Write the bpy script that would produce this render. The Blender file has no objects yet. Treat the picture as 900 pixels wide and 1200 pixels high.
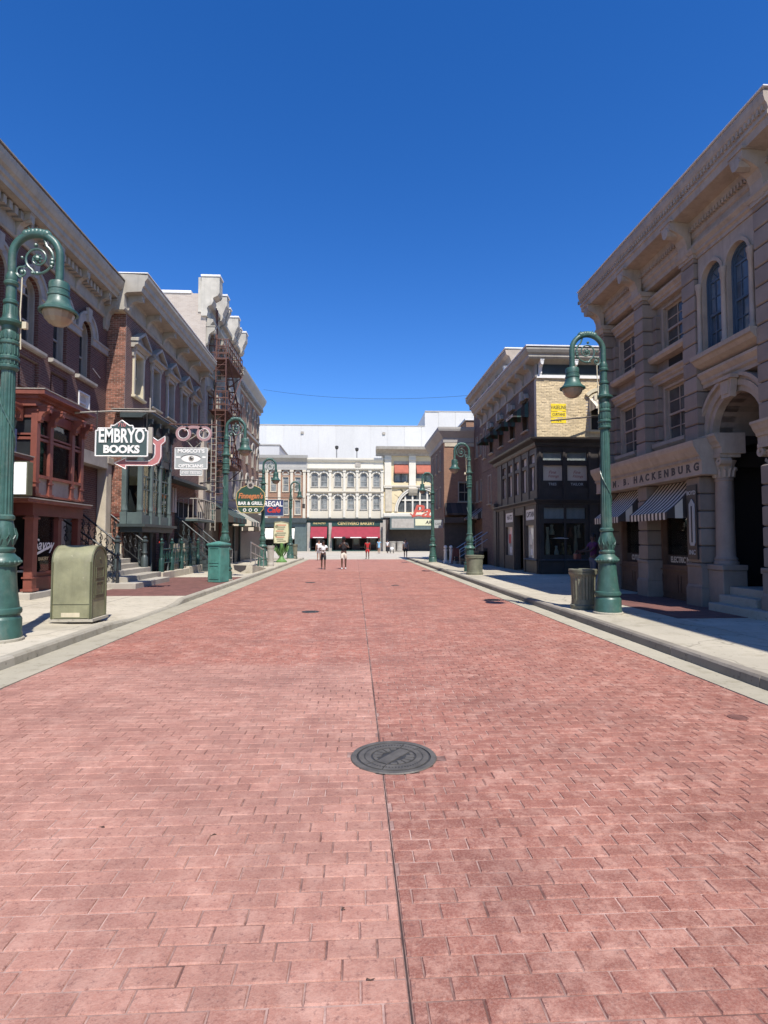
import bpy, bmesh, math, random
from mathutils import Vector, Matrix
random.seed(7)
S = bpy.context.scene
COL = S.collection
R = math.radians

# ------------------------------------------------------------------ camera, world, sun, exposure
cam_d = bpy.data.cameras.new('camera')
cam = bpy.data.objects.new('camera', cam_d); COL.objects.link(cam)
cam.location = (0, 0, 1.65)
cam.rotation_euler = (R(90 + 2.841), 0, R(-2.880))
cam_d.sensor_fit = 'VERTICAL'; cam_d.sensor_height = 36.0; cam_d.sensor_width = 27.0
cam_d.lens = 36.0 * 665 / 1200
cam_d.clip_start = 0.05; cam_d.clip_end = 2000
S.camera = cam

W = bpy.data.worlds.new('World'); S.world = W; W.use_nodes = True
nt = W.node_tree
bg = nt.nodes['Background']
sky = nt.nodes.new('ShaderNodeTexSky'); sky.sky_type = 'NISHITA'
sky.sun_disc = False
sun_vec = Vector((0.185, -0.66, 1.0)).normalized()
sky.sun_elevation = math.asin(sun_vec.z)
sky.sun_rotation = math.atan2(sun_vec.x, sun_vec.y)
sky.altitude = 1200; sky.air_density = 1.0; sky.dust_density = 0.3; sky.ozone_density = 3.2
hs_ = nt.nodes.new('ShaderNodeHueSaturation'); hs_.inputs['Saturation'].default_value = 1.33; hs_.inputs['Hue'].default_value = .512
nt.links.new(sky.outputs[0], hs_.inputs['Color']); nt.links.new(hs_.outputs[0], bg.inputs[0]); bg.inputs[1].default_value = 0.148
sd = bpy.data.lights.new('sun', 'SUN'); sd.energy = 5.0; sd.angle = R(0.53); sd.color = (1.0, 0.945, 0.87)
so = bpy.data.objects.new('sun', sd); COL.objects.link(so); so.location = (10, -30, 40)
so.rotation_euler = (-sun_vec).to_track_quat('-Z', 'Y').to_euler()
S.view_settings.view_transform = 'Standard'; S.view_settings.look = 'None'
S.view_settings.exposure = 0.42; S.view_settings.gamma = 1.0; S.view_settings.use_curve_mapping = False

# ------------------------------------------------------------------ materials
MATS = {}
def _n(nt, t, **k):
    n = nt.nodes.new(t)
    for a, b in k.items(): setattr(n, a, b)
    return n
def mix(nt, fac, a, b, mode='MIX'):
    m = _n(nt, 'ShaderNodeMix', data_type='RGBA', blend_type=mode)
    for s, v in ((0, fac), (6, a), (7, b)):
        if hasattr(v, 'links') or hasattr(v, 'is_linked'): nt.links.new(v, m.inputs[s])
        else: m.inputs[s].default_value = v if s == 0 else (*v[:3], 1)
    return m.outputs[2]
def noise(nt, vec, scale, detail=4, rough=0.6, dim='3D'):
    n = _n(nt, 'ShaderNodeTexNoise'); n.inputs['Scale'].default_value = scale
    n.inputs['Detail'].default_value = detail; n.inputs['Roughness'].default_value = rough
    nt.links.new(vec, n.inputs['Vector']); return n.outputs['Fac']
def ramp(nt, f, a, b, lo=0.0, hi=1.0):
    m = _n(nt, 'ShaderNodeMapRange'); nt.links.new(f, m.inputs[0])
    m.inputs[1].default_value = a; m.inputs[2].default_value = b; m.inputs[3].default_value = lo; m.inputs[4].default_value = hi
    return m.outputs[0]
def scalev(nt, vec, s):
    m = _n(nt, 'ShaderNodeVectorMath', operation='MULTIPLY'); nt.links.new(vec, m.inputs[0]); m.inputs[1].default_value = s
    return m.outputs[0]
def newmat(name):
    m = bpy.data.materials.new(name); m.use_nodes = True
    nt = m.node_tree; b = nt.nodes['Principled BSDF']
    MATS[name] = m
    return m, nt, b
def bump(nt, b, h, strength=0.3, dist=0.01):
    n = _n(nt, 'ShaderNodeBump'); n.inputs['Strength'].default_value = strength; n.inputs['Distance'].default_value = dist
    nt.links.new(h, n.inputs['Height']); nt.links.new(n.outputs[0], b.inputs['Normal'])
def M(name, col, rough=0.65, var=0.18, sc=1.6, fine=25, bs=0.25, metal=0.0, streak=0.25, island=0.0, spec=0.5, chips=None):
    """painted or cast surface: broad tone change, rain streaks, fine grain"""
    m, nt, b = newmat(name)
    pos = _n(nt, 'ShaderNodeNewGeometry').outputs['Position']
    n1 = noise(nt, pos, sc, 5)
    c = mix(nt, ramp(nt, n1, 0.3, 0.72), tuple(x * (1 - var) for x in col), tuple(min(1, x * (1 + var)) for x in col))
    if streak:
        st = noise(nt, scalev(nt, pos, (3.5, 3.5, 0.35)), 2.0, 5)
        c = mix(nt, ramp(nt, st, 0.5, 0.85, 0, streak), c, tuple(x * 0.42 for x in col))
    n2 = noise(nt, pos, fine, 3)
    if chips:
        c = mix(nt, ramp(nt, noise(nt, pos, 7, 6, .8), .60, .66, 0, .75), c, chips)
        c = mix(nt, ramp(nt, noise(nt, scalev(nt, pos, (1, 1, .5)), 2.1, 6, .75), .52, .75, 0, .35), c, (.30, .28, .22))
    c = mix(nt, 0.25, c, mix(nt, n2, (0.3, 0.3, 0.3), (1, 1, 1)), 'MULTIPLY')
    if island:
        g = _n(nt, 'ShaderNodeNewGeometry'); oi = _n(nt, 'ShaderNodeObjectInfo')
        a = _n(nt, 'ShaderNodeMath', operation='ADD'); nt.links.new(g.outputs['Random Per Island'], a.inputs[0]); nt.links.new(oi.outputs['Random'], a.inputs[1])
        f = _n(nt, 'ShaderNodeMath', operation='FRACT'); nt.links.new(a.outputs[0], f.inputs[0])
        c = mix(nt, 1.0, c, mix(nt, f.outputs[0], (1 - island,) * 3, (1,) * 3), 'MULTIPLY')
    nt.links.new(c, b.inputs['Base Color'])
    nt.links.new(ramp(nt, n2, 0.2, 0.8, max(0.02, rough - 0.1), min(1, rough + 0.1)), b.inputs['Roughness'])
    b.inputs['Metallic'].default_value = metal
    b.inputs['Specular IOR Level'].default_value = spec
    if bs: bump(nt, b, n2, bs, 0.006)
    return m
def brickmat(name, c1, c2, mortar, bw=0.215, bh=0.075, ms=0.010, patch=0.25, bstr=0.5):
    m, nt, b = newmat(name)
    pos = _n(nt, 'ShaderNodeNewGeometry').outputs['Position']
    sx = _n(nt, 'ShaderNodeSeparateXYZ'); nt.links.new(pos, sx.inputs[0])
    ad = _n(nt, 'ShaderNodeMath', operation='ADD'); nt.links.new(sx.outputs[0], ad.inputs[0]); nt.links.new(sx.outputs[1], ad.inputs[1])
    cb = _n(nt, 'ShaderNodeCombineXYZ'); nt.links.new(ad.outputs[0], cb.inputs[0]); nt.links.new(sx.outputs[2], cb.inputs[1])
    bt = _n(nt, 'ShaderNodeTexBrick'); nt.links.new(cb.outputs[0], bt.inputs['Vector'])
    bt.inputs['Scale'].default_value = 1.0; bt.inputs['Mortar Size'].default_value = ms / 2
    bt.inputs['Brick Width'].default_value = bw; bt.inputs['Row Height'].default_value = bh
    bt.inputs['Color1'].default_value = (*c1, 1); bt.inputs['Color2'].default_value = (*c2, 1); bt.inputs['Mortar'].default_value = (*mortar, 1)
    bt.inputs['Bias'].default_value = -0.1; bt.inputs['Mortar Smooth'].default_value = 0.2
    n1 = noise(nt, pos, 0.9, 5); n2 = noise(nt, pos, 30, 3)
    c = mix(nt, ramp(nt, n1, 0.35, 0.75, 0, patch), bt.outputs['Color'], tuple(x * 0.5 for x in c1))
    c = mix(nt, 0.35, c, mix(nt, n2, (0.25,) * 3, (1,) * 3), 'MULTIPLY')
    nt.links.new(c, b.inputs['Base Color']); b.inputs['Roughness'].default_value = 0.85
    inv = _n(nt, 'ShaderNodeMath', operation='SUBTRACT'); inv.inputs[0].default_value = 1; nt.links.new(bt.outputs['Fac'], inv.inputs[1])
    bump(nt, b, inv.outputs[0], bstr, 0.012)
    return m
def glassmat(name, col=(0.02, 0.025, 0.03), rough=0.06, waver=0.25):
    m, nt, b = newmat(name)
    pos = _n(nt, 'ShaderNodeNewGeometry').outputs['Position']
    n1 = noise(nt, pos, 1.3, 3)
    nt.links.new(mix(nt, ramp(nt, n1, .35, .7), col, tuple(x * 2.4 for x in col)), b.inputs['Base Color'])
    b.inputs['Roughness'].default_value = rough; b.inputs['Specular IOR Level'].default_value = 0.3
    bump(nt, b, noise(nt, pos, 2.2, 2), waver, 0.02)
    return m
def clearglass(name, tint=(0.55, 0.6, 0.58), refl=0.16):
    m = bpy.data.materials.new(name); m.use_nodes = True; nt = m.node_tree; MATS[name] = m
    nt.nodes.remove(nt.nodes['Principled BSDF']); out = nt.nodes['Material Output']
    tr = _n(nt, 'ShaderNodeBsdfTransparent'); tr.inputs[0].default_value = (*tint, 1)
    gl = _n(nt, 'ShaderNodeBsdfGlossy'); gl.inputs['Roughness'].default_value = 0.03
    pos = _n(nt, 'ShaderNodeNewGeometry').outputs['Position']
    bp = _n(nt, 'ShaderNodeBump'); bp.inputs['Strength'].default_value = 0.15; bp.inputs['Distance'].default_value = 0.02
    nt.links.new(noise(nt, pos, 1.5, 2), bp.inputs['Height']); nt.links.new(bp.outputs[0], gl.inputs['Normal'])
    fr = _n(nt, 'ShaderNodeFresnel'); fr.inputs[0].default_value = 1.5
    mm = _n(nt, 'ShaderNodeMath', operation='ADD'); mm.inputs[1].default_value = refl * 0.3; nt.links.new(fr.outputs[0], mm.inputs[0])
    mx = _n(nt, 'ShaderNodeMixShader'); nt.links.new(mm.outputs[0], mx.inputs[0]); nt.links.new(tr.outputs[0], mx.inputs[1]); nt.links.new(gl.outputs[0], mx.inputs[2])
    nt.links.new(mx.outputs[0], out.inputs[0]); return m
def flat(name, col, rough=0.6, emit=0.0):
    m, nt, b = newmat(name)
    pos = _n(nt, 'ShaderNodeNewGeometry').outputs['Position']
    n = noise(nt, pos, 12, 3)
    nt.links.new(mix(nt, n, tuple(x * 0.85 for x in col), tuple(min(1, x * 1.12) for x in col)), b.inputs['Base Color'])
    b.inputs['Roughness'].default_value = rough
    if emit:
        b.inputs['Emission Color'].default_value = (*col, 1); b.inputs['Emission Strength'].default_value = emit
    return m
def concrete(name, col, stain=0.5, crack=True):
    m, nt, b = newmat(name)
    pos = _n(nt, 'ShaderNodeNewGeometry').outputs['Position']
    n1 = noise(nt, pos, 0.55, 6, .65); n2 = noise(nt, pos, 60, 3); n3 = noise(nt, pos, 3.5, 6, .7)
    c = mix(nt, ramp(nt, n1, .3, .7), tuple(x * .82 for x in col), tuple(min(1, x * 1.1) for x in col))
    c = mix(nt, ramp(nt, n3, .52, .78, 0, stain), c, tuple(a * q for a, q in zip(col, (.55, .53, .46))))
    c = mix(nt, .3, c, mix(nt, n2, (.35,) * 3, (1,) * 3), 'MULTIPLY')
    sp = noise(nt, pos, 14, 2)
    c = mix(nt, ramp(nt, sp, .66, .71, 0, .6), c, tuple(x * .35 for x in col))
    if crack:
        v = _n(nt, 'ShaderNodeTexVoronoi', feature='DISTANCE_TO_EDGE'); v.inputs['Scale'].default_value = .33
        wv = _n(nt, 'ShaderNodeVectorMath', operation='ADD'); nt.links.new(pos, wv.inputs[0])
        nn = _n(nt, 'ShaderNodeTexNoise'); nn.inputs['Scale'].default_value = 1.2; nt.links.new(pos, nn.inputs['Vector']); nt.links.new(nn.outputs['Color'], wv.inputs[1])
        nt.links.new(wv.outputs[0], v.inputs['Vector'])
        c = mix(nt, ramp(nt, v.outputs['Distance'], 0.0, .008, .6, 0), c, tuple(x * .3 for x in col))
    oi = _n(nt, 'ShaderNodeObjectInfo'); c = mix(nt, 1.0, c, mix(nt, oi.outputs['Random'], (.80, .80, .78), (1.0, 1.0, 1.0)), 'MULTIPLY')
    nt.links.new(c, b.inputs['Base Color']); b.inputs['Roughness'].default_value = .85
    bump(nt, b, n2, .25, .005)
    return m
def roadbrick(name, far=False):
    """red stamped concrete: dusty pink panel on the near left, redder elsewhere"""
    m, nt, b = newmat(name)
    g = _n(nt, 'ShaderNodeNewGeometry'); pos = g.outputs['Position']; oi = _n(nt, 'ShaderNodeObjectInfo')
    a = _n(nt, 'ShaderNodeMath', operation='ADD'); nt.links.new(g.outputs['Random Per Island'], a.inputs[0]); nt.links.new(oi.outputs['Random'], a.inputs[1])
    f = _n(nt, 'ShaderNodeMath', operation='FRACT'); nt.links.new(a.outputs[0], f.inputs[0])
    s = _n(nt, 'ShaderNodeSeparateXYZ'); nt.links.new(pos, s.inputs[0])
    lt = ramp(nt, s.outputs[0], .19, .21, .78, 0.0)
    wob = noise(nt, pos, 1.6, 4); yw = _n(nt, 'ShaderNodeMath', operation='ADD'); nt.links.new(s.outputs[1], yw.inputs[0]); nt.links.new(wob, yw.inputs[1])
    nr = ramp(nt, yw.outputs[0], 8.05, 8.35, 1, 0)
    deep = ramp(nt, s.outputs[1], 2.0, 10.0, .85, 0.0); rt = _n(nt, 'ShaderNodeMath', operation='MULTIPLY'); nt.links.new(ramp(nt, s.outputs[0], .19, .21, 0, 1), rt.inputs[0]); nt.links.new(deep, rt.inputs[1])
    pn = _n(nt, 'ShaderNodeMath', operation='MULTIPLY'); nt.links.new(lt, pn.inputs[0]); nt.links.new(nr, pn.inputs[1])
    n1 = noise(nt, pos, 1.1, 6, .68); n2 = noise(nt, pos, 9, 6, .75); n3 = noise(nt, pos, 55, 3)
    red = mix(nt, ramp(nt, n1, .3, .72), (.255, .078, .050), (.40, .145, .100))
    pink = mix(nt, ramp(nt, n1, .3, .72), (.345, .165, .125), (.45, .245, .190))
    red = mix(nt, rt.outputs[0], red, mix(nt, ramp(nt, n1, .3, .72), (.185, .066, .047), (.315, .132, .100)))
    c = mix(nt, pn.outputs[0], red, pink)
    c = mix(nt, ramp(nt, n2, .47, .64, 0, .62), c, (.53, .295, .225))
    n7 = noise(nt, pos, 3.2, 7, .78)
    c = mix(nt, ramp(nt, n7, .51, .62, 0, .6), c, (.52, .30, .235))           # pale dust worn through the red
    n4 = noise(nt, scalev(nt, pos, (1.0, 2.2, 1)), .45, 6, .7)
    c = mix(nt, ramp(nt, n4, .46, .70, 0, .55), c, (.18, .076, .060))            # darker stain
    n9 = noise(nt, scalev(nt, pos, (2.2, .07, 1)), 1.0, 5, .65)
    c = mix(nt, ramp(nt, n9, .50, .72, 0, .38), c, (.19, .085, .07))            # tyre and foot tracks run up the road
    v = _n(nt, 'ShaderNodeTexVoronoi'); v.inputs['Scale'].default_value = .9; nt.links.new(pos, v.inputs['Vector'])
    c = mix(nt, ramp(nt, v.outputs['Distance'], .03, .075, .55, 0), c, (.10, .05, .045))      # drips and gum
    n6 = noise(nt, pos, 30, 4, .8)
    c = mix(nt, ramp(nt, n6, .54, .68, 0, .75), c, (.15, .065, .058))
    n8 = noise(nt, pos, 90, 3, .8)
    c = mix(nt, ramp(nt, n8, .42, .68, 0, .4), c, (.50, .31, .245))             # pits
    c = mix(nt, 1.0, c, mix(nt, f.outputs[0], (.84, .84, .84), (1, 1, 1)), 'MULTIPLY')
    nt.links.new(c, b.inputs['Base Color']); b.inputs['Roughness'].default_value = .72; b.inputs['Specular IOR Level'].default_value = .35
    ad = _n(nt, 'ShaderNodeMath', operation='ADD'); nt.links.new(n6, ad.inputs[0]); nt.links.new(n3, ad.inputs[1])
    bump(nt, b, ad.outputs[0], .5, .006)
    if far:
        bt = _n(nt, 'ShaderNodeTexBrick'); nt.links.new(pos, bt.inputs['Vector']); bt.inputs['Scale'].default_value = 1
        bt.inputs['Brick Width'].default_value = .24; bt.inputs['Row Height'].default_value = .106; bt.inputs['Mortar Size'].default_value = .004
        nt.links.new(mix(nt, bt.outputs['Fac'], c, (.5, .3, .27)), b.inputs['Base Color'])
    return m

roadbrick('road_brick'); roadbrick('road_brick_far', True)
m, nt_, b = newmat('road_joint'); _p = _n(nt_, 'ShaderNodeNewGeometry').outputs['Position']
_c = mix(nt_, ramp(nt_, noise(nt_, _p, .9, 6, .75), .40, .60), (.11, .055, .045), (.50, .34, .29))
nt_.links.new(mix(nt_, ramp(nt_, noise(nt_, _p, 18, 4, .8), .45, .65, 0, .6), _c, (.20, .10, .085)), b.inputs['Base Color']); b.inputs['Roughness'].default_value = .9
concrete('sidewalk', (.56, .505, .395), .75)
concrete('kerb', (.46, .42, .335), .9, False); concrete('kerb_shaded', (.30, .265, .215), .9, False)  # the right kerb's darker copy has its shade put into the colour
concrete('gutter', (.45, .41, .31), .9, False)
concrete('plaza', (.54, .49, .40), .35)
concrete('step_stone', (.47, .43, .36), .6, False)
M('dark_paver', (.17, .075, .06), .85, .3, 4, 30, .4, streak=0)
M('iron', (.052, .050, .047), .6, .3, 8, 70, .4, metal=.2, streak=0); M('iron_worn', (.12, .11, .095), .6, .3, 8, 90, .5, metal=.2, streak=0)
M('black_iron', (.02, .021, .022), .5, .25, 6, 50, .2, streak=0)
M('lamp_green', (.042, .106, .085), .42, .28, 5, 60, .15, streak=.4, chips=(.10, .15, .12))
M('lamp_green_worn', (.065, .135, .11), .38, .3, 6, 60, .12, streak=.4)
M('dark_green', (.02, .06, .05), .4, .25, 5, 50, .12)
M('teal_box', (.075, .235, .195), .5, .25, 3, 40, .15, streak=.45, chips=(.05, .10, .08))
M('mail_green', (.255, .25, .145), .5, .22, 3.2, 40, .15, streak=.45, chips=(.42, .40, .28))
M('mail_dark', (.12, .125, .07), .5, .22, 3.2, 40, .15, streak=.3)
M('can_green', (.17, .17, .115), .55, .25, 4, 40, .2, streak=.45, chips=(.08, .08, .06))
m, nt_, b = newmat('lens'); b.inputs['Base Color'].default_value = (.27, .215, .15, 1); b.inputs['Roughness'].default_value = .25
bump(nt_, b, noise(nt_, _n(nt_, 'ShaderNodeNewGeometry').outputs['Position'], 30, 2), .4, .01)
brickmat('brick_dark', (.155, .062, .046), (.10, .043, .035), (.23, .185, .16), patch=.4, ms=.014)
brickmat('brick_red', (.20, .082, .06), (.12, .055, .043), (.36, .31, .26), ms=.014)
brickmat('brick_pale', (.50, .43, .36), (.42, .35, .29), (.58, .53, .46), bstr=.3)
brickmat('brick_yellow', (.52, .43, .28), (.44, .35, .22), (.55, .48, .36), bstr=.3)
brickmat('brick_brown', (.215, .14, .10), (.135, .09, .07), (.33, .27, .22), ms=.014, patch=.4)
brickmat('brick_orange', (.34, .17, .10), (.24, .12, .075), (.46, .36, .26), ms=.014, patch=.4)
M('brick_unit', (.36, .16, .105), .85, .3, 6, 35, .4, streak=0, island=.62)
M('brick_unit_yellow', (.76, .61, .375), .85, .15, 6, 35, .4, streak=0, island=.28)
M('mortar', (.55, .49, .41), .9, .2, 5, 40, .3, streak=0)
M('stone_grey', (.38, .35, .30), .8, .18, 2.2, 30, .25, streak=.35)
M('stone_cream', (.52, .46, .35), .75, .15, 2.2, 30, .2, streak=.3)
M('trim_cream', (.60, .53, .37), .6, .12, 2.0, 30, .15, streak=.3)
M('trim_grey', (.37, .34, .28), .65, .15, 2.0, 30, .15, streak=.55)
M('brownstone', (.295, .242, .198), .8, .15, 2.2, 28, .3, streak=.3, island=.26)
M('brownstone_trim', (.38, .315, .25), .75, .15, 2.6, 30, .25, streak=.5)
M('brownstone_dark', (.10, .08, .07), .85, .2, 2.2, 28, .3)
M('wood_brown', (.13, .075, .05), .55, .25, 4, 35, .2)
M('red_paint', (.235, .075, .052), .5, .2, 3, 35, .15, streak=.35)
M('red_paint_dark', (.14, .035, .027), .5, .2, 3, 35, .15)
M('black_paint', (.042, .036, .033), .42, .25, 3, 35, .12)
M('brown_black', (.07, .052, .043), .5, .25, 3, 35, .12)
M('slate_paint', (.10, .135, .13), .5, .2, 3, 35, .15, streak=.3)
M('slate_dark', (.045, .06, .06), .5, .2, 3, 35, .15)
M('rust', (.125, .055, .042), .7, .3, 5, 40, .3)
M('render_grey', (.47, .44, .375), .8, .22, 1.6, 24, .3, streak=.45)
M('road_seam', (.06, .035, .03), .9, .4, 6, 50, .2, streak=0)
M('white_paint', (.78, .77, .73), .6, .05, 1.5, 20, .1, streak=.12)
M('stage_white', (.60, .60, .585), .8, .06, .12, 6, .05, streak=.16, island=.07)
M('roof_white', (.75, .75, .74), .7, .06, 1.0, 20, .1, streak=0)
M('far_cream', (.60, .545, .43), .75, .08, .5, 10, .1, streak=.15)
M('far_cream_pale', (.66, .62, .52), .75, .08, .5, 10, .1, streak=.15)
M('far_yellow', (.66, .55, .34), .75, .08, .5, 10, .1, streak=.15)
M('grey_cornice', (.40, .385, .35), .7, .1, .8, 15, .1)
M('blue_frame', (.06, .10, .15), .45, .2, 3, 35, .1)
M('awning_red', (.27, .022, .04), .8, .12, 2, 60, .1, streak=.1)
M('awning_orange', (.36, .10, .06), .8, .12, 2, 60, .1, streak=.1)
M('awning_cream', (.66, .63, .55), .85, .08, 2, 60, .1, streak=.1)
M('awning_dark', (.05, .04, .034), .85, .2, 2, 60, .1)
M('awning_green', (.04, .09, .08), .85, .2, 2, 60, .1)
M('awning_white', (.64, .575, .46), .85, .08, 2, 60, .1, streak=.1)
M('bare_metal', (.5, .5, .49), .4, .15, 4, 50, .1, metal=.8, streak=.1)
glassmat('glass_dark', (.016, .018, .02), .1); glassmat('glass_grey', (.055, .06, .06)); glassmat('glass_blue', (.05, .07, .09))
glassmat('glass_far', (.12, .125, .12), .15); glassmat('glass_painted_reflection', (.42, .41, .37), .05, .5)  # pale pane colour stands in for bright reflections on the corner shop
glassmat('glass_window', (.045, .045, .042), .05); clearglass('shop_glass', (.8, .83, .8)); clearglass('shop_glass_bright', (.75, .78, .76), .5)
flat('interior_dark', (.02, .018, .017), .9); flat('interior_brown', (.06, .045, .035), .9)
flat('curtain', (.55, .52, .45), .9); flat('blind', (.50, .42, .33), .9); flat('blind_pale', (.70, .66, .57), .9); flat('blind_yellow', (.62, .50, .27), .9)
flat('sign_green', (.055, .085, .083), .45); flat('sign_white', (.80, .79, .75), .45); flat('sign_pink', (.42, .16, .155), .5)
flat('sign_red', (.55, .05, .035), .4); flat('glasses_pink', (.36, .22, .22), .55); flat('sign_grey', (.36, .38, .37), .5)
flat('sign_orange', (.52, .19, .07), .5); flat('sign_yellow', (.80, .60, .02), .55); flat('sign_blue', (.03, .045, .13), .4)
flat('sign_bar_green', (.03, .075, .05), .4); flat('gold', (.62, .48, .20), .4); flat('letter_dark', (.045, .038, .036), .6)
flat('panel_white', (.86, .86, .85), .4); flat('neon_red', (.9, .06, .04), .4, 0.9); flat('neon_far', (.46, .08, .05), .5)
flat('board_yellow', (.58, .56, .36), .6); flat('leaf_green', (.10, .22, .06), .6); flat('rug', (.05, .02, .02), .9)
flat('skin_dark', (.10, .055, .04), .6); flat('skin_tan', (.34, .19, .13), .6); flat('hair_black', (.012, .01, .01), .7)
flat('cloth_white', (.72, .72, .72), .85); flat('cloth_black', (.02, .02, .024), .85); flat('cloth_red', (.42, .02, .025), .85)
flat('cloth_blue', (.22, .42, .58), .85); flat('cloth_cream', (.66, .62, .52), .85); flat('cloth_grey', (.28, .27, .29), .85)
flat('cloth_purple', (.085, .018, .075), .85); flat('cloth_denim', (.12, .125, .15), .85); flat('shoe', (.05, .05, .05), .6)
flat('dry_leaf', (.06, .035, .025), .8); flat('bottle_green', (.04, .10, .07), .3); flat('box_tan', (.33, .25, .16), .8)
flat('poster_red', (.5, .08, .08), .6); flat('poster_white', (.7, .68, .62), .6)
def mt(m): return MATS[m]
# ------------------------------------------------------------------ geometry helpers
class Fr:
    """a facade: u along the wall, w outwards from it, z up"""
    def __init__(s, kind, base, du=0.0, ws=1.0): s.k = kind; s.b = base; s.rd = -1 if kind == 'R' else 1; s.du = du; s.ws = ws
    def __call__(s, u, w, z):
        u += s.du; w = w * s.ws if w > 0 else w
        if s.k == 'L': return (s.b + w, u, z)
        if s.k == 'R': return (s.b - w, u, z)
        return (u, s.b - w, z)
    def loc(s):
        if s.k == 'L': return lambda u, w, z: (w, u, z)
        if s.k == 'R': return lambda u, w, z: (-w, u, z)
        return lambda u, w, z: (u, -w, z)
ID = lambda a, b, c: (a, b, c)
def root_loc(o):
    while o.parent: o = o.parent
    return Vector(o.location)
class MB:
    def __init__(s, fr=ID): s.v = []; s.f = []; s.m = fr
    def add(s, vs, fs):
        n = len(s.v); s.v += [s.m(*p) for p in vs]; s.f += [[i + n for i in f] for f in fs]; return s
    def box(s, a0, a1, b0, b1, c0, c1):
        return s.add([(a0, b0, c0), (a1, b0, c0), (a1, b1, c0), (a0, b1, c0), (a0, b0, c1), (a1, b0, c1), (a1, b1, c1), (a0, b1, c1)],
                     [(0, 3, 2, 1), (4, 5, 6, 7), (0, 1, 5, 4), (1, 2, 6, 5), (2, 3, 7, 6), (3, 0, 4, 7)])
    def uz(s, poly, w0, w1):
        """polygon in (u,z) extruded along w"""
        n = len(poly)
        return s.add([(u, w0, z) for u, z in poly] + [(u, w1, z) for u, z in poly],
                     [list(range(n)), list(range(n, 2 * n))] + [(i, (i + 1) % n, n + (i + 1) % n, n + i) for i in range(n)])
    def wz(s, poly, u0, u1):
        """profile in (w,z) extruded along u"""
        n = len(poly)
        return s.add([(u0, w, z) for w, z in poly] + [(u1, w, z) for w, z in poly],
                     [list(range(n)), list(range(n, 2 * n))] + [(i, (i + 1) % n, n + (i + 1) % n, n + i) for i in range(n)])
    def quad(s, a, b, c, d): return s.add([a, b, c, d], [(0, 1, 2, 3)])
    def tube(s, pts, r, n=6, closed=False):
        pts = [Vector(p) for p in pts]; N = len(pts); vs = []; fs = []
        up0 = None
        for i, p in enumerate(pts):
            if closed: t = pts[(i + 1) % N] - pts[i - 1]
            else: t = pts[min(i + 1, N - 1)] - pts[max(i - 1, 0)]
            t.normalize()
            if up0 is None:
                up0 = Vector((0, 0, 1)) if abs(t.z) < .9 else Vector((1, 0, 0))
            a = t.cross(up0)
            if a.length < 1e-4: a = t.cross(Vector((0, 1, .01)))
            a.normalize(); b_ = a.cross(t); b_.normalize(); up0 = b_
            rr = r[i] if isinstance(r, (list, tuple)) else r
            for k in range(n):
                q = p + (a * math.cos(2 * math.pi * k / n) + b_ * math.sin(2 * math.pi * k / n)) * rr
                vs.append(tuple(q))
        for i in range(N if closed else N - 1):
            j = (i + 1) % N
            for k in range(n):
                fs.append((i * n + k, i * n + (k + 1) % n, j * n + (k + 1) % n, j * n + k))
        if not closed: fs += [tuple(range(n)), tuple(range((N - 1) * n, N * n))]
        return s.add(vs, fs)
    def lathe(s, cx, cy, prof, n=16, flute=0.0):
        vs = []; fs = []
        for r, z in prof:
            for k in range(n):
                rr = r * (1 - flute) if (flute and k % 2) else r
                a = 2 * math.pi * k / n
                vs.append((cx + rr * math.cos(a), cy + rr * math.sin(a), z))
        for i in range(len(prof) - 1):
            for k in range(n):
                fs.append((i * n + k, i * n + (k + 1) % n, (i + 1) * n + (k + 1) % n, (i + 1) * n + k))
        fs += [tuple(range(n)), tuple(range((len(prof) - 1) * n, len(prof) * n))]
        return s.add(vs, fs)
    def ball(s, c, r, n=8, sz=1.0):
        return s.lathe(c[0], c[1], [(max(1e-3, r * math.sin(math.pi * i / n)), c[2] - r * sz * math.cos(math.pi * i / n)) for i in range(n + 1)], 2 * n)
    def arc_ring(s, uc, zc, r0, r1, w0, w1, n=12, a0=0, a1=math.pi):
        for i in range(n):
            t0 = a0 + (a1 - a0) * i / n; t1 = a0 + (a1 - a0) * (i + 1) / n
            p = [(uc + r * math.cos(t), zc + r * math.sin(t)) for r, t in ((r0, t0), (r1, t0), (r1, t1), (r0, t1))]
            s.uz(p, w0, w1)
        return s
    def spandrel(s, u0, u1, zs, zt, w0, w1, n=12):
        """wall over an arched opening"""
        uc = (u0 + u1) / 2; r = (u1 - u0) / 2
        P = [(uc - r * math.cos(math.pi * i / n), zs + r * math.sin(math.pi * i / n)) for i in range(n + 1)]
        for a, b_ in zip(P, P[1:]): s.uz([a, b_, (b_[0], zt), (a[0], zt)], w0, w1)
        return s
    def build(s, name, mat, parent=None, smooth=False, kind=None, local=False, loc=None, bevel=0.0):
        me = s.mesh(name, mat, Vector((0, 0, 0)) if (local or parent is None) else root_loc(parent) , smooth, bevel)
        o = bpy.data.objects.new(name, me); COL.objects.link(o)
        if parent: o.parent = parent
        if loc is not None: o.location = loc
        if kind: o['kind'] = kind
        return o
    def mesh(s, name, mat, off=Vector((0, 0, 0)), smooth=False, bevel=0.0):
        me = bpy.data.meshes.new(name)
        me.from_pydata([(a - off.x, b_ - off.y, c - off.z) for a, b_, c in s.v], [], s.f)
        bm = bmesh.new(); bm.from_mesh(me)
        bmesh.ops.recalc_face_normals(bm, faces=bm.faces)
        if bevel: bmesh.ops.bevel(bm, geom=[e for e in bm.edges if e.calc_face_angle(0) > .6], offset=bevel, segments=1, affect='EDGES', clamp_overlap=True)
        bm.to_mesh(me); bm.free()
        if mat: me.materials.append(mt(mat) if isinstance(mat, str) else mat)
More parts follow.
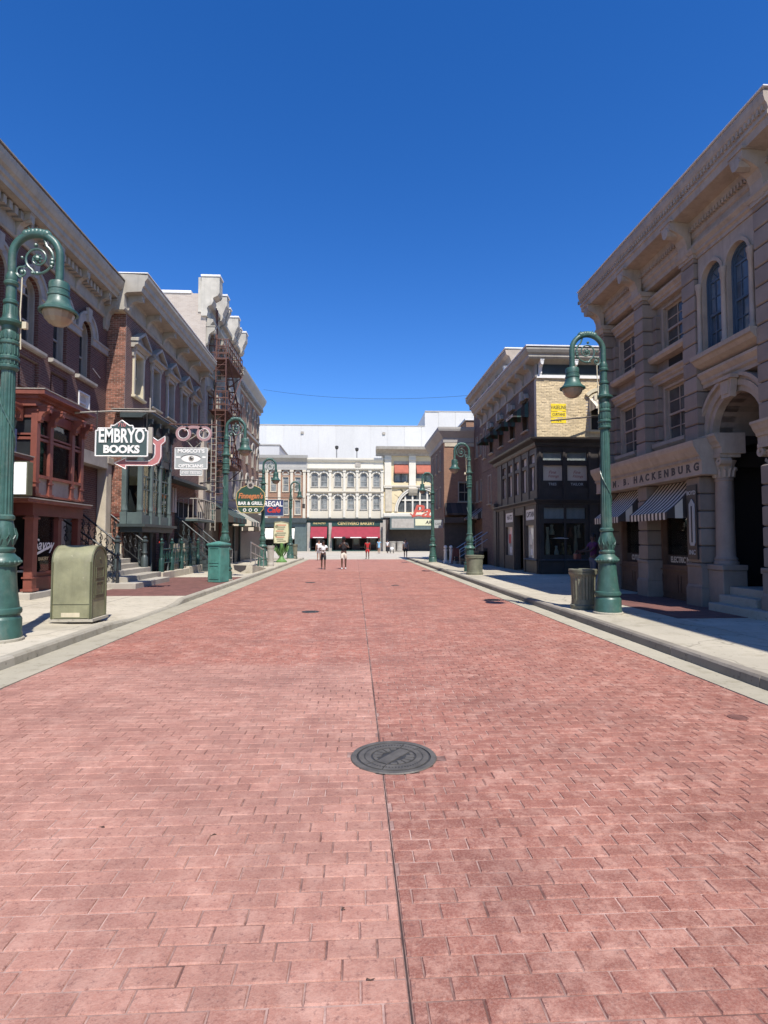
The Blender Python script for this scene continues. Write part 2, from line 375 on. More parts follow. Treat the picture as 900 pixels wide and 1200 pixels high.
        if smooth:
            me.polygons.foreach_set('use_smooth', [True] * len(me.polygons))
            me.set_sharp_from_angle(angle=R(38))
        return me
def thing(name, label, cat, loc=(0, 0, 0), group=None):
    o = bpy.data.objects.new(name, None); COL.objects.link(o); o.location = loc
    o.empty_display_size = .3
    o['label'] = label; o['category'] = cat
    if group: o['group'] = group
    return o
def tag(o, label, cat, group=None):
    o['label'] = label; o['category'] = cat
    if group: o['group'] = group
    return o
def struct(o): o['kind'] = 'structure'; return o
def put(me, name, parent, loc, scale=None, rot=None):
    o = bpy.data.objects.new(name, me); COL.objects.link(o); o.parent = parent; o.location = loc
    if scale: o.scale = scale
    if rot: o.rotation_euler = rot
    return o
def copy_tree(o, parent=None):
    c = o.copy(); COL.objects.link(c)
    if parent: c.parent = parent
    for ch in list(o.children): copy_tree(ch, c)
    return c
# ---- lettering: Blender's own font turned into real, thin letters
def text_mesh(txt, size, mat, sx=1.0, bold=0.0, ext=.008, shear=0.0, align='CENTER'):
    cu = bpy.data.curves.new('lettering', 'FONT'); cu.body = txt; cu.size = size; cu.extrude = ext; cu.offset = bold
    cu.align_x = align; cu.align_y = 'CENTER'; cu.shear = shear; cu.resolution_u = 3
    cu.space_line = 1.0
    o = bpy.data.objects.new('lettering', cu); COL.objects.link(o)
    bpy.context.view_layer.update()
    me = bpy.data.meshes.new_from_object(o.evaluated_get(bpy.context.evaluated_depsgraph_get()))
    bpy.data.objects.remove(o); bpy.data.curves.remove(cu)
    vs = [(v.co.x * sx, v.co.y, v.co.z) for v in me.vertices]; fs = [list(p.vertices) for p in me.polygons]
    bpy.data.meshes.remove(me)
    return vs, fs
def text(txt, fr, u, w, z, size, mat, parent, sx=1.0, bold=0.0, ext=.008, shear=0.0, name='lettering', serif=0):
    vs, fs = text_mesh(txt, size, mat, sx, bold, ext, shear)
    mb = MB(fr); mb.add([(u + fr.rd * x, w + zz, z + y) for x, y, zz in vs], fs)
    return mb.build(name, mat, parent)
# ---- wall with rectangular and arched openings; openings: (u0,u1,z0,z1,arch)
def wall(mb, u0, u1, z0, z1, w0, w1, ops=()):
    us = sorted({u0, u1, *[o[0] for o in ops], *[o[1] for o in ops]})
    us = [u for u in us if u0 - 1e-6 <= u <= u1 + 1e-6]
    for a, b_ in zip(us, us[1:]):
        mid = (a + b_) / 2
        cuts = sorted([(o[2], o[3], o) for o in ops if o[0] < mid < o[1]], key=lambda t: t[0])
        z = z0
        for c0, c1, o in cuts:
            if c0 > z + 1e-6: mb.box(a, b_, w0, w1, z, c0)
            if len(o) > 4 and o[4]:
                r = (o[1] - o[0]) / 2; n = 10; uc = (o[0] + o[1]) / 2; zt = c1 + r + .02
                for i in range(n):
                    t0 = math.pi * i / n; t1 = math.pi * (i + 1) / n
                    p0 = (uc - r * math.cos(t0), c1 + r * math.sin(t0)); p1 = (uc - r * math.cos(t1), c1 + r * math.sin(t1))
                    mb.uz([p0, p1, (p1[0], zt), (p0[0], zt)], w0, w1)
                z = zt
            else: z = c1
        if z < z1 - 1e-6: mb.box(a, b_, w0, w1, z, z1)
    return mb
# ---- sash window: part 'window' > sash, pane (upper, lower), sill
WCACHE = {}
def win(fr, uc, z0, w, h, parent, fm='trim_grey', pm='glass_dark', arch=False, cols=2, rows=1, depth=.16, cas=.07, proud=.03, sill=True, curtain=None, sm=None, w_at=0.0):
    key = (fr.k, w, h, fm, pm, arch, cols, rows, depth, cas, proud, sill, curtain, sm)
    L = fr.loc()
    if key not in WCACHE:
        hw = w / 2
        a = MB(L)
        a.box(-hw - cas, -hw, -depth, proud, 0, h); a.box(hw, hw + cas, -depth, proud, 0, h)
        if arch: a.arc_ring(0, h, hw, hw + cas, -depth, proud, 10)
        else: a.box(-hw - cas, hw + cas, -depth, proud, h, h + cas)
        s = MB(L); t = .045; d0 = -depth + .01; d1 = -depth + .06
        for x in (-hw, hw - t): s.box(x, x + t, d0, d1, 0, h)
        s.box(-hw + t, hw - t, d0, d1, 0, t * 1.4); s.box(-hw + t, hw - t, d0 - .002, d1 + .012, h * .5 - t * .6, h * .5 + t * .6)
        s.box(-hw + t, hw - t, d0, d1, h - t, h)
        for c in range(1, cols):
            x = -hw + w * c / cols; s.box(x - .013, x + .013, d0 + .012, d1 - .008, t * 1.4, h - t)
        for r_ in range(1, rows + 1):
            if rows > 1:
                for half in (0, 1):
                    if r_ < rows:
                        z = h * .5 * half + h * .5 * r_ / rows; s.box(-hw + t, hw - t, d0 + .014, d1 - .010, z - .012, z + .012)
        if arch:
            s.arc_ring(0, h, hw - t, hw - .001, d0, d1, 10)
            for k in range(1, 4):
                an = math.pi * k / 4
                s.tube([(.12 * hw * math.cos(an), (d0 + d1) / 2, h + .1 * hw * math.sin(an)), ((hw - t) * math.cos(an), (d0 + d1) / 2, h + (hw - t) * math.sin(an))], .014, 4)
        lo = MB(L); lo.box(-hw + t, hw - t, d0 + .004, d0 + .012, t * 1.4, h * .5)
        up = MB(L)
        if arch:
            n = 12; up.uz([(-hw + t, h * .5), (hw - t, h * .5)] + [((hw - t) * math.cos(math.pi * i / n), h + (hw - t) * math.sin(math.pi * i / n)) for i in range(n + 1)], d0 + .016, d0 + .024)
        else: up.box(-hw + t, hw - t, d0 + .016, d0 + .024, h * .5, h - t)
        si = None
        if sill:
            si = MB(L); si.wz([(-depth, -.10), (proud + .06, -.10), (proud + .09, -.06), (proud + .09, -.02), (-depth, .015)], -hw - cas - .07, hw + cas + .07)
            si = si.mesh('sill', sm or fm)
        cu = None
        WCACHE[key] = (a.mesh('window', fm), s.mesh('sash', fm), lo.mesh('pane', pm), up.mesh('pane', pm), si)
    A, Sx, lo, up, si = WCACHE[key]
    o = put(A, 'window', parent, Vector(fr(uc, w_at, z0)) - root_loc(parent))
    put(Sx, 'sash', o, (0, 0, 0)); put(lo, 'pane', o, (0, 0, 0)); put(up, 'pane', o, (0, 0, 0))
    if si: put(si, 'sill', o, (0, 0, 0))
    return o
def bracket_prof(d, h, t=.06):
    """scroll bracket, side view: w out to d, z 0..h"""
    P = [(0, 0), (t, 0), (t + .10 * d, .12 * h), (t + .12 * d, .35 * h), (t + .25 * d, .55 * h), (.65 * d, .68 * h), (.95 * d, .78 * h), (d, .86 * h), (d, h), (0, h)]
    return P
BC = {}
def bracket(fr, uc, z0, d, h, wd, mat, parent, name='bracket', w_at=0.0):
    key = (fr.k, d, h, wd, mat)
    if key not in BC:
        mb = MB(fr.loc()); mb.wz(bracket_prof(d, h), -wd / 2, wd / 2)
        mb.wz([(0, -.06 * h), (.07, -.06 * h), (.09, .02 * h), (0, .02 * h)], -wd * .4, wd * .4)
        mb.box(-wd * .6, wd * .6, 0, d * 1.05, h, h + .05)
        mb.uz([(wd * .35 * math.cos(k * math.pi / 4), .74 * h + wd * .35 * math.sin(k * math.pi / 4)) for k in range(8)], d * .5, d * 1.03)
        BC[key] = mb.mesh(name, mat)
    return put(BC[key], name, parent, Vector(fr(uc, w_at, z0)) - root_loc(parent))
def ring_pts(c, r, n, plane='xz', a0=0, a1=2 * math.pi):
    out = []
    for i in range(n):
        a = a0 + (a1 - a0) * i / (n - (0 if abs(a1 - a0 - 2 * math.pi) < 1e-6 else 1))
        x, y = r * math.cos(a), r * math.sin(a)
        out.append((c[0] + x, c[1], c[2] + y) if plane == 'xz' else ((c[0], c[1] + x, c[2] + y) if plane == 'yz' else (c[0] + x, c[1] + y, c[2])))
    return out

def mitre(prof, x0, y0, xe, ye, name, mat, parent):
    """moulding that turns a right hand street corner: along x = x0 (facing -x) then along y = y0 (facing -y)"""
    n = len(prof); vs = []
    for st in range(3):
        for w, z in prof:
            vs.append((x0 - w, ye, z) if st == 0 else ((x0 - w, y0 - w, z) if st == 1 else (xe, y0 - w, z)))
    fs = [list(range(n)), list(range(2 * n, 3 * n))]
    for st in range(2):
        for i in range(n): fs.append((st * n + i, st * n + (i + 1) % n, (st + 1) * n + (i + 1) % n, (st + 1) * n + i))
    m = MB(); m.add(vs, fs); return m.build(name, mat, parent)
# ------------------------------------------------------------------ ground
SW = .12                                                           # pavement height
g = MB(); g.quad((-700, -200, -.06), (700, -200, -.06), (700, 1200, -.06), (-700, 1200, -.06)); struct(g.build('ground', 'plaza'))
XL0, XL1, XR0, XR1 = -3.93, -4.47, 4.12, 4.50                      # road edge, kerb foot
g = MB(); g.quad((XL0, -6, -.0058), (XR0, -6, -.0058), (XR0, 49, -.0058), (XL0, 49, -.0058))
street = struct(g.build('street', 'road_joint'))
g = MB(); g.quad((XL0, 30.02, -.002), (XR0, 30.02, -.002), (XR0, 49, -.002), (XL0, 49, -.002)); g.build('worn_brick_surface', 'road_brick_far', street)
def brick_geo(x0, x1, y0, y1, j=.0016, ch=.0050, drop=-.0075):
    zz = [random.uniform(-j, j) for _ in range(4)]; e = lambda: random.uniform(-.0025, .0025)
    b_ = [(x0, y0), (x1, y0), (x1, y1), (x0, y1)]
    t = [(x0 + ch + e(), y0 + ch + e()), (x1 - ch + e(), y0 + ch + e()), (x1 - ch + e(), y1 - ch + e()), (x0 + ch + e(), y1 - ch + e())]
    return [(x, y, drop) for x, y in b_] + [(t[k][0], t[k][1], zz[k]) for k in range(4)], [(4, 5, 6, 7), (0, 1, 5, 4), (1, 2, 6, 5), (2, 3, 7, 6), (3, 0, 4, 7)]
BWD, BHT = .205, .110
cells = []
row = 0; y = -.2
while y < 30:
    for xa, xb, d in ((XL0, .196, .41), (.204, XR0, .53)):
        off = (row * d + .13 * math.sin(row * .7)) % 1.0
        x = xa - BWD * off
        while x < xb - .01:
            a, b_ = max(x, xa), min(x + BWD, xb)
            if b_ - a > .028 and math.hypot((a + b_) / 2 - .295, y + BHT / 2 - 4.40) > .31: cells.append((a, b_, y, y + BHT))
            x += BWD
    y += BHT; row += 1
inview = lambda c: c[2] > 1.93 and abs((c[0] + c[1]) / 2 - .05 * c[2]) < .66 * c[2] and c[1] - c[0] > .19
near = sorted([c for c in cells if inview(c)], key=lambda c: c[2])[:300]
ns = set(near)
variants = []
for k in range(12):
    vs, fs = brick_geo(-BWD / 2 + .0022, BWD / 2 - .0022, -BHT / 2 + .003, BHT / 2 - .003)
    mb = MB(); mb.add(vs, fs); variants.append(mb.mesh('brick', 'road_brick'))
for c in near:
    o = put(random.choice(variants), 'brick', street, ((c[0] + c[1]) / 2, (c[2] + c[3]) / 2, random.uniform(-.001, .001)))
    o.scale = ((c[1] - c[0]) / BWD, 1, 1)
mb = MB()
for c in cells:
    if c in ns: continue
    vs, fs = brick_geo(c[0] + .0022, c[1] - .0022, c[2] + .003, c[3] - .003); mb.add(vs, fs)
mb.build('brick_field', 'road_brick', street, kind='stuff')
# expansion joint down the middle
g = MB(); g.quad((.1965, -6, -.004), (.2035, -6, -.004), (.2035, 49, -.004), (.1965, 49, -.004)); g.build('expansion_joint', 'road_seam', street)
g = MB(); g.quad((.196, 30, .0008), (.204, 30, .0008), (.204, 49, .0008), (.196, 49, .0008)); g.build('expansion_joint', 'road_seam', street)
# gutters
for nm, a, b_ in (('gutter', XL1, XL0), ('gutter', XR0, XR1)):
    g = MB()
    for k in range(18):
        y0 = -6 + k * 3.06; g.box(a + .004, b_ - .004, y0, y0 + 3.05, -.05, .006 + random.uniform(0, .002))
    struct(g.build(nm, 'gutter'))
# pavements: every slab its own part; the left kerb dips for a crossing between 10.8 and 15
def dip(y):
    if 10.6 < y < 12.2: return (y - 10.6) / 1.6
    if 12.2 <= y <= 14.6: return 1.0
    if 14.6 < y < 15.2: return (15.2 - y) / .6
    return 0.0
def zl(x, y): return SW - .095 * dip(y) * max(0.0, min(1.0, (x + 6.1) / 1.5))
def pavement(name, xs, y0, y1, dy, zf, skip=lambda x, y: False):
    g = MB(); g.quad((xs[0], y0, -.02), (xs[-1], y0, -.02), (xs[-1], y1, -.02), (xs[0], y1, -.02))
    base = struct(g.build(name, 'gutter'))
    n = int((y1 - y0) / dy)
    for i in range(n):
        for a, b_ in zip(xs, xs[1:]):
            ya, yb = y0 + i * dy, y0 + (i + 1) * dy
            if skip((a + b_) / 2, (ya + yb) / 2): continue
            m = MB(); e = .006; j = random.uniform(-.003, .003)
            m.add([(a + e, ya + e, -.01), (b_ - e, ya + e, -.01), (b_ - e, yb - e, -.01), (a + e, yb - e, -.01)] +
                  [(x, y, zf(x, y) + j) for x, y in ((a + e, ya + e), (b_ - e, ya + e), (b_ - e, yb - e), (a + e, yb - e))],
                  [(4, 5, 6, 7), (0, 1, 5, 4), (1, 2, 6, 5), (2, 3, 7, 6), (3, 0, 4, 7)])
            m.build('slab', 'sidewalk', base)
    return base
patch = lambda x, y: -7.6 < x < -4.7 and 16.0 < y < 24.0
left_pave = pavement('left_pavement', [-9.7, -7.6, -6.1, -4.62], -4.0, 50.0, 1.6 if False else 2.0, zl, patch)
right_pave = pavement('right_pavement', [4.66, 6.3, 8.3, 11.5], -4.0, 50.0, 2.0, lambda x, y: SW)
m = MB(); m.box(-7.594, -4.626, 16.006, 23.994, -.01, SW - .004); struct(m.build('brick_pavers', 'dark_paver'))
m = MB(); m.box(6.32, 8.28, 10.9, 15.9, SW - .01, SW + .006); struct(m.build('dark_paving_patch', 'dark_paver'))
# far pavement under the end buildings and the left terrace pavement stay at plaza level
m = MB(); m.box(-60, 60, 78, 90, -.05, .02); struct(m.build('plaza_pavement', 'plaza'))
g = MB(); g.quad((-80, 49.0, -.012), (80, 49.0, -.012), (80, 80, -.012), (-80, 80, -.012)); struct(g.build('plaza', 'plaza'))
def kerb(xa, xb, side):
    base = struct(MB().quad((xa, -4, -.03), (xb, -4, -.03), (xb, 50, -.03), (xa, 50, -.03)).build('kerb', 'gutter'))
    y = -4.0
    while y < 50:
        L = random.choice((1.8, 2.2, 2.6)); yb = min(y + L, 50.0)
        cuts = [y + (yb - y) * k / 6 for k in range(7)]
        if side < 0:
            for a, b_ in zip(cuts, cuts[1:]): pass
            f = lambda yy: .135 - .10 * dip(yy) if side < 0 else .135
        else: f = lambda yy: .14
        vs = []; fs = []; e = .004; n = len(cuts)
        xin, xout = (xb, xa) if side < 0 else (xa, xb)             # road side, pavement side
        s = 1 if side < 0 else -1
        for k, yy in enumerate(cuts):
            yy2 = yy + (e if k == 0 else 0) - (e if k == n - 1 else 0); h = f(yy)
            jj = random.uniform(-.004, .004)
            vs += [(xin, yy2, -.02), (xin - s * .012 + jj, yy2, h - .03), (xin - s * .035, yy2, h), (xout, yy2, h), (xout, yy2, -.02)]
        for k in range(n - 1):
            for q in range(4): fs.append((k * 5 + q, k * 5 + q + 1, k * 5 + 5 + q + 1, k * 5 + 5 + q))
        fs += [(0, 1, 2, 3, 4), tuple(range((n - 1) * 5, n * 5))]
        m = MB(); m.add(vs, fs); m.build('kerb_stone', 'kerb' if side < 0 else 'kerb_shaded', base)
        y = yb
    return base
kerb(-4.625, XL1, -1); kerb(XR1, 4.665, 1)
# ------------------------------------------------------------------ covers in the road
mh = thing('manhole_cover', 'large round cast iron cover with a wheel pattern in the near road', 'manhole cover', (.295, 4.40, 0))
m = MB(); m.lathe(.295, 4.40, [(.282, .002), (.282, .009), (.322, .010), (.328, .002)], 48); m.build('rim', 'iron_worn', mh)
m = MB(); m.lathe(.295, 4.40, [(.278, -.004), (.278, .005), (.001, .005)], 48); m.build('lid', 'iron', mh)
ca, sa = math.cos(R(52)), math.sin(R(52))
def rot2(x, y): return (.295 + x * ca - y * sa, 4.40 + x * sa + y * ca)
def plate(poly, z1=.0095):
    m = MB(); n = len(poly); P = [rot2(p[0] * .94, p[1] * .94) for p in poly]
    m.add([(*p, .0045) for p in P] + [(*p, z1) for p in P], [list(range(n)), list(range(n, 2 * n))] + [(i, (i + 1) % n, n + (i + 1) % n, n + i) for i in range(n)])
    return m.build('cast_plate', 'iron_worn', mh)
def sector(r0, r1, a0, a1, n=8):
    return [(r0 * math.cos(a0 + (a1 - a0) * i / n), r0 * math.sin(a0 + (a1 - a0) * i / n)) for i in range(n + 1)] + [(r1 * math.cos(a1 + (a0 - a1) * i / n), r1 * math.sin(a1 + (a0 - a1) * i / n)) for i in range(n + 1)]
plate([(-.165, -.05), (.165, -.05), (.165, .05), (-.165, .05)])
for s in (0, math.pi):
    plate(sector(.185, .283, s + .30, s + math.pi - .30, 14)); plate(sector(.185, .283, s - .26, s + .26, 6))
    for k in range(6):
        a0 = s + R(24) + R(22) * k; m0 = .10 if 0 < k < 5 else .14
        plate(sector(m0, .168, a0 + .035, a0 + R(22) - .035, 3))
m = MB()
for k in range(60):
    a = 2 * math.pi * k / 60; r = .221; m.box(.295 + r * math.cos(a) - .006, .295 + r * math.cos(a) + .006, 4.4 + r * math.sin(a) - .006, 4.4 + r * math.sin(a) + .006, .009, .0115)
m.build('cast_studs', 'iron', mh, kind='stuff')
for (x, y, r, lab) in ((-1.03, 13.24, .20, 'small dark valve cover left of the joint, halfway up the red road'), (3.79, 15.6, .23, 'dark valve cover near the right gutter by the green lamp'),
                       (3.56, 5.2, .085, 'tiny rust brown cover by the right gutter, nearest the viewer'), (1.45, 20.8, .15, 'small round cover right of the joint, far up the road'),
                       (-1.75, 22.3, .2, 'round cover at left, furthest up the red road')):
    t = thing('valve_cover', lab, 'valve cover', (x, y, 0), 'small covers in the road')
    m = MB(); m.lathe(x, y, [(r * .86, .001), (r * .86, .006), (r, .007), (r * 1.02, .001)], 24); m.build('rim', 'iron' if r > .1 else 'dark_paver', t)
    m = MB(); m.lathe(x, y, [(r * .84, -.003), (r * .84, .004), (.001, .004)], 24)
    for k in range(-2, 3): m.box(x - r * .5, x + r * .5, y + k * r * .25 - .008, y + k * r * .25 + .008, .003, .006)
    m.build('lid', 'iron' if r > .1 else 'dark_paver', t)
for i, (x, y, lab) in enumerate(((-1.45, 3.42, 'dark curled leaf scrap at far left of the near bricks'), (-.78, 3.30, 'pale edged curled scrap lying left of the centre joint'),
                  (-.04, 2.63, 'thin dark twig scrap close to the joint below the manhole'), (.06, 2.22, 'crooked twig scrap nearest the viewer by the joint'))):
    m = MB(); pts = [(x + .013 * math.cos(a * .9 + i) * (1 + .2 * a), y + .009 * math.sin(a + i), .003 + .002 * (a % 2)) for a in range(4)]
    m.tube(pts, [.002, .004, .003, .001], 5); tag(m.build('leaf_scrap', 'dry_leaf'), lab, 'debris', 'scraps on the road')

# ------------------------------------------------------------------ street lamps
def make_lamp():
    t = thing('street_lamp', 'x', 'street lamp', (0, 0, 0), 'green street lamps along the kerbs')
    m = MB(); m.lathe(0, 0, [(.345, 0), (.345, .035), (.33, .045)], 32); m.build('footing', 'kerb', t)
    m = MB(); m.lathe(0, 0, [(.315, .03), (.315, .10), (.305, .115), (.305, .30), (.295, .32), (.275, .345), (.275, .37), (.30, .39), (.305, .42), (.295, .455), (.265, .47), (.258, .52), (.236, .66), (.218, .82), (.206, 1.0), (.204, 1.05), (.214, 1.06)], 32)
    m.build('base', 'lamp_green', t, smooth=True)
    m = MB(); m.box(-.075, .075, -.232, -.19, .55, .92); m.box(-.055, .055, -.236, -.20, .575, .895); m.build('access_door', 'lamp_green', t)
    m = MB(); m.lathe(0, 0, [(.21, 1.06), (.25, 1.075), (.268, 1.115), (.25, 1.165), (.20, 1.20), (.165, 1.24), (.182, 1.265), (.182, 1.30), (.15, 1.325), (.155, 1.36), (.182, 1.44), (.18, 1.52), (.155, 1.62), (.135, 1.70), (.16, 1.725), (.16, 1.765), (.128, 1.79)], 32)
    m.build('bulb_collar', 'lamp_green', t, smooth=True)
    m = MB()
    for k in range(20):                                            # egg and leaf relief
        a = 2 * math.pi * k / 20; m.ball((.262 * math.cos(a), .262 * math.sin(a), 1.115), .024, 4)
    for k in range(10):
        a = 2 * math.pi * k / 10
        P = [(r * math.cos(a + d), r * math.sin(a + d), z) for r, d, z in ((.158, 0, 1.36), (.187, -.16, 1.44), (.196, 0, 1.50), (.187, .16, 1.44))]
        m.tube([P[0], P[1], P[2], P[3], P[0]], .012, 4)
        m.tube([P[2], (.168 * math.cos(a), .168 * math.sin(a), 1.60)], [.016, .006], 4)
    m.build('leaf_relief', 'lamp_green_worn', t, smooth=True, kind='stuff')
    m = MB(); m.lathe(0, 0, [(.128, 1.79), (.122, 2.2), (.104, 3.88)], 32, flute=.10); m.build('shaft', 'lamp_green', t)
    m = MB()                                                       # rope garland wound up the shaft
    H = [((.128 - .012 * (z - 1.8) / 1.0 + .006) * math.cos(-z * 4.6 + 1.0), (.128 - .012 * (z - 1.8) + .006) * math.sin(-z * 4.6 + 1.0), z) for z in [1.95 + k * .03 for k in range(64)]]
    m.tube(H, [.010 if (k // 2) % 2 else .015 for k in range(64)], 5); m.build('garland', 'lamp_green_worn', t, smooth=True)
    m = MB(); m.lathe(0, 0, [(.105, 3.87), (.13, 3.88), (.152, 3.905), (.152, 3.935), (.125, 3.955), (.132, 4.01), (.156, 4.03), (.156, 4.065), (.122, 4.09), (.132, 4.18), (.130, 4.24), (.152, 4.26), (.152, 4.29), (.122, 4.315), (.134, 4.40), (.115, 4.45), (.122, 4.46), (.122, 4.52), (.195, 4.555), (.20, 4.59), (.13, 4.62), (.105, 4.70), (.092, 4.84), (.075, 4.85)], 32)
    m.build('drum', 'lamp_green', t, smooth=True)
    m = MB()
    for z0, z1 in ((3.96, 4.02), (4.10, 4.24), (4.33, 4.43), (4.66, 4.82)):
        r = .136 if z0 < 4.5 else .105
        for k in range(14):
            a = 2 * math.pi * k / 14; m.tube([(r * math.cos(a), r * math.sin(a), z0), ((r - .005) * math.cos(a), (r - .005) * math.sin(a), z1)], .010, 4)
    m.build('drum_relief', 'lamp_green_worn', t, kind='stuff')
    m = MB(); m.lathe(0, 0, [(.075, 4.84), (.098, 4.86), (.098, 4.90), (.070, 4.92), (.068, 5.12), (.095, 5.14), (.10, 5.175), (.075, 5.20), (.085, 5.24), (.06, 5.32)], 24); m.build('column', 'lamp_green', t, smooth=True)
    cx, cz, ra = .34, 5.575, .34
    pts = [(0, 0, 5.25), (0, 0, 5.42)] + [(cx + ra * math.cos(a), 0, cz + ra * math.sin(a)) for a in [math.pi - math.pi * k / 18 for k in range(19)]] + [(2 * cx, 0, 5.40), (2 * cx, 0, 5.15)]
    m = MB(); m.tube(pts, .056, 12); arm = m.build('arm', 'lamp_green', t, smooth=True)
    m = MB()
    for a in [math.pi / 2 + d for d in (-.42, -.3, -.15, 0, .15, .3, .42)]: m.ball((cx + (ra + .02) * math.cos(a), 0, cz + (ra + .02) * math.sin(a)), .062 if abs(a - math.pi / 2) < .4 else .068, 5)
    m.tube([(cx - .09, 0, cz + ra + .05), (cx - .13, 0, cz + ra + .10)], [.014, .006], 5); m.tube([(cx + .11, 0, cz + ra + .04), (cx + .15, 0, cz + ra + .075)], [.014, .006], 5)
    m.build('crown_leaves', 'lamp_green_worn', arm, smooth=True)
    # big scroll inside the arch, small curl at the pole
    sp = [(cx + .235 * math.cos(R(62)) * 1.02, 0, cz + .235 * math.sin(R(62)) + .05)]
    for k in range(44):
        a = R(55) - k * R(15.5); r = .225 * (1 - k / 52.0) ** .9 if k > 10 else .225
        sp.append((cx + .02 + r * math.cos(a), 0, cz - .03 + r * math.sin(a)))
    m = MB(); m.tube(sp, [.020 - .010 * k / len(sp) for k in range(len(sp))], 6)
    sp2 = []
    for k in range(26):
        a = R(120) - k * R(-17); r = .085 * (1 - k / 30.0)
        sp2.append((.145 + r * math.cos(a), 0, 5.34 + r * math.sin(a)))
    m.tube([(cx - .17, 0, cz - .17), (.2, 0, 5.425)] + sp2, .013, 6)
    m.tube([(.06, 0, 5.32), (.10, 0, 5.27), (.145, 0, 5.255)], .014, 6)
    m.build('scroll', 'lamp_green_worn', arm, smooth=True)
    m = MB()
    for (x, z, r) in ((cx + .02, cz - .03, .045), (cx + .23, cz - .05, .034), (cx + .23, cz - .10, .036), (cx + .22, cz - .15, .03), (cx + .02, cz - .25, .03), (cx - .05, cz - .245, .022), (cx - .01, cz + .17, .03), (cx - .20, cz - .02, .024), (.145, 5.34, .032)):
        m.ball((x, 0, z), r, 4)
    for k in range(7):
        a = 2 * math.pi * k / 7; m.ball((cx + .02 + .06 * math.cos(a), 0, cz - .03 + .06 * math.sin(a)), .018, 3)
    m.build('scroll_leaves', 'lamp_green_worn', arm, smooth=True)
    bx = 2 * cx
    m = MB(); m.lathe(bx, 0, [(.06, 5.19), (.13, 5.185), (.14, 5.16), (.138, 5.01), (.150, 5.0), (.150, 4.975), (.140, 4.965), (.152, 4.90), (.185, 4.83), (.225, 4.79), (.262, 4.765), (.262, 4.735), (.235, 4.728), (.20, 4.76)], 32); shade = m.build('lamp_shade', 'lamp_green', t, smooth=True)
    m = MB(); m.tube([(bx - .16, 0, 5.03), (bx - .12, 0, 5.03)], .022, 6); m.lathe(bx, 0, [(.142, 5.08), (.146, 5.075), (.142, 5.07)], 32); m.build('shade_fitting', 'lamp_green_worn', shade, smooth=True)
    m = MB(); m.lathe(bx, 0, [(.215, 4.745), (.212, 4.72), (.185, 4.64), (.135, 4.585), (.075, 4.55), (.03, 4.54), (.001, 4.538)], 28, flute=.025); m.build('lens', 'lens', shade)
    m = MB(); m.tube([(.145, .005, 5.26), (.142, .005, 5.0), (.130, .01, 4.75), (.135, .02, 4.6), (.21, .02, 4.56), (.13, .03, 4.50), (.14, .03, 4.2)], .010, 5); m.box(.17, .23, -.01, .05, 4.50, 4.60); m.build('cable', 'trim_cream', t)
    return t
lamp0 = make_lamp()
for ch in lamp0.children:
    if ch.name.split('.')[0] in ('footing', 'base', 'access_door', 'bulb_collar', 'leaf_relief', 'shaft', 'garland', 'drum', 'drum_relief'): ch.scale = (.87, .87, 1)
LAMPS = [((-5.40, 9.0), 0, 1.075, 'tall green street lamp at far left beside the olive mailbox'),
         ((5.28, 11.7), math.pi, 1.0, 'green street lamp on the right kerb with a fluted bin behind its base'),
         ((-4.98, 22.0), 0, 1.05, 'green street lamp with its base behind the teal box on the left kerb'),
         ((-5.36, 33.2), 0, 1.055, 'green street lamp beside the tavern sign on the left kerb'),
         ((-5.28, 46.5), 0, 1.06, 'furthest green street lamp on the left, beyond the yellow menu board'),
         ((5.45, 26.9), math.pi, 1.04, 'green street lamp rising behind the squat round bin on the right kerb'),
         ((5.30, 38.8), math.pi, 1.04, 'furthest green street lamp on the right, in front of the red script sign')]
for i, ((x, y), rz, sc, lab) in enumerate(LAMPS):
    o = lamp0 if i == 0 else copy_tree(lamp0)
    o.location = (x, y, SW); o.rotation_euler = (0, 0, rz); o.scale = (sc,) * 3; o['label'] = lab

# ------------------------------------------------------------------ mailbox, bins, boxes
mx0, mx1, my0, my1 = -5.68, -4.96, 11.0, 11.62
mc = (my0 + my1) / 2; mr = (my1 - my0) / 2
t = thing('mailbox', 'olive green relay mailbox with a rounded top on the left pavement', 'mailbox', (-5.32, mc, SW))
arch = lambda r, zt: [(mc - r, 0)] + [(mc - r * math.cos(math.pi * k / 14), zt + r * math.sin(math.pi * k / 14)) for k in range(15)] + [(mc + r, 0)]
def yz(m, poly, x0, x1):
    n = len(poly)
    return m.add([(x0, y, z) for y, z in poly] + [(x1, y, z) for y, z in poly], [list(range(n)), list(range(n, 2 * n))] + [(i, (i + 1) % n, n + (i + 1) % n, n + i) for i in range(n)])
zb = SW + .06
m = MB(); P = [(y, max(z, zb)) for y, z in arch(mr, SW + 1.12)]; yz(m, P, mx0, mx1); body = m.build('body', 'mail_green', t, smooth=True)
for x0, x1 in ((mx1 - .012, mx1 + .018), (mx0 - .02, mx0 + .006)):   # raised rims round both ends
    m = MB()
    o_, i_ = arch(mr + .006, SW + 1.12), arch(mr - .03, SW + 1.12)
    for a, b_ in zip(range(len(o_) - 1), range(1, len(o_))):
        q = [o_[a], o_[b_], i_[b_], i_[a]]; q = [(y, max(z, zb)) for y, z in q]; yz(m, q, x0, x1)
    m.build('end_rim', 'mail_dark', t, smooth=True)
m = MB(); q = [(mc - .22, SW + .42)] + [(mc - .22 * math.cos(math.pi * k / 10), SW + 1.12 + .22 * math.sin(math.pi * k / 10)) for k in range(11)] + [(mc + .22, SW + .42)]; yz(m, q, mx1 - .01, mx1 + .012)
door = m.build('end_door', 'mail_dark', t)
m = MB()
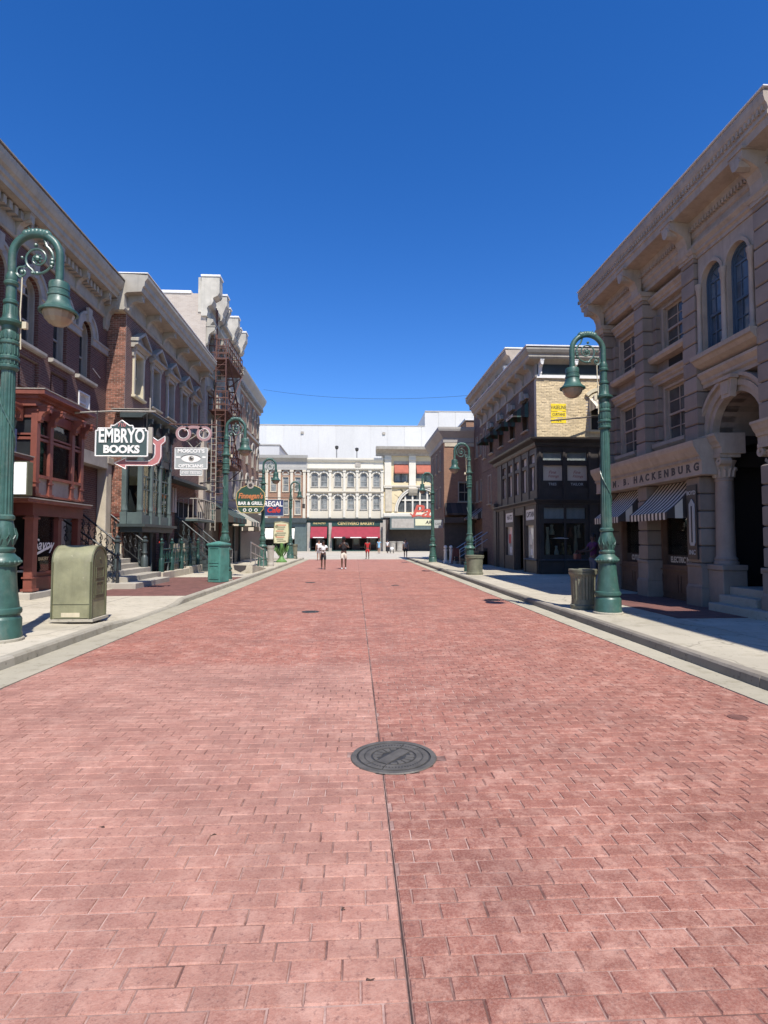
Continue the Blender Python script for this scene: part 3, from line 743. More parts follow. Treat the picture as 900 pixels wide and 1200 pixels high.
for z0, z1 in ((.48, .74), (.80, 1.02)):
    for a, b_, c, d in ((mc - .16, mc + .16, z0, z0 + .02), (mc - .16, mc + .16, z1 - .02, z1), (mc - .16, mc - .14, z0 + .02, z1 - .02), (mc + .14, mc + .16, z0 + .02, z1 - .02)): m.box(mx1 + .011, mx1 + .022, a, b_, SW + c, SW + d)
m.box(mx1 + .01, mx1 + .03, mc - .02, mc + .02, SW + 1.16, SW + 1.2); m.build('door_panel', 'mail_dark', door)
m = MB(); m.box(mx0 + .02, mx1 - .02, my0 - .012, my0 + .02, SW + .33, SW + .35); m.box(mx0 + .05, mx1 - .05, my0 - .008, my0 + .02, SW + .07, SW + .30); m.build('lower_panel', 'mail_green', t)
m = MB(); m.box(mx0 + .18, mx0 + .52, my0 - .0115, my0 + .01, SW + .09, SW + .17); m.build('scuffed_patch', 'trim_cream', t)
m = MB(); m.box(mx0 - .03, mx1 + .05, my0 - .03, my1 + .03, SW, SW + .05); m.build('base_plate', 'kerb', t)
for x in (mx1 - .015, mx0 + .01):
    m = MB(); m.tube([(x, my0 - .022, SW + .06), (x, my0 - .022, SW + 1.12)], .012, 5); m.build('corner_bead', 'mail_dark', t)

def bin_(x, y, r, h, lab, mat='can_green', fl=24, grp='round bins'):
    t = thing('litter_bin', lab, 'bin', (x, y, SW), grp)
    m = MB(); m.lathe(x, y, [(r * .92, SW), (r * .94, SW + .10 * h), (r * .86, SW + .12 * h), (r * .84, SW + .25 * h)], 32); m.build('foot', mat, t, smooth=True)
    m = MB(); m.lathe(x, y, [(r * .84, SW + .24 * h), (r * .90, SW + .78 * h), (r * .96, SW + .86 * h)], 48, flute=.05 if fl else 0); m.build('fluted_body', mat, t)
    m = MB(); m.lathe(x, y, [(r * .96, SW + .85 * h), (r * 1.02, SW + .88 * h), (r * 1.02, SW + .93 * h), (r * .97, SW + .94 * h), (r * 1.03, SW + .95 * h), (r * 1.03, SW + h), (r * .72, SW + h + .01), (r * .68, SW + .9 * h), (.01, SW + .9 * h)], 32); m.build('rim', mat, t, smooth=True)
    return t
bin_(5.10, 12.55, .30, .88, 'fluted olive bin tucked behind the base of the near right lamp')
bin_(5.32, 25.2, .41, .86, 'squat round olive bin in front of the second lamp on the right', fl=0)
bin_(-5.0, 33.9, .22, 1.2, 'narrow grey bin behind the lamp by the tavern sign', 'stone_grey')
bin_(-5.0, 47.2, .25, 1.2, 'narrow olive bin beside the furthest lamp on the left')
for x, l in ((5.2, 'left one of two pale bins before the far dark theatre doors'), (6.2, 'right one of two pale bins before the far dark theatre doors')): bin_(x, 79.5, .5, 1.35, l, 'stone_grey', fl=0)
# teal cabinet in front of the third lamp
t = thing('utility_cabinet', 'weathered teal cabinet with a low pitched lid on the left kerb', 'cabinet', (-5.02, 21.2, SW))
ca, sa = math.cos(R(-24)), math.sin(R(-24))
def rz_(x, y, z): return (-5.02 + x * ca - y * sa, 21.2 + x * sa + y * ca, z)
m = MB(rz_); m.box(-.27, .27, -.27, .27, SW, SW + 1.34); m.build('body', 'teal_box', t, bevel=.012)
m = MB(rz_); m.box(-.31, .31, -.31, .31, SW + 1.34, SW + 1.40); m.add([(-.31, -.31, SW + 1.40), (.31, -.31, SW + 1.40), (.31, .31, SW + 1.40), (-.31, .31, SW + 1.40), (0, 0, SW + 1.50)], [(0, 1, 4), (1, 2, 4), (2, 3, 4), (3, 0, 4), (0, 1, 2, 3)]); m.build('lid', 'teal_box', t)
m = MB(rz_)
for z0, z1 in ((.12, .62), (.70, 1.26)):
    for a, b_, c, d in ((-.21, .21, z0, z0 + .025), (-.21, .21, z1 - .025, z1), (-.21, -.185, z0 + .025, z1 - .025), (.185, .21, z0 + .025, z1 - .025)): m.box(a, b_, -.285, -.262, SW + c, SW + d)
m.build('panel_frame', 'teal_box', t)
# ================================================================== RIGHT SIDE
# ------------------------------------------------------------------ brownstone corner building (M. B. HACKENBURG)
F = Fr('R', 8.35, -.58, .82)
b1 = thing('brownstone_building', 'brown stone building with M. B. HACKENBURG over striped awnings, nearest on the right', 'building', (8.5, 14.5, SW))
Y0, Y1 = 10.5, 18.55
piers = [(18.14, 18.5), (15.68, 16.16), (13.31, 13.82), (10.78, 11.28)]
m = MB(F)
ops = [(16.75, 17.95, 4.3, 5.8), (14.22, 15.42, 4.3, 5.8), (16.75, 17.95, 6.72, 8.0), (14.22, 15.42, 6.72, 8.0), (16.5, 18.0, .9, 3.0), (14.0, 15.7, .9, 3.0),
       (11.5, 13.1, SW, 4.05, True), (11.56, 12.26, 6.0, 7.60, True), (12.43, 13.13, 6.0, 7.60, True)]
# merge stacked openings per column
wall(m, Y0, Y1, 0, 9.0, -.30, 0, ops); m.build('wall', 'brownstone', b1)
m = MB(F); m.box(Y0, Y1, -9, -1.6, 4.06, 9.9); m.box(Y0, 11.4, -9, -.31, 0, 9.9); m.box(13.3, Y1, -9, -1.9, 0, 4.05); m.box(11.4, 13.3, -9, -2.6, 0, 4.05); m.box(Y0, Y1, -1.6, -.302, 9.0, 9.9); m.build('rear_block', 'brownstone', b1)
m = MB(F); m.box(13.3, Y1, -1.9, -.31, 3.35, 3.7); m.box(13.3, Y1, -1.9, -.31, SW - .1, .5); m.box(13.62, 13.7, -1.9, -.31, .5, 3.35); m.build('shop_interior', 'interior_dark', b1)
m = MB(F); m.box(16.5, 18.4, -1.4, -.5, .5, .88); m.box(13.9, 15.8, -1.4, -.5, .5, .88); m.build('display_shelf', 'wood_brown', b1)
for (u, z, w, h, mm) in ((14.35, .9, .5, .38, 'box_tan'), (14.6, 1.28, .4, .3, 'box_tan'), (15.25, .9, .22, .5, 'bottle_green'), (15.1, 1.4, .16, .34, 'curtain'), (17.2, .9, .34, .6, 'bottle_green'), (16.85, 1.5, .22, .7, 'blind'), (17.5, 2.1, .3, .5, 'curtain')):
    m = MB(F); m.lathe(u, -.8, [(w * .5, z), (w * .55, z + h * .2), (w * .4, z + h * .6), (w * .5, z + h)], 8 if mm != 'box_tan' else 4); m.build('display_item', mm, b1)
# rusticated piers, block on block
blk = {}
L = F.loc()
def stone(u0, u1, w0, w1, z0, z1, ch=.022):
    k = (round(u1 - u0, 3), round(w1 - w0, 3), round(z1 - z0, 3))
    if k not in blk:
        a, b_, c = k; mb = MB(L); h = a / 2
        for z, q in ((0, 1),): pass
        b_ *= F.ws
        mb.add([(-h + ch, 0, 0), (h - ch, 0, 0), (h - ch, b_ - ch, 0), (-h + ch, b_ - ch, 0)] +
               [(-h, 0, ch), (h, 0, ch), (h, b_, ch), (-h, b_, ch), (-h, 0, c - ch), (h, 0, c - ch), (h, b_, c - ch), (-h, b_, c - ch)] +
               [(-h + ch, 0, c), (h - ch, 0, c), (h - ch, b_ - ch, c), (-h + ch, b_ - ch, c)],
               [(0, 1, 2, 3), (12, 13, 14, 15)] + [(i, (i + 1) % 4, 4 + (i + 1) % 4, 4 + i) for i in range(4)] + [(4 + i, 4 + (i + 1) % 4, 8 + (i + 1) % 4, 8 + i) for i in range(4)] + [(8 + i, 8 + (i + 1) % 4, 12 + (i + 1) % 4, 12 + i) for i in range(4)])
        blk[k] = mb.mesh('stone_block', 'brownstone')
    put(blk[k], 'stone_block', b1, Vector(F((u0 + u1) / 2, w0, z0)) - root_loc(b1))
for i, (a, b_) in enumerate(piers):
    wf = .49 if i != 2 else .47
    m = MB(F); m.box(a + .04, b_ - .04, .002, wf - .045, 3.98, 8.3); m.box(a + .04, b_ - .04, .002, wf - .045, 1.12, 3.14); m.build('pier_core', 'brownstone_dark', b1)
    z = 3.98
    while z < 8.3:
        h = .385
        stone(a, b_, .0, wf, z, z + h - .022)
        ret = .20
        if i < 3 and z + h < 8.1 and not (5.78 < z < 6.65):
            stone(a - ret, a - .002, .0, .16, z, z + h - .022); stone(b_ + .002, b_ + ret, .0, .16, z, z + h - .022) if i else None
        z += h
    z = 1.12
    while z < 3.1:
        stone(a, b_, .0, wf, z, z + .383); z += .405
    m = MB(F); m.box(a - .05, b_ + .05, 0, wf + .06, SW - .02, .55); m.wz([(0, .55), (wf + .06, .55), (wf + .02, .62), (wf + .02, 1.02), (wf + .05, 1.06), (wf + .05, 1.11), (0, 1.11)], a - .03, b_ + .03); m.build('pier_pedestal', 'brownstone', b1, bevel=.012)
    m = MB(F); m.box(a - .04, b_ + .04, 0, wf + .04, 8.31, 8.40); m.wz([(0, 8.40), (wf + .06, 8.40), (wf + .12, 8.47), (wf + .12, 8.53), (0, 8.53)], a - .08, b_ + .08); m.build('pier_cap', 'brownstone_trim', b1)
# entablature over the shop, lettering
def cornice(fr, prof, u0, u1, name, mat, parent, **k):
    m = MB(fr); m.wz(prof, u0, u1); return m.build(name, mat, parent, **k)
cornice(F, [(-.1, 3.14), (.66, 3.14), (.66, 3.18), (.64, 3.19), (.64, 3.46), (.67, 3.48), (.69, 3.56), (.74, 3.60), (.80, 3.70), (.86, 3.78), (.88, 3.86), (.88, 3.92), (.6, 3.975), (-.1, 3.975)], 12.98, 18.6, 'shop_entablature', 'brownstone_trim', b1)
m = MB(F)
u = 13.02
while u < 18.58: m.box(u, u + .035, .665, .715, 3.495, 3.545); u += .07
m.build('dentil_row', 'brownstone_trim', b1, kind='stuff')
def serif_text(txt, u, w, z, size, gap=.03):
    """spaced slab lettering: each letter gets foot and head serifs"""
    return text(txt, F, u, w, z, size, 'letter_dark', b1, sx=1.12, bold=.0, ext=.006)
x = 17.85
adv = {'M': .34, 'W': .3, '.': .12, ' ': .16, 'B': .27, 'H': .30, 'A': .29, 'C': .28, 'K': .29, 'E': .26, 'N': .29, 'U': .29, 'R': .28, 'G': .29}
total = sum(adv[c] for c in 'M. B. HACKENBURG'); k = (17.5 - 13.02) / total; x = 17.5
for c in 'M. B. HACKENBURG':
    a = adv[c] * k
    if c != ' ':
        o = text(c, F, x - a / 2, .644, 3.325, .25, 'letter_dark', b1, sx=1.12, bold=.009, ext=.006)
        m = MB(F); h = .088
        feet = {'M': (-.085, .085), 'B': (-.055,), 'H': (-.065, .065), 'A': (-.08, .08), 'K': (-.06, .07), 'E': (-.05,), 'N': (-.065, .065), 'R': (-.055, .075), 'U': (), 'C': (), 'G': (), '.': ()}[c]
        heads = {'M': (-.085, .085), 'B': (-.055,), 'H': (-.065, .065), 'A': (), 'K': (-.06, .06), 'E': (-.05,), 'N': (-.065, .065), 'R': (-.055,), 'U': (-.06, .06), 'C': (), 'G': (), '.': ()}[c]
        for q in feet: m.box(x - a / 2 - q - .032, x - a / 2 - q + .032, .643, .6475, 3.325 - h - .004, 3.325 - h + .012)
        for q in heads: m.box(x - a / 2 - q - .032, x - a / 2 - q + .032, .643, .6475, 3.325 + h - .012, 3.325 + h + .004)
        if m.v: m.build('serif', 'letter_dark', o)
    x -= a
# lintels, sills and string courses
lint = lambda z: [(0, z), (.16, z), (.16, z + .07), (.22, z + .11), (.22, z + .16), (.30, z + .22), (.30, z + .27), (0, z + .30)]
sil = lambda z: [(0, z), (.26, z), (.34, z + .07), (.34, z + .16), (0, z + .19)]
for (a, b_) in ((16.32, 18.03), (13.83, 15.78)):
    cornice(F, lint(5.86), a, b_, 'window_hood', 'brownstone_trim', b1); cornice(F, lint(8.06), a + .1, b_ - .1, 'window_hood', 'brownstone_trim', b1)
    cornice(F, sil(4.08), a + .22, b_ - .22, 'window_ledge', 'brownstone_trim', b1); cornice(F, sil(6.50), a, b_, 'string_course', 'brownstone_trim', b1)
m = MB(F); m.box(14.5, 15.1, .0, .02, 6.2, 6.46); m.build('vent', 'interior_dark', b1)
for uc in (17.35, 14.82):
    for z, h in ((4.3, 1.5), (6.72, 1.28)):
        win(F, uc, z, 1.06, h - .08, b1, 'brownstone_trim', 'glass_window', cols=2, rows=2, depth=.15, proud=.0, sill=False)
# arched double window in its own surround
m = MB(F); wall(m, 11.40, 13.28, 5.95, 8.28, .005, .36, [(11.56, 12.26, 6.0, 7.60, True), (12.43, 13.13, 6.0, 7.60, True)]); m.build('window_surround', 'brownstone_trim', b1)
cornice(F, [(0, 8.28), (.40, 8.28), (.40, 8.36), (.46, 8.40), (.46, 8.46), (.54, 8.54), (.54, 8.60), (0, 8.64)], 11.34, 13.30, 'surround_hood', 'brownstone_trim', b1)
cornice(F, [(0, 5.56), (.30, 5.60), (.52, 5.70), (.60, 5.78), (.66, 5.80), (.66, 5.90), (0, 5.945)], 11.28, 13.30, 'surround_sill', 'brownstone_trim', b1)
for uc in (11.91, 12.78):
    m = MB(F); m.arc_ring(uc, 7.60, .355, .43, .362, .40, 12); m.build('arch_moulding', 'brownstone_trim', b1)
    win(F, uc, 6.0, .62, 1.60, b1, 'blue_frame', 'glass_blue', arch=True, cols=3, rows=2, depth=-.10, cas=.035, proud=.20, sill=False)
for uc in (11.47, 12.345, 13.22):
    m = MB(F); m.lathe(uc, .40, [(.085, 5.95), (.085, 6.02), (.062, 6.05), (.055, 7.36), (.07, 7.38), (.075, 7.5), (.095, 7.55), (.095, 7.62), (.01, 7.62)], 14); m.build('colonnette', 'brownstone_trim', b1, smooth=True)
# string courses over the arch
cornice(F, [(0, 5.18), (.30, 5.18), (.30, 5.26), (.36, 5.30), (.36, 5.36), (.46, 5.46), (.46, 5.52), (0, 5.555)], 11.30, 13.29, 'string_course', 'brownstone_trim', b1)
# the arch
m = MB(F)
for r0, r1, w1 in ((.80, .92, .22), (.92, 1.04, .28), (1.04, 1.12, .25), (1.12, 1.20, .34)): m.arc_ring(12.3, 4.05, r0 + .002, r1, .003, w1, 22)
m.build('archivolt', 'brownstone_trim', b1)
m = MB(F); m.arc_ring(12.3, 4.05, .795, .83, -1.2, .0, 18); m.build('arch_soffit', 'brownstone', b1)
m = MB(F); m.uz([(12.16, 4.72), (12.44, 4.72), (12.52, 5.2), (12.08, 5.2)], .3, .46); m.uz([(12.22, 4.80), (12.38, 4.80), (12.42, 5.08), (12.18, 5.08)], .455, .49); m.box(12.04, 12.56, .3, .54, 5.10, 5.175); m.build('keystone', 'brownstone_trim', b1)
for uc in (13.03, 11.28):
    # column, pedestal and its block of entablature
    m = MB(F); m.box(uc - .28, uc + .275, -.31, .30, SW - .02, .98); m.box(uc - .31, uc + .277, -.31, .34, .98, 1.10); m.build('column_pedestal', 'brownstone', b1, bevel=.012)
    m = MB(F); m.lathe(uc, .30, [(.27, 1.10), (.27, 1.16), (.245, 1.19), (.255, 1.23), (.215, 1.28), (.21, 1.5), (.185, 2.98), (.205, 3.0), (.205, 3.04), (.18, 3.05)], 28) if False else MB.lathe(m, uc, .0, [(.27, 1.10), (.27, 1.16), (.245, 1.19), (.255, 1.23), (.215, 1.28), (.21, 1.5), (.185, 2.98), (.205, 3.0), (.205, 3.04), (.18, 3.05)], 28); m.build('column', 'brownstone', b1, smooth=True)
    m = MB(F); m.lathe(uc, .0, [(.185, 3.05), (.2, 3.2), (.25, 3.38), (.28, 3.44)], 20)
    for k in range(12):
        a = 2 * math.pi * k / 12
        m.tube([(uc + .21 * math.cos(a), .0 + .21 * math.sin(a), 3.07), (uc + .225 * math.cos(a), .0 + .225 * math.sin(a), 3.2), (uc + .275 * math.cos(a), .0 + .275 * math.sin(a), 3.27), (uc + .28 * math.cos(a), .0 + .28 * math.sin(a), 3.22)], [.035, .04, .03, .012], 4)
    for du in (-.22, .22):
        m.arc_ring(uc + du, 3.42, .03, .10, .0, .30, 10, 0, 2 * math.pi)
    m.box(uc - .30, uc + .275, -.22, .32, 3.50, 3.58); m.build('capital', 'brownstone_trim', b1)
    cornice(F, [(-.31, 3.58), (.30, 3.58), (.30, 3.72), (.34, 3.74), (.36, 3.80), (.42, 3.86), (.46, 3.94), (.50, 3.98), (.50, 4.03), (-.31, 4.045)], uc - .34, uc + .275, 'impost_block', 'brownstone_trim', b1)
m = MB(F); wall(m, 11.3, 13.3, .5, 4.0, -2.55, -2.5, [(11.75, 12.65, .5, 2.7)]); m.build('porch_wall', 'brownstone_dark', b1)
m = MB(F); m.box(11.76, 12.64, -2.58, -2.54, .5, 2.7); d = m.build('door', 'wood_brown', b1)
m = MB(F); m.ball((11.86, -2.5, 1.55), .03, 4); m.build('handle', 'gold', d)
for k in range(3):
    m = MB(F); m.box(11.57 - .9 * (k == 0), 12.74, -2.5 + .001 * k, .75 - .30 * k, SW + .17 * k - .02, SW + .17 * (k + 1)); m.build('step', 'step_stone', b1, bevel=.01)
# shop windows, awnings, stall risers
SIGNW = {14.85: 'ELECTRIC MENU', 17.25: 'CUTLERY & TOOLS'}
for (a, b_) in ((16.5, 18.0), (14.0, 15.7)):
    uc = (a + b_) / 2
    m = MB(F); m.box(a, a + .09, -.2, .02, .9, 3.0); m.box(b_ - .09, b_, -.2, .02, .9, 3.0); m.box(a + .09, b_ - .09, -.2, .02, 2.9, 3.0); m.box(a + .09, b_ - .09, -.2, .03, .9, 1.0); fr_ = m.build('shop_window', 'wood_brown', b1)
    m = MB(F); m.box(a + .09, b_ - .09, -.12, -.11, 1.0, 2.9); m.build('pane', 'shop_glass', fr_)
    m = MB(F); m.box(a + .10, b_ - .10, -.108, -.102, 1.0, 1.26); m.build('sign_band', 'interior_brown', fr_)
    text('ELECTRIC MENU' if uc < 15.5 else 'CUTLERY', F, uc, -.10, 1.13, .21, 'curtain', fr_, sx=.75, bold=.006, ext=.003)
    m = MB(F); m.box(a - .02, b_ + .02, -.1, .05, SW, .16); m.box(a - .02, b_ + .02, -.1, .02, .16, .9)
    for c, d in ((a + .06, uc - .05), (uc + .05, b_ - .06)):
        for q in ((c, d, .28, .31), (c, d, .72, .75), (c, c + .03, .31, .72), (d - .03, d, .31, .72)): m.box(q[0], q[1], .0, .045, q[2], q[3])
    m.box(a - .05, b_ + .05, 0, .08, .86, .898); m.build('stall_riser', 'wood_brown', b1)
    # striped awning: every stripe a strip of cloth
    a2, b2 = (16.35, 18.05) if uc > 16 else (13.86, 15.72)
    n = 21
    P = lambda t: (.08 + .98 * t, 3.12 - .80 * t - .06 * math.sin(math.pi * t))
    for k in range(n):
        u0 = a2 + (b2 - a2) * k / n; u1 = a2 + (b2 - a2) * (k + 1) / n
        m = MB(F); prof = [P(t / 4) for t in range(5)]
        low = [(w, z - .012) for w, z in prof]
        m.wz(prof + low[::-1], u0, u1)
        uc2 = (u0 + u1) / 2; r = (u1 - u0) / 2; zz = P(1)[1] - .012
        m.uz([(u0, zz), (u0, zz - .12)] + [(uc2 - r * math.cos(math.pi * q / 5), zz - .12 - .05 * math.sin(math.pi * q / 5)) for q in range(1, 5)] + [(u1, zz - .12), (u1, zz)], P(1)[0] - .010, P(1)[0])
        o = m.build('awning_stripe', 'awning_white' if k % 2 else 'awning_dark', b1)
    m = MB(F)
    for u0 in (a2, b2):
        m.tube([(u0, .05, 2.42), (u0, 1.04, 2.31)], .012, 5)
    m.tube([(a2, 1.04, 2.31), (b2, 1.04, 2.31)], .012, 5)
    m.build('awning_frame', 'iron', b1)
    for k in range(4):                                             # striped side cheek, nearest end
        w0 = .1 + .24 * k; w1 = w0 + .24
        t0 = (w0 - .08) / .98; t1 = (w1 - .08) / .98
        m = MB(F); m.add([(a2 - .002, w0, P(t0)[1]), (a2 - .002, w1, P(t1)[1]), (a2 - .002, w1, 2.18), (a2 - .002, w0, 2.18), (a2 - .010, w0, P(t0)[1]), (a2 - .010, w1, P(t1)[1]), (a2 - .010, w1, 2.18), (a2 - .010, w0, 2.18)], [(0, 1, 2, 3), (4, 5, 6, 7), (0, 1, 5, 4), (1, 2, 6, 5), (2, 3, 7, 6), (3, 0, 4, 7)])
        m.build('awning_cheek', 'awning_white' if k % 2 == 0 else 'awning_dark', b1)
m = MB(F)
cu_, cz_ = 14.66, 1.98
m.tube([(cu_ - .36, -.14, cz_), (cu_ - .30, -.14, cz_ + .11), (cu_ + .28, -.14, cz_ + .10), (cu_ + .36, -.14, cz_), (cu_ + .28, -.14, cz_ - .11), (cu_ - .30, -.14, cz_ - .10)], .014, 5, True)
ns_ = m.build('neon_sign', 'neon_red', b1); text('OPEN', F, cu_, -.145, cz_, .2, 'neon_red', b1, sx=1.1, bold=.004, ext=.004)
m = MB(F); m.box(16.75, 17.3, -.15, -.13, 1.92, 2.02); m.build('neon_sign', 'neon_red', b1)
# thermometer board on the pier beside the second awning
m = MB(F); m.box(13.79, 14.01, .33, .37, .98, 2.92) if False else m.box(13.38, 13.76, .49, .53, 1.2, 2.95); tb = m.build('thermometer_board', 'black_paint', b1)
m = MB(F); m.uz([(13.48, 1.52), (13.62, 1.52), (13.66, 1.6), (13.66, 2.5), (13.55, 2.62), (13.44, 2.5), (13.44, 1.6)], .53, .545); m.build('gauge', 'sign_grey', tb)
m = MB(F); m.box(13.53, 13.57, .545, .555, 1.6, 2.45); m.build('tube', 'letter_dark', tb)
text('BOYD', F, 13.57, .532, 2.76, .13, 'sign_grey', tb, bold=.003, ext=.004); text('INC', F, 13.57, .532, 1.36, .15, 'sign_grey', tb, bold=.003, ext=.004)
# top cornice
cornice(F, [(-.3, 8.56), (.34, 8.56), (.34, 8.66), (.39, 8.70), (.39, 8.80), (.44, 8.84), (.44, 9.06), (-.3, 9.06)], Y0 - .02, Y1 + .02, 'architrave', 'brownstone_trim', b1)
cornice(F, [(-.3, 9.06), (.50, 9.06), (.52, 9.20), (1.02, 9.24), (1.04, 9.40), (1.08, 9.42), (1.08, 9.48), (1.05, 9.52), (1.09, 9.62), (1.13, 9.66), (1.16, 9.76), (1.16, 9.86), (-.3, 9.90)], 10.17, 18.81, 'top_cornice', 'brownstone_trim', b1)
m = MB(F)
u = 10.25
while u < 18.95: m.box(u, u + .05, 1.045, 1.115, 9.535, 9.64); u += .115
u = 10.6
while u < 18.5: m.box(u, u + .05, .40, .545, 8.95, 9.045); u += .10
m.build('dentil_course', 'brownstone_trim', b1, kind='stuff')
for (a, b_) in piers:
    bracket(F, (a + b_) / 2, 8.42, .52, .80, .36, 'brownstone_trim', b1, w_at=.46)
m = MB(F); m.box(10.13, 18.85, -9, 1.19, 9.903, 9.925); m.build('roof_edge', 'roof_white', b1)
# street building further back on the right whose shade falls on the pavement; it stands beyond the frame
Fb = Fr('R', 8.45)
b0 = thing('corner_building', 'brick block on the right, nearer than the brownstone and outside the frame', 'building', (8.5, 0, SW))
m = MB(Fb); wall(m, -7, 4.7, 0, 11.2, -.3, 0, [(k, k + 1.1, z, z + 1.8) for k in (-5.4, -2.6, .2, 3.0) for z in (1.2, 4.6, 7.8)]); m.box(-7, 4.7, -8, -.3, 0, 11.2); m.build('wall', 'brick_red', b0)
cornice(Fb, [(-.3, 11.2), (.3, 11.2), (.5, 11.6), (.62, 11.7), (.62, 12.0), (-.3, 12.05)], -7.2, 4.95, 'cornice', 'trim_grey', b0)
for k in (-5.4, -2.6, .2, 3.0):
    for z in (1.2, 4.6, 7.8): win(Fb, k + .55, z, .96, 1.72, b0, depth=.2)
b0b = thing('unseen_rear_building', 'unseen plain brick block behind the brownstone roof, above the alley', 'building', (12, 19, SW))  # unseen block, placed and sized for the shade on the corner shop
m = MB(); m.box(9.55, 16, 18.7, 20.9, 0, 11.7); m.build('wall', 'brick_brown', b0b)
m = MB(); m.box(9.45, 16.1, 18.65, 21.0, 11.70, 11.85); m.build('coping', 'trim_grey', b0b)

# ------------------------------------------------------------------ dark corner shop with yellow brick flank
G = Fr('R', 8.25); GC = Fr('C', 25.3)
b2 = thing('corner_shop_building', 'black fronted corner shop with a sunlit yellow brick flank above it', 'building', (8.25, 28, SW))
yr = (25.32, 36.6)
gw = [27.0, 29.3, 31.6, 33.9]
m = MB(G); wall(m, yr[0] + .30, yr[1], 6.02, 9.3, -.3, 0, [(u - .42, u + .42, 6.95, 8.4) for u in gw]); m.box(32.42, yr[1], -.3, 0, 0, 6.0); m.build('wall', 'brick_brown', b2)
m = MB(GC); wall(m, 8.25, 14.5, 6.3, 9.3, -.3, 0, [(10.75, 11.65, 6.65, 8.15)]); m.build('flank_wall', 'mortar', b2)
m = MB(GC)
z = 6.32; r_ = 0
while z < 9.25:
    x = 8.25 - (.12 if r_ % 2 else 0)
    while x < 13.2:
        a, c = max(x, 8.25), min(x + .232, 13.2)
        if c - a > .03 and not (c > 10.72 and a < 11.68 and z > 6.6 and z < 8.2):
            p = random.uniform(.008, .016) + (.012 if random.random() < .12 else 0); m.box(a, c, 0, p, z, z + .064)
        x += .243
    z += .074; r_ += 1
m.build('brick_face', 'brick_unit_yellow', b2, kind='stuff')
m = MB(); m.box(8.6, 16, 25.62, 36.55, 6.02, 9.3); m.box(9.3, 16, 26.4, 36.55, 0, 6.0); m.build('rear_block', 'interior_dark', b2)
# flank window with its hood and striped awning
win(GC, 11.2, 6.68, .82, 1.42, b2, 'trim_cream', 'glass_dark', depth=.18, cas=.05, cols=2, proud=.03)
m = MB(GC); m.arc_ring(11.2, 7.75, .74, .90, .018, .14, 10, R(40), R(140)); m.arc_ring(11.2, 7.72, .60, .70, .018, .10, 10, R(40), R(140)); m.box(11.08, 11.32, .02, .18, 8.38, 8.72); m.build('window_hood', 'trim_cream', b2)
def awning(fr, a, b_, z0, z1, d, n, m1, m2, parent, val=.13, w0=.03, cheeks=True):
    for k in range(n):
        u0 = a + (b_ - a) * k / n; u1 = a + (b_ - a) * (k + 1) / n
        m = MB(fr); m.wz([(w0, z0), (w0 + d, z1), (w0 + d, z1 - val), (w0 + d - .012, z1 - val), (w0 + d - .012, z1 - .015), (w0, z0 - .015)], u0, u1)
        m.build('awning_stripe', m1 if k % 2 == 0 else m2, parent)
    if cheeks:
        for u in (a, b_):
            q = 4
            for k in range(q):
                wa, wb = w0 + d * k / q, w0 + d * (k + 1) / q
                za, zb = z0 + (z1 - z0) * k / q, z0 + (z1 - z0) * (k + 1) / q
                s_ = -.003 if u == a else .003
                m = MB(fr); m.add([(u + s_, wa, za), (u + s_, wb, zb), (u + s_, wb, z1 - val), (u + s_, wa, z1 - val)], [(0, 1, 2, 3)]); m.v += []
                m.build('awning_cheek', m1 if k % 2 == 0 else m2, parent)
awning(GC, 10.7, 11.72, 8.18, 7.62, .75, 7, 'awning_white', 'trim_grey', b2, val=.10)
for u in gw:
    win(G, u, 6.95, .70, 1.40, b2, 'brown_black', 'glass_dark', depth=.2, cas=.06, cols=1, sm='trim_grey')
    awning(G, u - .62, u + .62, 8.25, 7.66, .75, 7, 'awning_green', 'awning_dark', b2, val=.16)
    m = MB(G); m.uz([(u - .62, 8.42), (u + .62, 8.42), (u + .5, 8.66), (u, 8.78), (u - .5, 8.66)], .003, .16); m.box(u - .16, u + .16, .15, .26, 8.40, 8.85); m.build('window_hood', 'trim_grey', b2)
m = MB(G); m.box(27.0 - .6, 27.0 + .6, .785, .797, 7.52, 7.65); v = m.build('valance', 'awning_white', b2)
text('BOND ST', G, 27.0, .797, 7.585, .12, 'letter_dark', v, bold=.003, ext=.003)
# ghost sign painted on the flank, boom
for (z, h, t_, s_) in ((7.72, .34, 'VASELINE', .235), (7.40, .24, 'CURTAINS', .17), (7.12, .24, '10 c', .15)):
    m = MB(GC); m.box(8.92, 9.62, .012, .026, z - h / 2, z + h / 2); o = m.build('painted_sign', 'sign_yellow', b2)
    text(t_, GC, 9.27, .027, z - .01, s_, 'letter_dark', o, sx=.72 if len(t_) > 5 else 1, bold=.004, ext=.002)
tp = tag(MB().tube([(8.65, 24.55, 6.95), (12.8, 25.25, 7.5)], .035, 8).build('flag_pole', 'brown_black'), 'bare dark pole slanting across the sunlit yellow brick flank', 'pole')
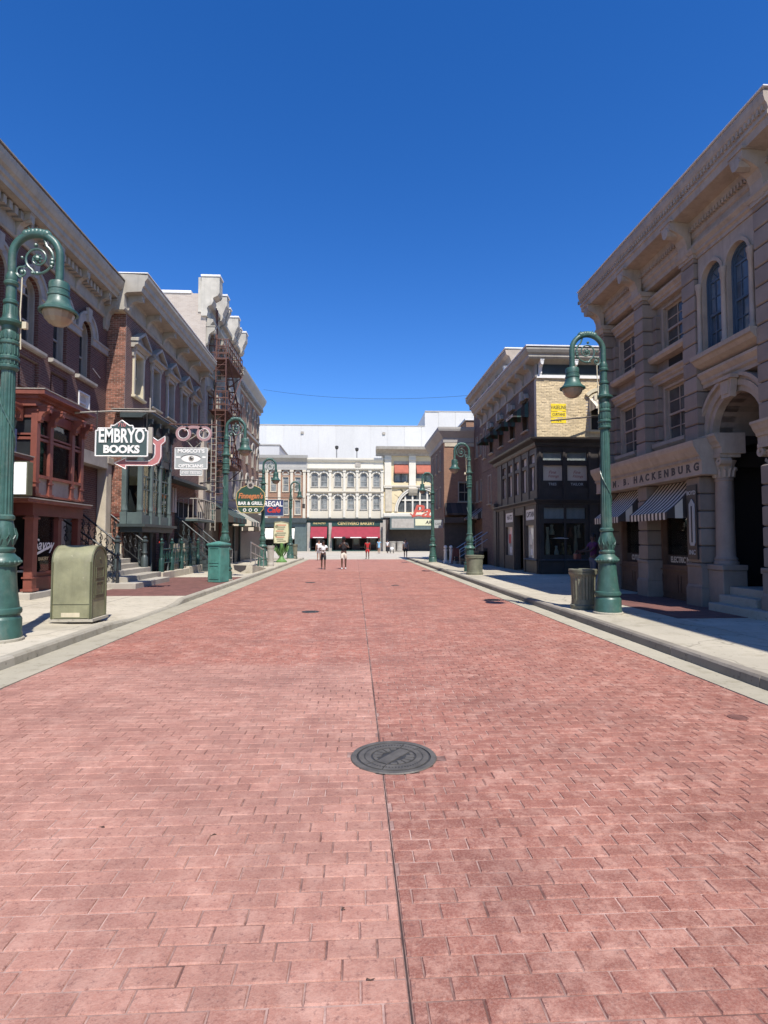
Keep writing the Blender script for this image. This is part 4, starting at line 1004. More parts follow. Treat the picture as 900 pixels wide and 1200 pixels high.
# upper entablature, round both faces
eprof = [(-.3, 9.1), (.05, 9.1), (.07, 9.18), (.03, 9.2), (.03, 9.72), (.10, 9.76), (.42, 9.84), (.48, 9.92), (.48, 10.02), (.56, 10.10), (.62, 10.22), (.62, 10.30), (-.3, 10.34)]
mitre(eprof, 8.25, 25.3, 15.5, 36.9, 'cornice', 'trim_grey', b2)
m = MB(); m.box(7.60, 15.6, 24.64, 36.95, 10.345, 10.40); m.build('roof_edge', 'roof_white', b2)
m = MB(GC); m.box(8.3, 14.0, .03, .045, 9.22, 9.70); m.build('frieze_panel', 'slate_dark', b2)
m = MB(GC); m.box(8.26, 14.0, .02, .10, 9.06, 9.20); m.build('white_band', 'white_paint', b2)
for k in range(8): bracket(G, 25.75 + k * 1.5, 9.15, .40, .66, .2, 'trim_grey', b2)
for x in (8.42, 10.0, 11.6): bracket(GC, x, 9.2, .40, .6, .16, 'white_paint', b2)
# black shop front: near face, long face and cornice
def sf(fr, z_list, panes, u0, u1, parent, mat='black_paint', w1=.0, w0=-.25):
    m = MB(fr); wall(m, u0, u1, SW - .02, 6.0, w0, w1, panes); return m.build('shop_front', mat, parent)
fp = [(8.5, 9.4, 5.28, 5.66), (9.62, 10.55, 5.28, 5.66), (8.5, 9.4, 4.02, 5.05), (9.62, 10.55, 4.02, 5.05), (8.5, 10.45, 2.62, 3.12), (8.5, 10.4, .98, 2.42)]
sf(GC, None, fp, 8.25, 11.2, b2, w1=.06)
sp_ = []
us = [25.95, 27.2, 28.45, 29.7, 30.95]
for u in us: sp_ += [(u - .36, u + .36, 5.22, 5.62), (u - .36, u + .36, 3.95, 5.05)]
sp_ += [(25.75, 27.1, 2.6, 3.1), (25.85, 27.05, .8, 2.35), (29.3, 30.8, 2.6, 3.1), (29.4, 30.75, .85, 2.35), (27.5, 28.9, SW, 2.9)]
m = MB(G); wall(m, 25.30, 32.4, SW - .02, 6.0, -.25, .03, sp_); m.build('shop_front', 'brown_black', b2)
mitre([(-.2, 5.9), (.06, 5.9), (.12, 5.98), (.14, 6.08), (.34, 6.16), (.40, 6.20), (.42, 6.28), (-.2, 6.31)], 8.22, 25.24, 11.2, 32.9, 'shop_cornice', 'black_paint', b2)
mitre([(-.2, 3.30), (.07, 3.30), (.10, 3.36), (.22, 3.46), (.22, 3.52), (-.2, 3.55)], 8.22, 25.24, 11.2, 32.6, 'mid_cornice', 'black_paint', b2)
cornice(GC, [(.06, .70), (.10, .70), (.13, .74), (.10, .78), (.06, .80)], 8.27, 11.2, 'sill_rail', 'black_paint', b2)
cornice(G, [(.03, .70), (.10, .70), (.13, .74), (.10, .78), (.03, .80)], 25.3, 27.2, 'sill_rail', 'black_paint', b2)
m = MB(GC)
for x in (8.3, 9.42, 10.6, 11.08): m.box(x, x + .10, .06, .10, .12, 5.88)
m.box(8.3, 11.1, .06, .085, .20, .62); m.build('pilaster', 'black_paint', b2)
m = MB(G)
for x in (25.32, 27.16, 28.98, 30.95, 32.2): m.box(x, x + .14, .03, .08, .12, 3.28)
for u in us: m.box(u + .46, u + .60, .03, .07, 3.56, 5.88)
m.build('pilaster', 'brown_black', b2)
def pane(fr, o, mat, parent, w=-.08, name='pane'):
    m = MB(fr); m.box(o[0], o[1], w - .01, w, o[2], o[3]); return m.build(name, mat, parent)
for o in fp[:2] + fp[4:5]: pane(GC, o, 'sign_grey', b2, name='ribbed_transom')
for o in fp[:2] + fp[4:5]:
    m = MB(GC); u = o[0] + .04
    while u < o[1] - .03: m.box(u, u + .022, -.081, -.065, o[2], o[3]); u += .055
    m.build('glass_ribs', 'slate_paint', b2, kind='stuff')
for o, t2 in zip(fp[2:4], ('TRES', 'TAILOR')):
    pane(GC, o, 'blind', b2, name='window_blind', w=-.03); m = MB(GC); m.box(o[0], o[1], -.029, -.01, o[2], o[2] + .34); q = m.build('sign_board', 'black_paint', b2)
    text(t2, GC, (o[0] + o[1]) / 2, -.009, o[2] + .17, .17, 'sign_grey', q, bold=.002, ext=.003); 
    text('Fine', GC, (o[0] + o[1]) / 2, -.028, o[2] + .72, .2, 'awning_red', b2, shear=.3, ext=.002); text('Fittings', GC, (o[0] + o[1]) / 2 + .05, -.028, o[2] + .54, .17, 'awning_red', b2, shear=.3, ext=.002)
m = MB(); m.box(8.45, 10.5, 25.95, 25.96, .8, 2.6); m.build('window_back', 'interior_brown', b2)
pane(GC, fp[5], 'shop_glass', b2, w=.0)
for i, (x, z, h, r, mm) in enumerate(((8.75, 1.0, 1.25, .10, 'blind_pale'), (8.95, 1.9, .45, .12, 'curtain'), (9.15, 1.0, .4, .1, 'cloth_white'), (9.45, 1.0, .5, .13, 'box_tan'), (9.75, 1.0, .42, .12, 'box_tan'), (9.3, 1.72, .05, .42, 'cloth_white'), (10.05, 1.0, 1.3, .09, 'blind_pale'), (9.55, 1.8, .5, .14, 'wood_brown'), (9.8, 1.8, .42, .1, 'red_paint'), (10.2, 1.75, .6, .09, 'curtain'))):
    m = MB(); m.lathe(x, 25.5, [(r, z), (r * 1.05, z + h * .3), (r * .5, z + h * .7), (r * .7, z + h)], 8); m.build('display_item', mm, b2)
for k, u in enumerate(us):
    pane(G, sp_[2 * k], 'blind_pale' if k % 2 else 'glass_painted_reflection', b2); pane(G, sp_[2 * k + 1], ('glass_painted_reflection', 'blind_pale', 'glass_painted_reflection', 'blind_pale', 'glass_painted_reflection')[k], b2)
    o = sp_[2 * k + 1]; m = MB(G); m.box(o[0] + .06, o[0] + .3, -.079, -.07, o[2] + .1, o[3] - .2 * (k % 3)); m.build('curtain', 'curtain', b2)
    m = MB(G); o = sp_[2 * k + 1]; m.box(o[0] + .35, o[0] + .38, -.08, -.05, o[2], o[3]); m.build('glazing_bar', 'brown_black', b2)
for o, t2 in ((sp_[10], 'CAPTAIN'), (sp_[12], 'HATS')):
    q = pane(G, o, 'sign_white', b2, name='sign_board', w=.0); text(t2, G, (o[0] + o[1]) / 2, .001, (o[2] + o[3]) / 2, .34, 'letter_dark', q, sx=.8 if len(t2) > 4 else 1.1, bold=.006, ext=.003)
for o in (sp_[11], sp_[13]):
    pane(G, o, 'glass_painted_reflection', b2, w=-.1)
    for du, z, r, mm in ((-.3, o[2] + 1.1, .16, 'poster_white'), (.25, o[2] + .9, .22, 'poster_red' if o is sp_[13] else 'poster_white'), (.1, o[2] + .3, .14, 'cloth_white')):
        m = MB(G); uc = (o[0] + o[1]) / 2 + du; m.box(uc - r, uc + r, -.098, -.09, z - r * 1.2, z + r); m.build('poster', mm, b2)
m = MB(G); m.box(27.5, 28.9, -1.0, -.95, SW, 2.9); m.build('doorway', 'interior_dark', b2)
m = MB(G); m.box(27.7, 28.5, -.62, -.57, SW, 2.3); d = m.build('door', 'brown_black', b2); m = MB(G); m.box(27.84, 28.36, -.57, -.55, 1.0, 2.15); m.build('pane', 'glass_grey', d)
# pale column at the far end of the shop front
m = MB(G); m.box(32.5, 33.1, -.1, .12, SW, 3.4); m.wz([(-.1, 3.4), (.16, 3.4), (.26, 3.62), (.26, 3.75), (-.1, 3.78)], 32.4, 33.2); m.build('end_column', 'brown_black', b2)
win(G, 34.4, 3.9, .7, 1.7, b2, 'trim_grey', 'glass_dark', depth=.2); win(G, 35.7, 6.9, .5, 1.6, b2, 'trim_grey', 'glass_dark', arch=True, depth=.2)

# ------------------------------------------------------------------ taller cornice block behind it
H = Fr('R', 8.75)
b3 = thing('tall_brick_building', 'taller dark brick building with a tan cornice rising behind the corner shop', 'building', (8.75, 38, SW))
m = MB(H); wall(m, 30.6, 41.3, 0, 11.4, -.3, 0, [(u - .3, u + .3, z, z + 1.5) for u in (37.4, 38.9, 40.3) for z in (4.4, 7.6)]); m.build('wall', 'brick_brown', b3)
m = MB(); m.box(9.05, 18, 30.6, 41.3, 9.2, 11.4); m.box(9.05, 18, 36.7, 41.3, 0, 9.2); m.build('rear_block', 'brick_brown', b3)
cornice(H, [(-.3, 11.1), (.05, 11.1), (.1, 11.35), (.22, 11.45), (.34, 11.75), (.52, 11.85), (.56, 12.1), (-.3, 12.16)], 30.3, 41.6, 'cornice', 'brownstone_trim', b3)
m = MB(); m.box(8.15, 18, 30.25, 41.6, 12.163, 12.22); m.build('roof_edge', 'roof_white', b3)
for k in range(6): bracket(H, 31.2 + k * 1.9, 10.7, .42, .7, .24, 'white_paint' if k == 0 else 'brownstone_trim', b3)
for u in (37.4, 38.9, 40.3):
    for z in (4.4, 7.6): win(H, u, z, .5, 1.42, b3, 'trim_grey', 'glass_dark', depth=.2)
awning(H, 37.0, 39.4, 3.9, 3.2, .9, 5, 'awning_dark', 'trim_grey', b3); awning(H, 39.6, 41.0, 3.9, 3.2, .9, 3, 'awning_dark', 'trim_grey', b3)

# ------------------------------------------------------------------ far right brick corner with the stairs
K = Fr('C', 41.6); KR = Fr('R', 6.55)
b4 = thing('brick_corner_building', 'brick corner building half in sun and half in shade at the far right', 'building', (6.55, 43, SW))
m = MB(K); wall(m, 6.55, 14, 0, 9.3, -.3, 0, [(7.6, 8.6, 4.5, 6.0)]); m.build('front_wall', 'brick_orange', b4)
m = MB(KR); wall(m, 41.91, 49, 0, 9.3, -.3, 0, [(u - .3, u + .3, z, z + 1.6) for u in (43.4, 45.4, 47.4) for z in (4.2, 7.0)]); m.build('street_wall', 'brick_brown', b4)
m = MB(); m.box(6.86, 14, 41.91, 49, 0, 9.3); m.build('rear_block', 'brick_brown', b4)
kp = [(-.3, 8.9), (.05, 8.9), (.08, 9.25), (.14, 9.3), (.30, 9.5), (.46, 9.7), (.5, 9.85), (.5, 9.98), (-.3, 10.02)]
mitre(kp, 6.55, 41.6, 14.2, 49.3, 'cornice', 'grey_cornice', b4)
cornice(K, [(0, 8.6), (.06, 8.6), (.06, 8.86), (0, 8.88)], 6.6, 14, 'band', 'stone_cream', b4)
for u in (43.4, 45.4, 47.4):
    for z in (4.2, 7.0): win(KR, u, z, .5, 1.5, b4, 'trim_grey', 'glass_dark', depth=.2)
win(K, 8.1, 4.5, .9, 1.42, b4, 'trim_grey', 'glass_dark', depth=.2)
m = MB(K); m.box(6.45, 10.5, .31, .9, 2.9, 3.3); m.box(6.5, 10.4, .005, .3, SW, 3.0); m.build('ground_floor_front', 'brown_black', b4)
awning(K, 6.6, 8.6, 4.4, 3.6, .9, 5, 'awning_dark', 'brown_black', b4)
b5 = thing('roof_block', 'brick penthouse with a white coping behind the far right brick corner', 'building', (10, 47, 10))
m = MB(); m.box(8.8, 14, 44.5, 49, 10.02, 11.2); m.build('wall', 'brick_orange', b5); m = MB(); m.box(8.7, 14.1, 44.4, 49.1, 11.2, 11.35); m.build('coping', 'roof_white', b5)
hs = thing('hanging_sign', 'small grey board hung out over the pavement at the far right brick corner', 'sign', (6.2, 43, 3))
m = MB(); m.box(5.85, 6.5, 42.0, 42.08, 2.55, 3.15); m.build('board', 'sign_grey', hs); m = MB(); m.tube([(5.85, 42.04, 3.2), (6.6, 42.04, 3.2)], .02, 5); m.build('arm', 'iron', hs)
text('CAFE', Fr('C', 42.0), 6.17, .002, 2.86, .22, 'letter_dark', hs, ext=.004)
# stairs with rails, bollards, folding sign
st = thing('stair_flight', 'dark stair flight with two pale handrails rising right of the second right lamp', 'stairs', (8, 36, SW))
for k in range(8):
    m = MB(); m.box(6.6 + .28 * k, 9.0, 35.2, 37.0 - .001 * k, SW - .02, SW + .17 * (k + 1)); m.build('step', 'brown_black', st)
for y in (35.15, 37.05):
    m = MB(); m.tube([(6.5, y, 1.05), (8.75, y, 2.45)], .03, 6); m.tube([(6.5, y, .62), (8.75, y, 2.02)], .022, 6)
    for k in range(4): m.tube([(6.5 + .7 * k, y, SW + .42 * k), (6.5 + .7 * k, y, 1.05 + .436 * k)], .022, 6)
    m.build('handrail', 'bare_metal', st, smooth=True)
for x, l in ((6.05, 'left of two pale stone posts by the far right stairs'), (6.42, 'right of two pale stone posts by the far right stairs')):
    t = thing('stone_post', l, 'post', (x, 38.0, SW), 'pale posts by the stairs')
    m = MB(); m.lathe(x, 38.0, [(.16, SW), (.16, .3), (.12, .34), (.10, .9), (.13, .95), (.13, 1.05)], 14); m.build('shaft', 'white_paint', t, smooth=True); m = MB(); m.ball((x, 38.0, 1.18), .13, 6); m.build('ball_top', 'white_paint', t, smooth=True)
t = thing('folding_sign', 'dark red folding frame standing on the pavement before the far right stairs', 'sign', (6.45, 36.4, SW))
for dy in (-.22, .22):
    m = MB(); m.tube([(6.2, 36.4 + dy, SW), (6.32, 36.4 + dy * .1, 1.15)], .03, 5); m.tube([(6.75, 36.4 + dy, SW), (6.62, 36.4 + dy * .1, 1.15)], .03, 5); m.tube([(6.24, 36.4 + dy * .7, .45), (6.71, 36.4 + dy * .7, .45)], .025, 5); m.build('leg_frame', 'red_paint_dark', t)
m = MB(); m.box(6.3, 6.64, 36.36, 36.44, .6, 1.15); m.build('panel', 'red_paint_dark', t)
# ================================================================== LEFT SIDE
# ------------------------------------------------------------------ dark brick block with the red bay
A = Fr('L', -9.6)
c1 = thing('dark_brick_building', 'dark brick building with grey arched windows and a deep bracketed cornice, nearest on the left', 'building', (-9.6, 16, SW))
wins = [13.55, 15.25, 16.95, 18.65, 20.35]
m = MB(A)
ops = []
for u in wins: ops += [(u - .42, u + .42, 6.18, 6.86) if u > 20 else (u - .52, u + .52, 6.0, 6.98), (u - .42, u + .42, 7.35, 9.0, True)]
wall(m, 6.0, 22.08, 0, 11.0, -.35, 0, [o for o in ops] + [(9.9, 14.2, .6, 3.4), (18.9, 20.2, 1.3, 4.2)]); m.build('wall', 'brick_dark', c1)
m = MB(); m.box(-20, -9.96, 6, 22.08, 0, 11.0); m.build('rear_block', 'brick_dark', c1)
for u in wins:
    win(A, u, 7.38, .74, 1.62, c1, 'trim_grey', 'glass_dark', arch=True, depth=.32, cas=.05, proud=-.12, cols=2, sill=False)
    m = MB(A); m.arc_ring(u, 9.0, .42, .72, .003, .075, 14); m.arc_ring(u, 9.0, .66, .76, .072, .12, 14); m.build('arch_ring', 'stone_grey', c1)
    m = MB(A); m.uz([(u - .10, 9.38), (u + .10, 9.38), (u + .15, 9.88), (u - .15, 9.88)], .07, .16); m.build('keystone', 'stone_grey', c1)
    m = MB(A); m.wz([(-.30, 7.22), (.12, 7.22), (.16, 7.26), (.16, 7.34), (-.30, 7.37)], u - .68, u + .68); m.build('sill', 'stone_grey', c1)
    if u < 20:
        m = MB(A); m.box(u - .52, u + .52, -.12, -.10, 6.0, 6.98); m.build('recessed_panel', 'brick_dark', c1)
        m = MB(A); m.box(u - .34, u + .34, -.10, -.05, 6.1, 6.9); m.build('inner_panel', 'brick_dark', c1)
    else:
        win(A, u, 6.2, .70, .60, c1, 'white_paint', 'curtain', depth=.12, cas=.05, cols=1, sill=False)
# springing band between the arches
sp = [14.0 - 1.7 * 0]
edges = [6.0] + [e for u in wins for e in (u - .42, u + .42)] + [22.06]
for a, b_ in zip(edges[0::2], edges[1::2]):
    m = MB(A); m.wz([(0, 8.72), (.07, 8.72), (.07, 8.92), (.11, 8.94), (.11, 9.0), (0, 9.02)], a, b_); m.build('impost_band', 'stone_grey', c1)
m = MB(A); m.wz([(0, 10.10), (.06, 10.10), (.10, 10.16), (.06, 10.20), (.06, 10.74), (.10, 10.78), (.14, 10.84), (0, 10.84)], 6.0, 22.04); m.build('frieze', 'trim_grey', c1)
cornice(A, [(-.3, 10.84), (.52, 10.86), (.54, 10.98), (.60, 11.02), (.60, 11.16), (.68, 11.22), (.74, 11.36), (.76, 11.50), (-.3, 11.56)], 5.8, 22.06, 'cornice', 'trim_grey', c1)
m = MB(A); m.box(5.8, 22.07, -11, .78, 11.563, 11.60); m.build('roof_edge', 'trim_grey', c1)
for u in [12.7 + 1.7 * k for k in range(6)]: bracket(A, u, 10.14, .46, .68, .22, 'trim_grey', c1)
bracket(A, 21.85, 9.75, .50, 1.02, .34, 'trim_grey', c1)
m = MB(A)
u = 6.2
while u < 21.6:
    if min(abs(u - (12.7 + 1.7 * k)) for k in range(6)) > .2: m.box(u, u + .14, .05, .30, 10.58, 10.80)
    u += .26
m.build('dentil_course', 'trim_grey', c1, kind='stuff')
m = MB(A); m.tube([(20.9, .03, 7.9), (21.5, .03, 7.72)], .015, 4); m.build('cable', 'white_paint', c1)

# the red bay: lower shop, upper glazed storey, flat roofs
BX = -8.43; by0, by1 = 15.2, 18.0
B = Fr('L', BX); BC_ = Fr('C', by0)
bay = thing('red_shop_bay', 'rust red two storey shop bay with a flat overhanging roof, behind the left lamp', 'shop front', (-9.1, 16.6, SW))
m = MB(); m.box(-9.58, -8.05, 14.95, 17.9, 5.44, 5.56); m.build('roof', 'red_paint', bay)
m = MB(); m.box(-9.58, -8.03, 14.93, 17.92, 5.563, 5.585); m.build('roof_flashing', 'stone_grey', bay)
m = MB(); m.box(-9.58, -8.34, 15.10, 17.80, 5.16, 5.437); m.box(-9.58, -8.25, 15.03, 17.85, 5.34, 5.436); m.build('eaves_moulding', 'red_paint', bay)
pu = [15.29, 15.95, 17.15, 17.72]
def post(x, y, w, z0, z1, mat='red_paint', name='post'):
    m = MB(); m.box(x - w / 2, x + w / 2, y - w / 2, y + w / 2, z0, z1)
    m.box(x - w * .7, x + w * .7, y - w * .7, y + w * .7, z0 + .03, z0 + .09); m.box(x - w * .65, x + w * .65, y - w * .65, y + w * .65, z0 + .36, z0 + .40)
    m.box(x - w * .66, x + w * .66, y - w * .66, y + w * .66, z1 - .1, z1 - .05); return m.build(name, mat, bay)
for y in pu:
    post(BX, y, .16, 2.80, 5.14)
    bracket(B, y, 4.78, .30, .36, .14, 'red_paint', bay, w_at=.08)
post(-9.48, 15.29, .16, 2.80, 5.14)
bracket(BC_, -8.75, 4.78, .36, .36, .14, 'red_paint', bay, w_at=.05)
def rail(mb, z0, z1, d=.05):
    for a, b_ in zip(pu, pu[1:]): mb.box(BX - d, BX + d, a + .08, b_ - .08, z0, z1)
    mb.box(-9.40, BX - .08, 15.29 - d, 15.29 + d, z0, z1)
for z0, z1, d in ((2.80, 2.86, .07), (3.30, 3.38, .09), (4.30, 4.37, .05), (4.42, 4.47, .05), (4.88, 5.14, .05)):
    m = MB(); rail(m, z0, z1, d); m.build('rail', 'red_paint', bay)
for a, b_ in zip(pu, pu[1:]):
    m = MB(); m.box(BX - .02, BX + .01, a + .08, b_ - .08, 2.86, 3.30); m.build('lower_panel', 'stone_grey', bay)
    m = MB(); m.box(BX - .015, BX - .005, a + .08, b_ - .08, 3.38, 4.30); m.build('pane', 'shop_glass', bay)
    m = MB(); m.box(BX - .015, BX - .005, a + .08, b_ - .08, 4.47, 4.88); m.build('pane', 'shop_glass', bay)
m = MB(); m.box(-9.40, BX - .08, 15.28, 15.29, 3.38, 4.30); m.box(-9.40, BX - .08, 15.28, 15.29, 4.47, 4.88); m.build('pane', 'glass_dark', bay)
m = MB(); m.box(-9.40, BX - .08, 15.27, 15.31, 2.86, 3.30); m.build('lower_panel', 'red_paint', bay)
m = MB(); m.box(-9.55, -9.5, 15.4, 17.8, 2.8, 5.1); m.box(-9.5, -8.5, 17.78, 17.81, 2.8, 5.1); m.build('room_back', 'interior_brown', bay)
text('JEWELER', B, 16.6, -.02, 4.66, .30, 'curtain', bay, sx=1.0, bold=.006, ext=.003)
text('SHOES', B, 16.55, -.03, 4.02, .42, 'sign_white', bay, sx=1.1, bold=.008, ext=.003); text('SALE', B, 16.6, -.03, 3.72, .17, 'sign_orange', bay, bold=.004, ext=.003)
text('OF', B, 15.62, -.03, 4.02, .36, 'sign_white', bay, bold=.006, ext=.003)
m = MB(); m.box(-9.2, -8.95, 15.9, 17.6, 2.86, 3.45); m.build('counter', 'box_tan', bay)
for k in range(5):
    m = MB(); m.lathe(-8.95, 15.9 + .34 * k, [(.09, 2.9), (.12, 3.1), (.05, 3.3), (.08, 3.45 + .1 * (k % 2))], 8); m.build('display_item', ('bottle_green', 'curtain', 'box_tan', 'sign_red', 'blind')[k], bay)
# roof between the storeys
m = MB(); m.box(-9.58, -8.18, 14.6, 18.0, 2.62, 2.70); m.build('lower_roof', 'red_paint', bay)
m = MB(); m.box(-9.58, -8.15, 14.57, 18.03, 2.703, 2.735); m.build('roof_flashing', 'stone_grey', bay)
m = MB(); m.box(-9.58, -8.38, 15.18, 17.9, 2.30, 2.617); m.build('fascia', 'red_paint_dark', bay)
for y, w in ((15.35, .22), (16.62, .18), (17.75, .18)): post(-8.5, y, w, .29, 2.30, 'red_paint' if y < 16 else 'red_paint_dark', 'pillar')
m = MB(); m.box(-8.56, -8.48, 15.47, 16.52, .29, .80); m.box(-8.48, -8.44, 15.47, 16.52, .74, .80); m.box(-8.48, -8.45, 15.5, 16.44, .36, .66); m.build('stall_riser', 'red_paint_dark', bay)
m = MB(); m.box(-8.54, -8.53, 15.47, 16.52, .8, 2.3); m.build('pane', 'shop_glass', bay)
m = MB(); m.box(-9.4, -9.35, 15.3, 17.95, .29, 2.3); m.box(-9.35, -8.7, 16.6, 16.64, .29, 2.3); m.build('room_back', 'interior_dark', bay)
text('Savoy', B, 16.0, -.085, 1.52, .42, 'sign_white', bay, shear=.35, bold=.003, ext=.003); m = MB(B)
m.uz([(15.6, 1.30), (16.35, 1.52), (16.4, 1.46), (15.62, 1.24)], -.085, -.08); m.build('script_flourish', 'sign_white', bay)
text('BAKERY', B, 16.0, -.085, 1.14, .14, 'blind_yellow', bay, ext=.003)
for k in range(4):
    m = MB(); m.ball((-8.85 - .05 * (k % 2), 15.65 + .2 * k, .92), .09, 5, .6); m.build('loaf', 'box_tan' if k % 2 else 'sign_pink', bay)
m = MB(); m.box(-8.95, -8.75, 15.5, 16.45, .80, .85); m.build('shelf', 'curtain', bay)
m = MB(); m.box(-9.2, -9.15, 16.75, 17.75, .29, 2.2); m.build('door', 'wood_brown', bay)
m = MB(); m.box(-9.0, -8.98, 17.1, 17.4, .6, 2.1); m.build('curtain', 'stone_grey', bay)
m = MB(); m.box(-9.55, -8.30, 15.0, 18.0, SW - .02, .29); m.build('plinth', 'step_stone', bay, bevel=.015)
# neighbour's shop front nearest the viewer, blue fascia, white sign box
nb = thing('blue_fascia_shop', 'shop front at the far left edge with a blue lettered fascia over a thin ledge', 'shop front', (-9, 12, SW))
Nf = Fr('L', -8.75)
m = MB(); m.box(-9.59, -8.15, 9.0, 14.72, 3.66, 3.74); m.build('ledge', 'red_paint_dark', nb); m = MB(); m.box(-9.59, -8.13, 8.98, 14.74, 3.743, 3.765); m.build('ledge_flashing', 'stone_grey', nb)
m = MB(); m.box(-9.0, -8.45, 9.0, 14.5, 3.77, 4.42); m.build('fascia', 'sign_blue', nb)
text('PAWN SHOP', Fr('L', -8.45), 12.6, .002, 4.1, .5, 'box_tan', nb, bold=.008, ext=.006)
m = MB(); wall(MB(), 0, 1, 0, 1, 0, 1); mm = MB(Nf); wall(mm, 9.0, 14.6, SW - .02, 3.655, -.2, 0, [(9.5, 11.5, .8, 3.0), (12.2, 14.2, .8, 3.0)]); mm.build('shop_front', 'red_paint_dark', nb)
for o in ((9.5, 11.5, .8, 3.0), (12.2, 14.2, .8, 3.0)): pane(Nf, o, 'glass_dark', nb)
sb = thing('light_box_sign', 'blank white sign box hung out behind the near left lamp', 'sign', (-8.4, 14.0, 3.2))
m = MB(); m.box(-8.48, -7.87, 13.98, 14.22, 2.73, 3.54); m.build('case', 'mail_dark', sb, bevel=.01)
m = MB(); m.box(-8.46, -7.89, 13.965, 13.979, 2.75, 3.52); m.build('face', 'panel_white', sb)

# ------------------------------------------------------------------ brick building with pediments (book shop)
E_ = Fr('L', -8.9); EC = Fr('C', 22.1)
c2 = thing('pediment_building', 'brown brick building with pediment windows, bracketed cornice and a slate green shop bay', 'building', (-8.9, 27, SW))
wu = [23.35, 25.35, 27.35, 29.5, 31.4]
m = MB(E_); wall(m, 22.4, 32.6, 0, 10.9, -.3, 0, [(u - .46, u + .46, 7.4, 9.2) for u in wu] + [(22.5, 25.2, 2.4, 6.2), (26.2, 27.4, 1.6, 4.3), (28.4, 31.6, .3, 3.6)]); m.build('street_wall', 'brick_red', c2)
m = MB(EC); m.box(-9.6, -8.902, -.02, 0, 0, 10.9); m.build('flank_mortar', 'mortar', c2); m = MB(EC); m.box(-9.6, -8.9, -.3, -.022, 0, 10.9); m.build('flank_wall', 'brick_red', c2)
m = MB(EC); z = .3; r_ = 0
while z < 10.4:
    x = -9.6 - (.11 if r_ % 2 else 0)
    while x < -8.9:
        a, b_ = max(x, -9.598), min(x + .205, -8.902)
        if b_ - a > .03: m.box(a, b_, 0, random.uniform(.008, .018), z, z + .062)
        x += .217
    z += .074; r_ += 1
m.build('brick_face', 'brick_unit', c2, kind='stuff')
m = MB(); m.box(-20, -9.22, 22.42, 32.55, 0, 10.9); m.build('rear_block', 'brick_red', c2)
for u in wu:
    win(E_, u, 7.45, .84, 1.72, c2, 'trim_grey' if u > 24 else 'trim_cream', 'glass_dark', depth=.24, cas=.13, proud=.08, cols=1, sill=True)
    pc = 'trim_grey'
    m = MB(E_); m.wz([(0, 9.32), (.12, 9.32), (.16, 9.40), (.28, 9.44), (.28, 9.52), (0, 9.55)], u - .74, u + .74); m.build('pediment_shelf', pc, c2)
    m = MB(E_)
    for s_ in (-1, 1):
        a, b_ = u + s_ * .78, u
        m.uz([(a, 9.553), (b_, 10.02), (b_, 10.14), (a, 9.66)], .003, .30)
    m.build('pediment', pc, c2)
    m = MB(E_); m.uz([(u - .62, 9.553), (u + .62, 9.553), (u, 9.96)], .0, .10); m.build('tympanum', pc, c2)
    for s_ in (-.56, .56): bracket(E_, u + s_, 9.0, .14, .32, .12, pc, c2)
m = MB(E_); m.box(23.1, 23.62, -.235, -.228, 7.5, 8.3); m.build('paper_blind', 'blind_yellow', c2); m = MB(E_); m.box(27.0, 27.5, -.10, -.09, 7.6, 8.9); m.build('window_card', 'cloth_white', c2)
cornice(E_, [(-.3, 10.45), (.06, 10.45), (.10, 10.52), (.06, 10.58), (.06, 11.05), (.14, 11.12), (.70, 11.16), (.74, 11.34), (.80, 11.38), (.82, 11.56), (.92, 11.68), (.92, 11.80), (-.3, 11.86)], 21.72, 32.58, 'cornice', 'trim_grey', c2)
m = MB(EC); m.box(-9.6, -8.91, .003, .32, 10.42, 11.15); m.box(-9.6, -8.91, .003, .36, 11.15, 11.78); m.build('cornice_return', 'trim_cream', c2)
m = MB(); m.box(-20, -7.97, 21.70, 32.6, 11.863, 11.90); m.build('roof_edge', 'white_paint', c2)
for u in (22.15, 24.1, 26.1, 28.15, 30.2, 32.2): bracket(E_, u, 10.5, .62, .62, .22, 'trim_grey', c2)
# slate green oriel
OX = -8.15
OF = Fr('L', OX); OC = Fr('C', 22.02)
ocx = (-8.83, OX)
om = 'slate_paint'
cornice(OF, [(-.75, 6.3), (.05, 6.3), (.10, 6.36), (.26, 6.46), (.34, 6.50), (.34, 6.57), (-.75, 6.6)], 21.72, 25.7, 'shop_cornice', 'slate_dark', c2)
cornice(OF, [(-.7, 5.86), (.03, 5.86), (.06, 5.93), (.06, 6.297), (-.7, 6.297)], 21.95, 25.5, 'shop_frieze', 'black_paint', c2)
for y in (22.2, 23.1, 24.1, 25.2): bracket(OF, y, 5.86, .24, .42, .12, 'slate_dark', c2, w_at=.06)
m = MB(); m.box(-9.2, -7.79, 21.69, 25.72, 6.603, 6.63); m.build('cornice_flashing', 'stone_grey', c2)
m = MB(); m.box(-8.85, OX, 22.03, 25.4, 4.72, 5.857); m.build('fascia', 'black_paint', c2)
for a, b_ in ((22.25, 22.95), (23.25, 23.95), (24.25, 25.15)):
    m = MB(); m.box(OX + .001, OX + .02, a, b_, 5.0, 5.6); m.build('transom_light', 'glass_grey', c2)
m = MB(); m.box(-8.66, OX - .2, 22.008, 22.029, 5.0, 5.6); m.build('transom_light', 'glass_dark', c2)
m = MB(); m.box(-8.98, OX + .22, 21.82, 25.7, 2.16, 2.27); m.box(-8.9, OX + .08, 21.95, 25.5, 1.96, 2.157); m.build('oriel_floor', 'slate_dark', c2)
m = MB(); m.box(-8.85, OX, 22.03, 25.4, 2.27, 2.62); m.build('oriel_apron', om, c2)
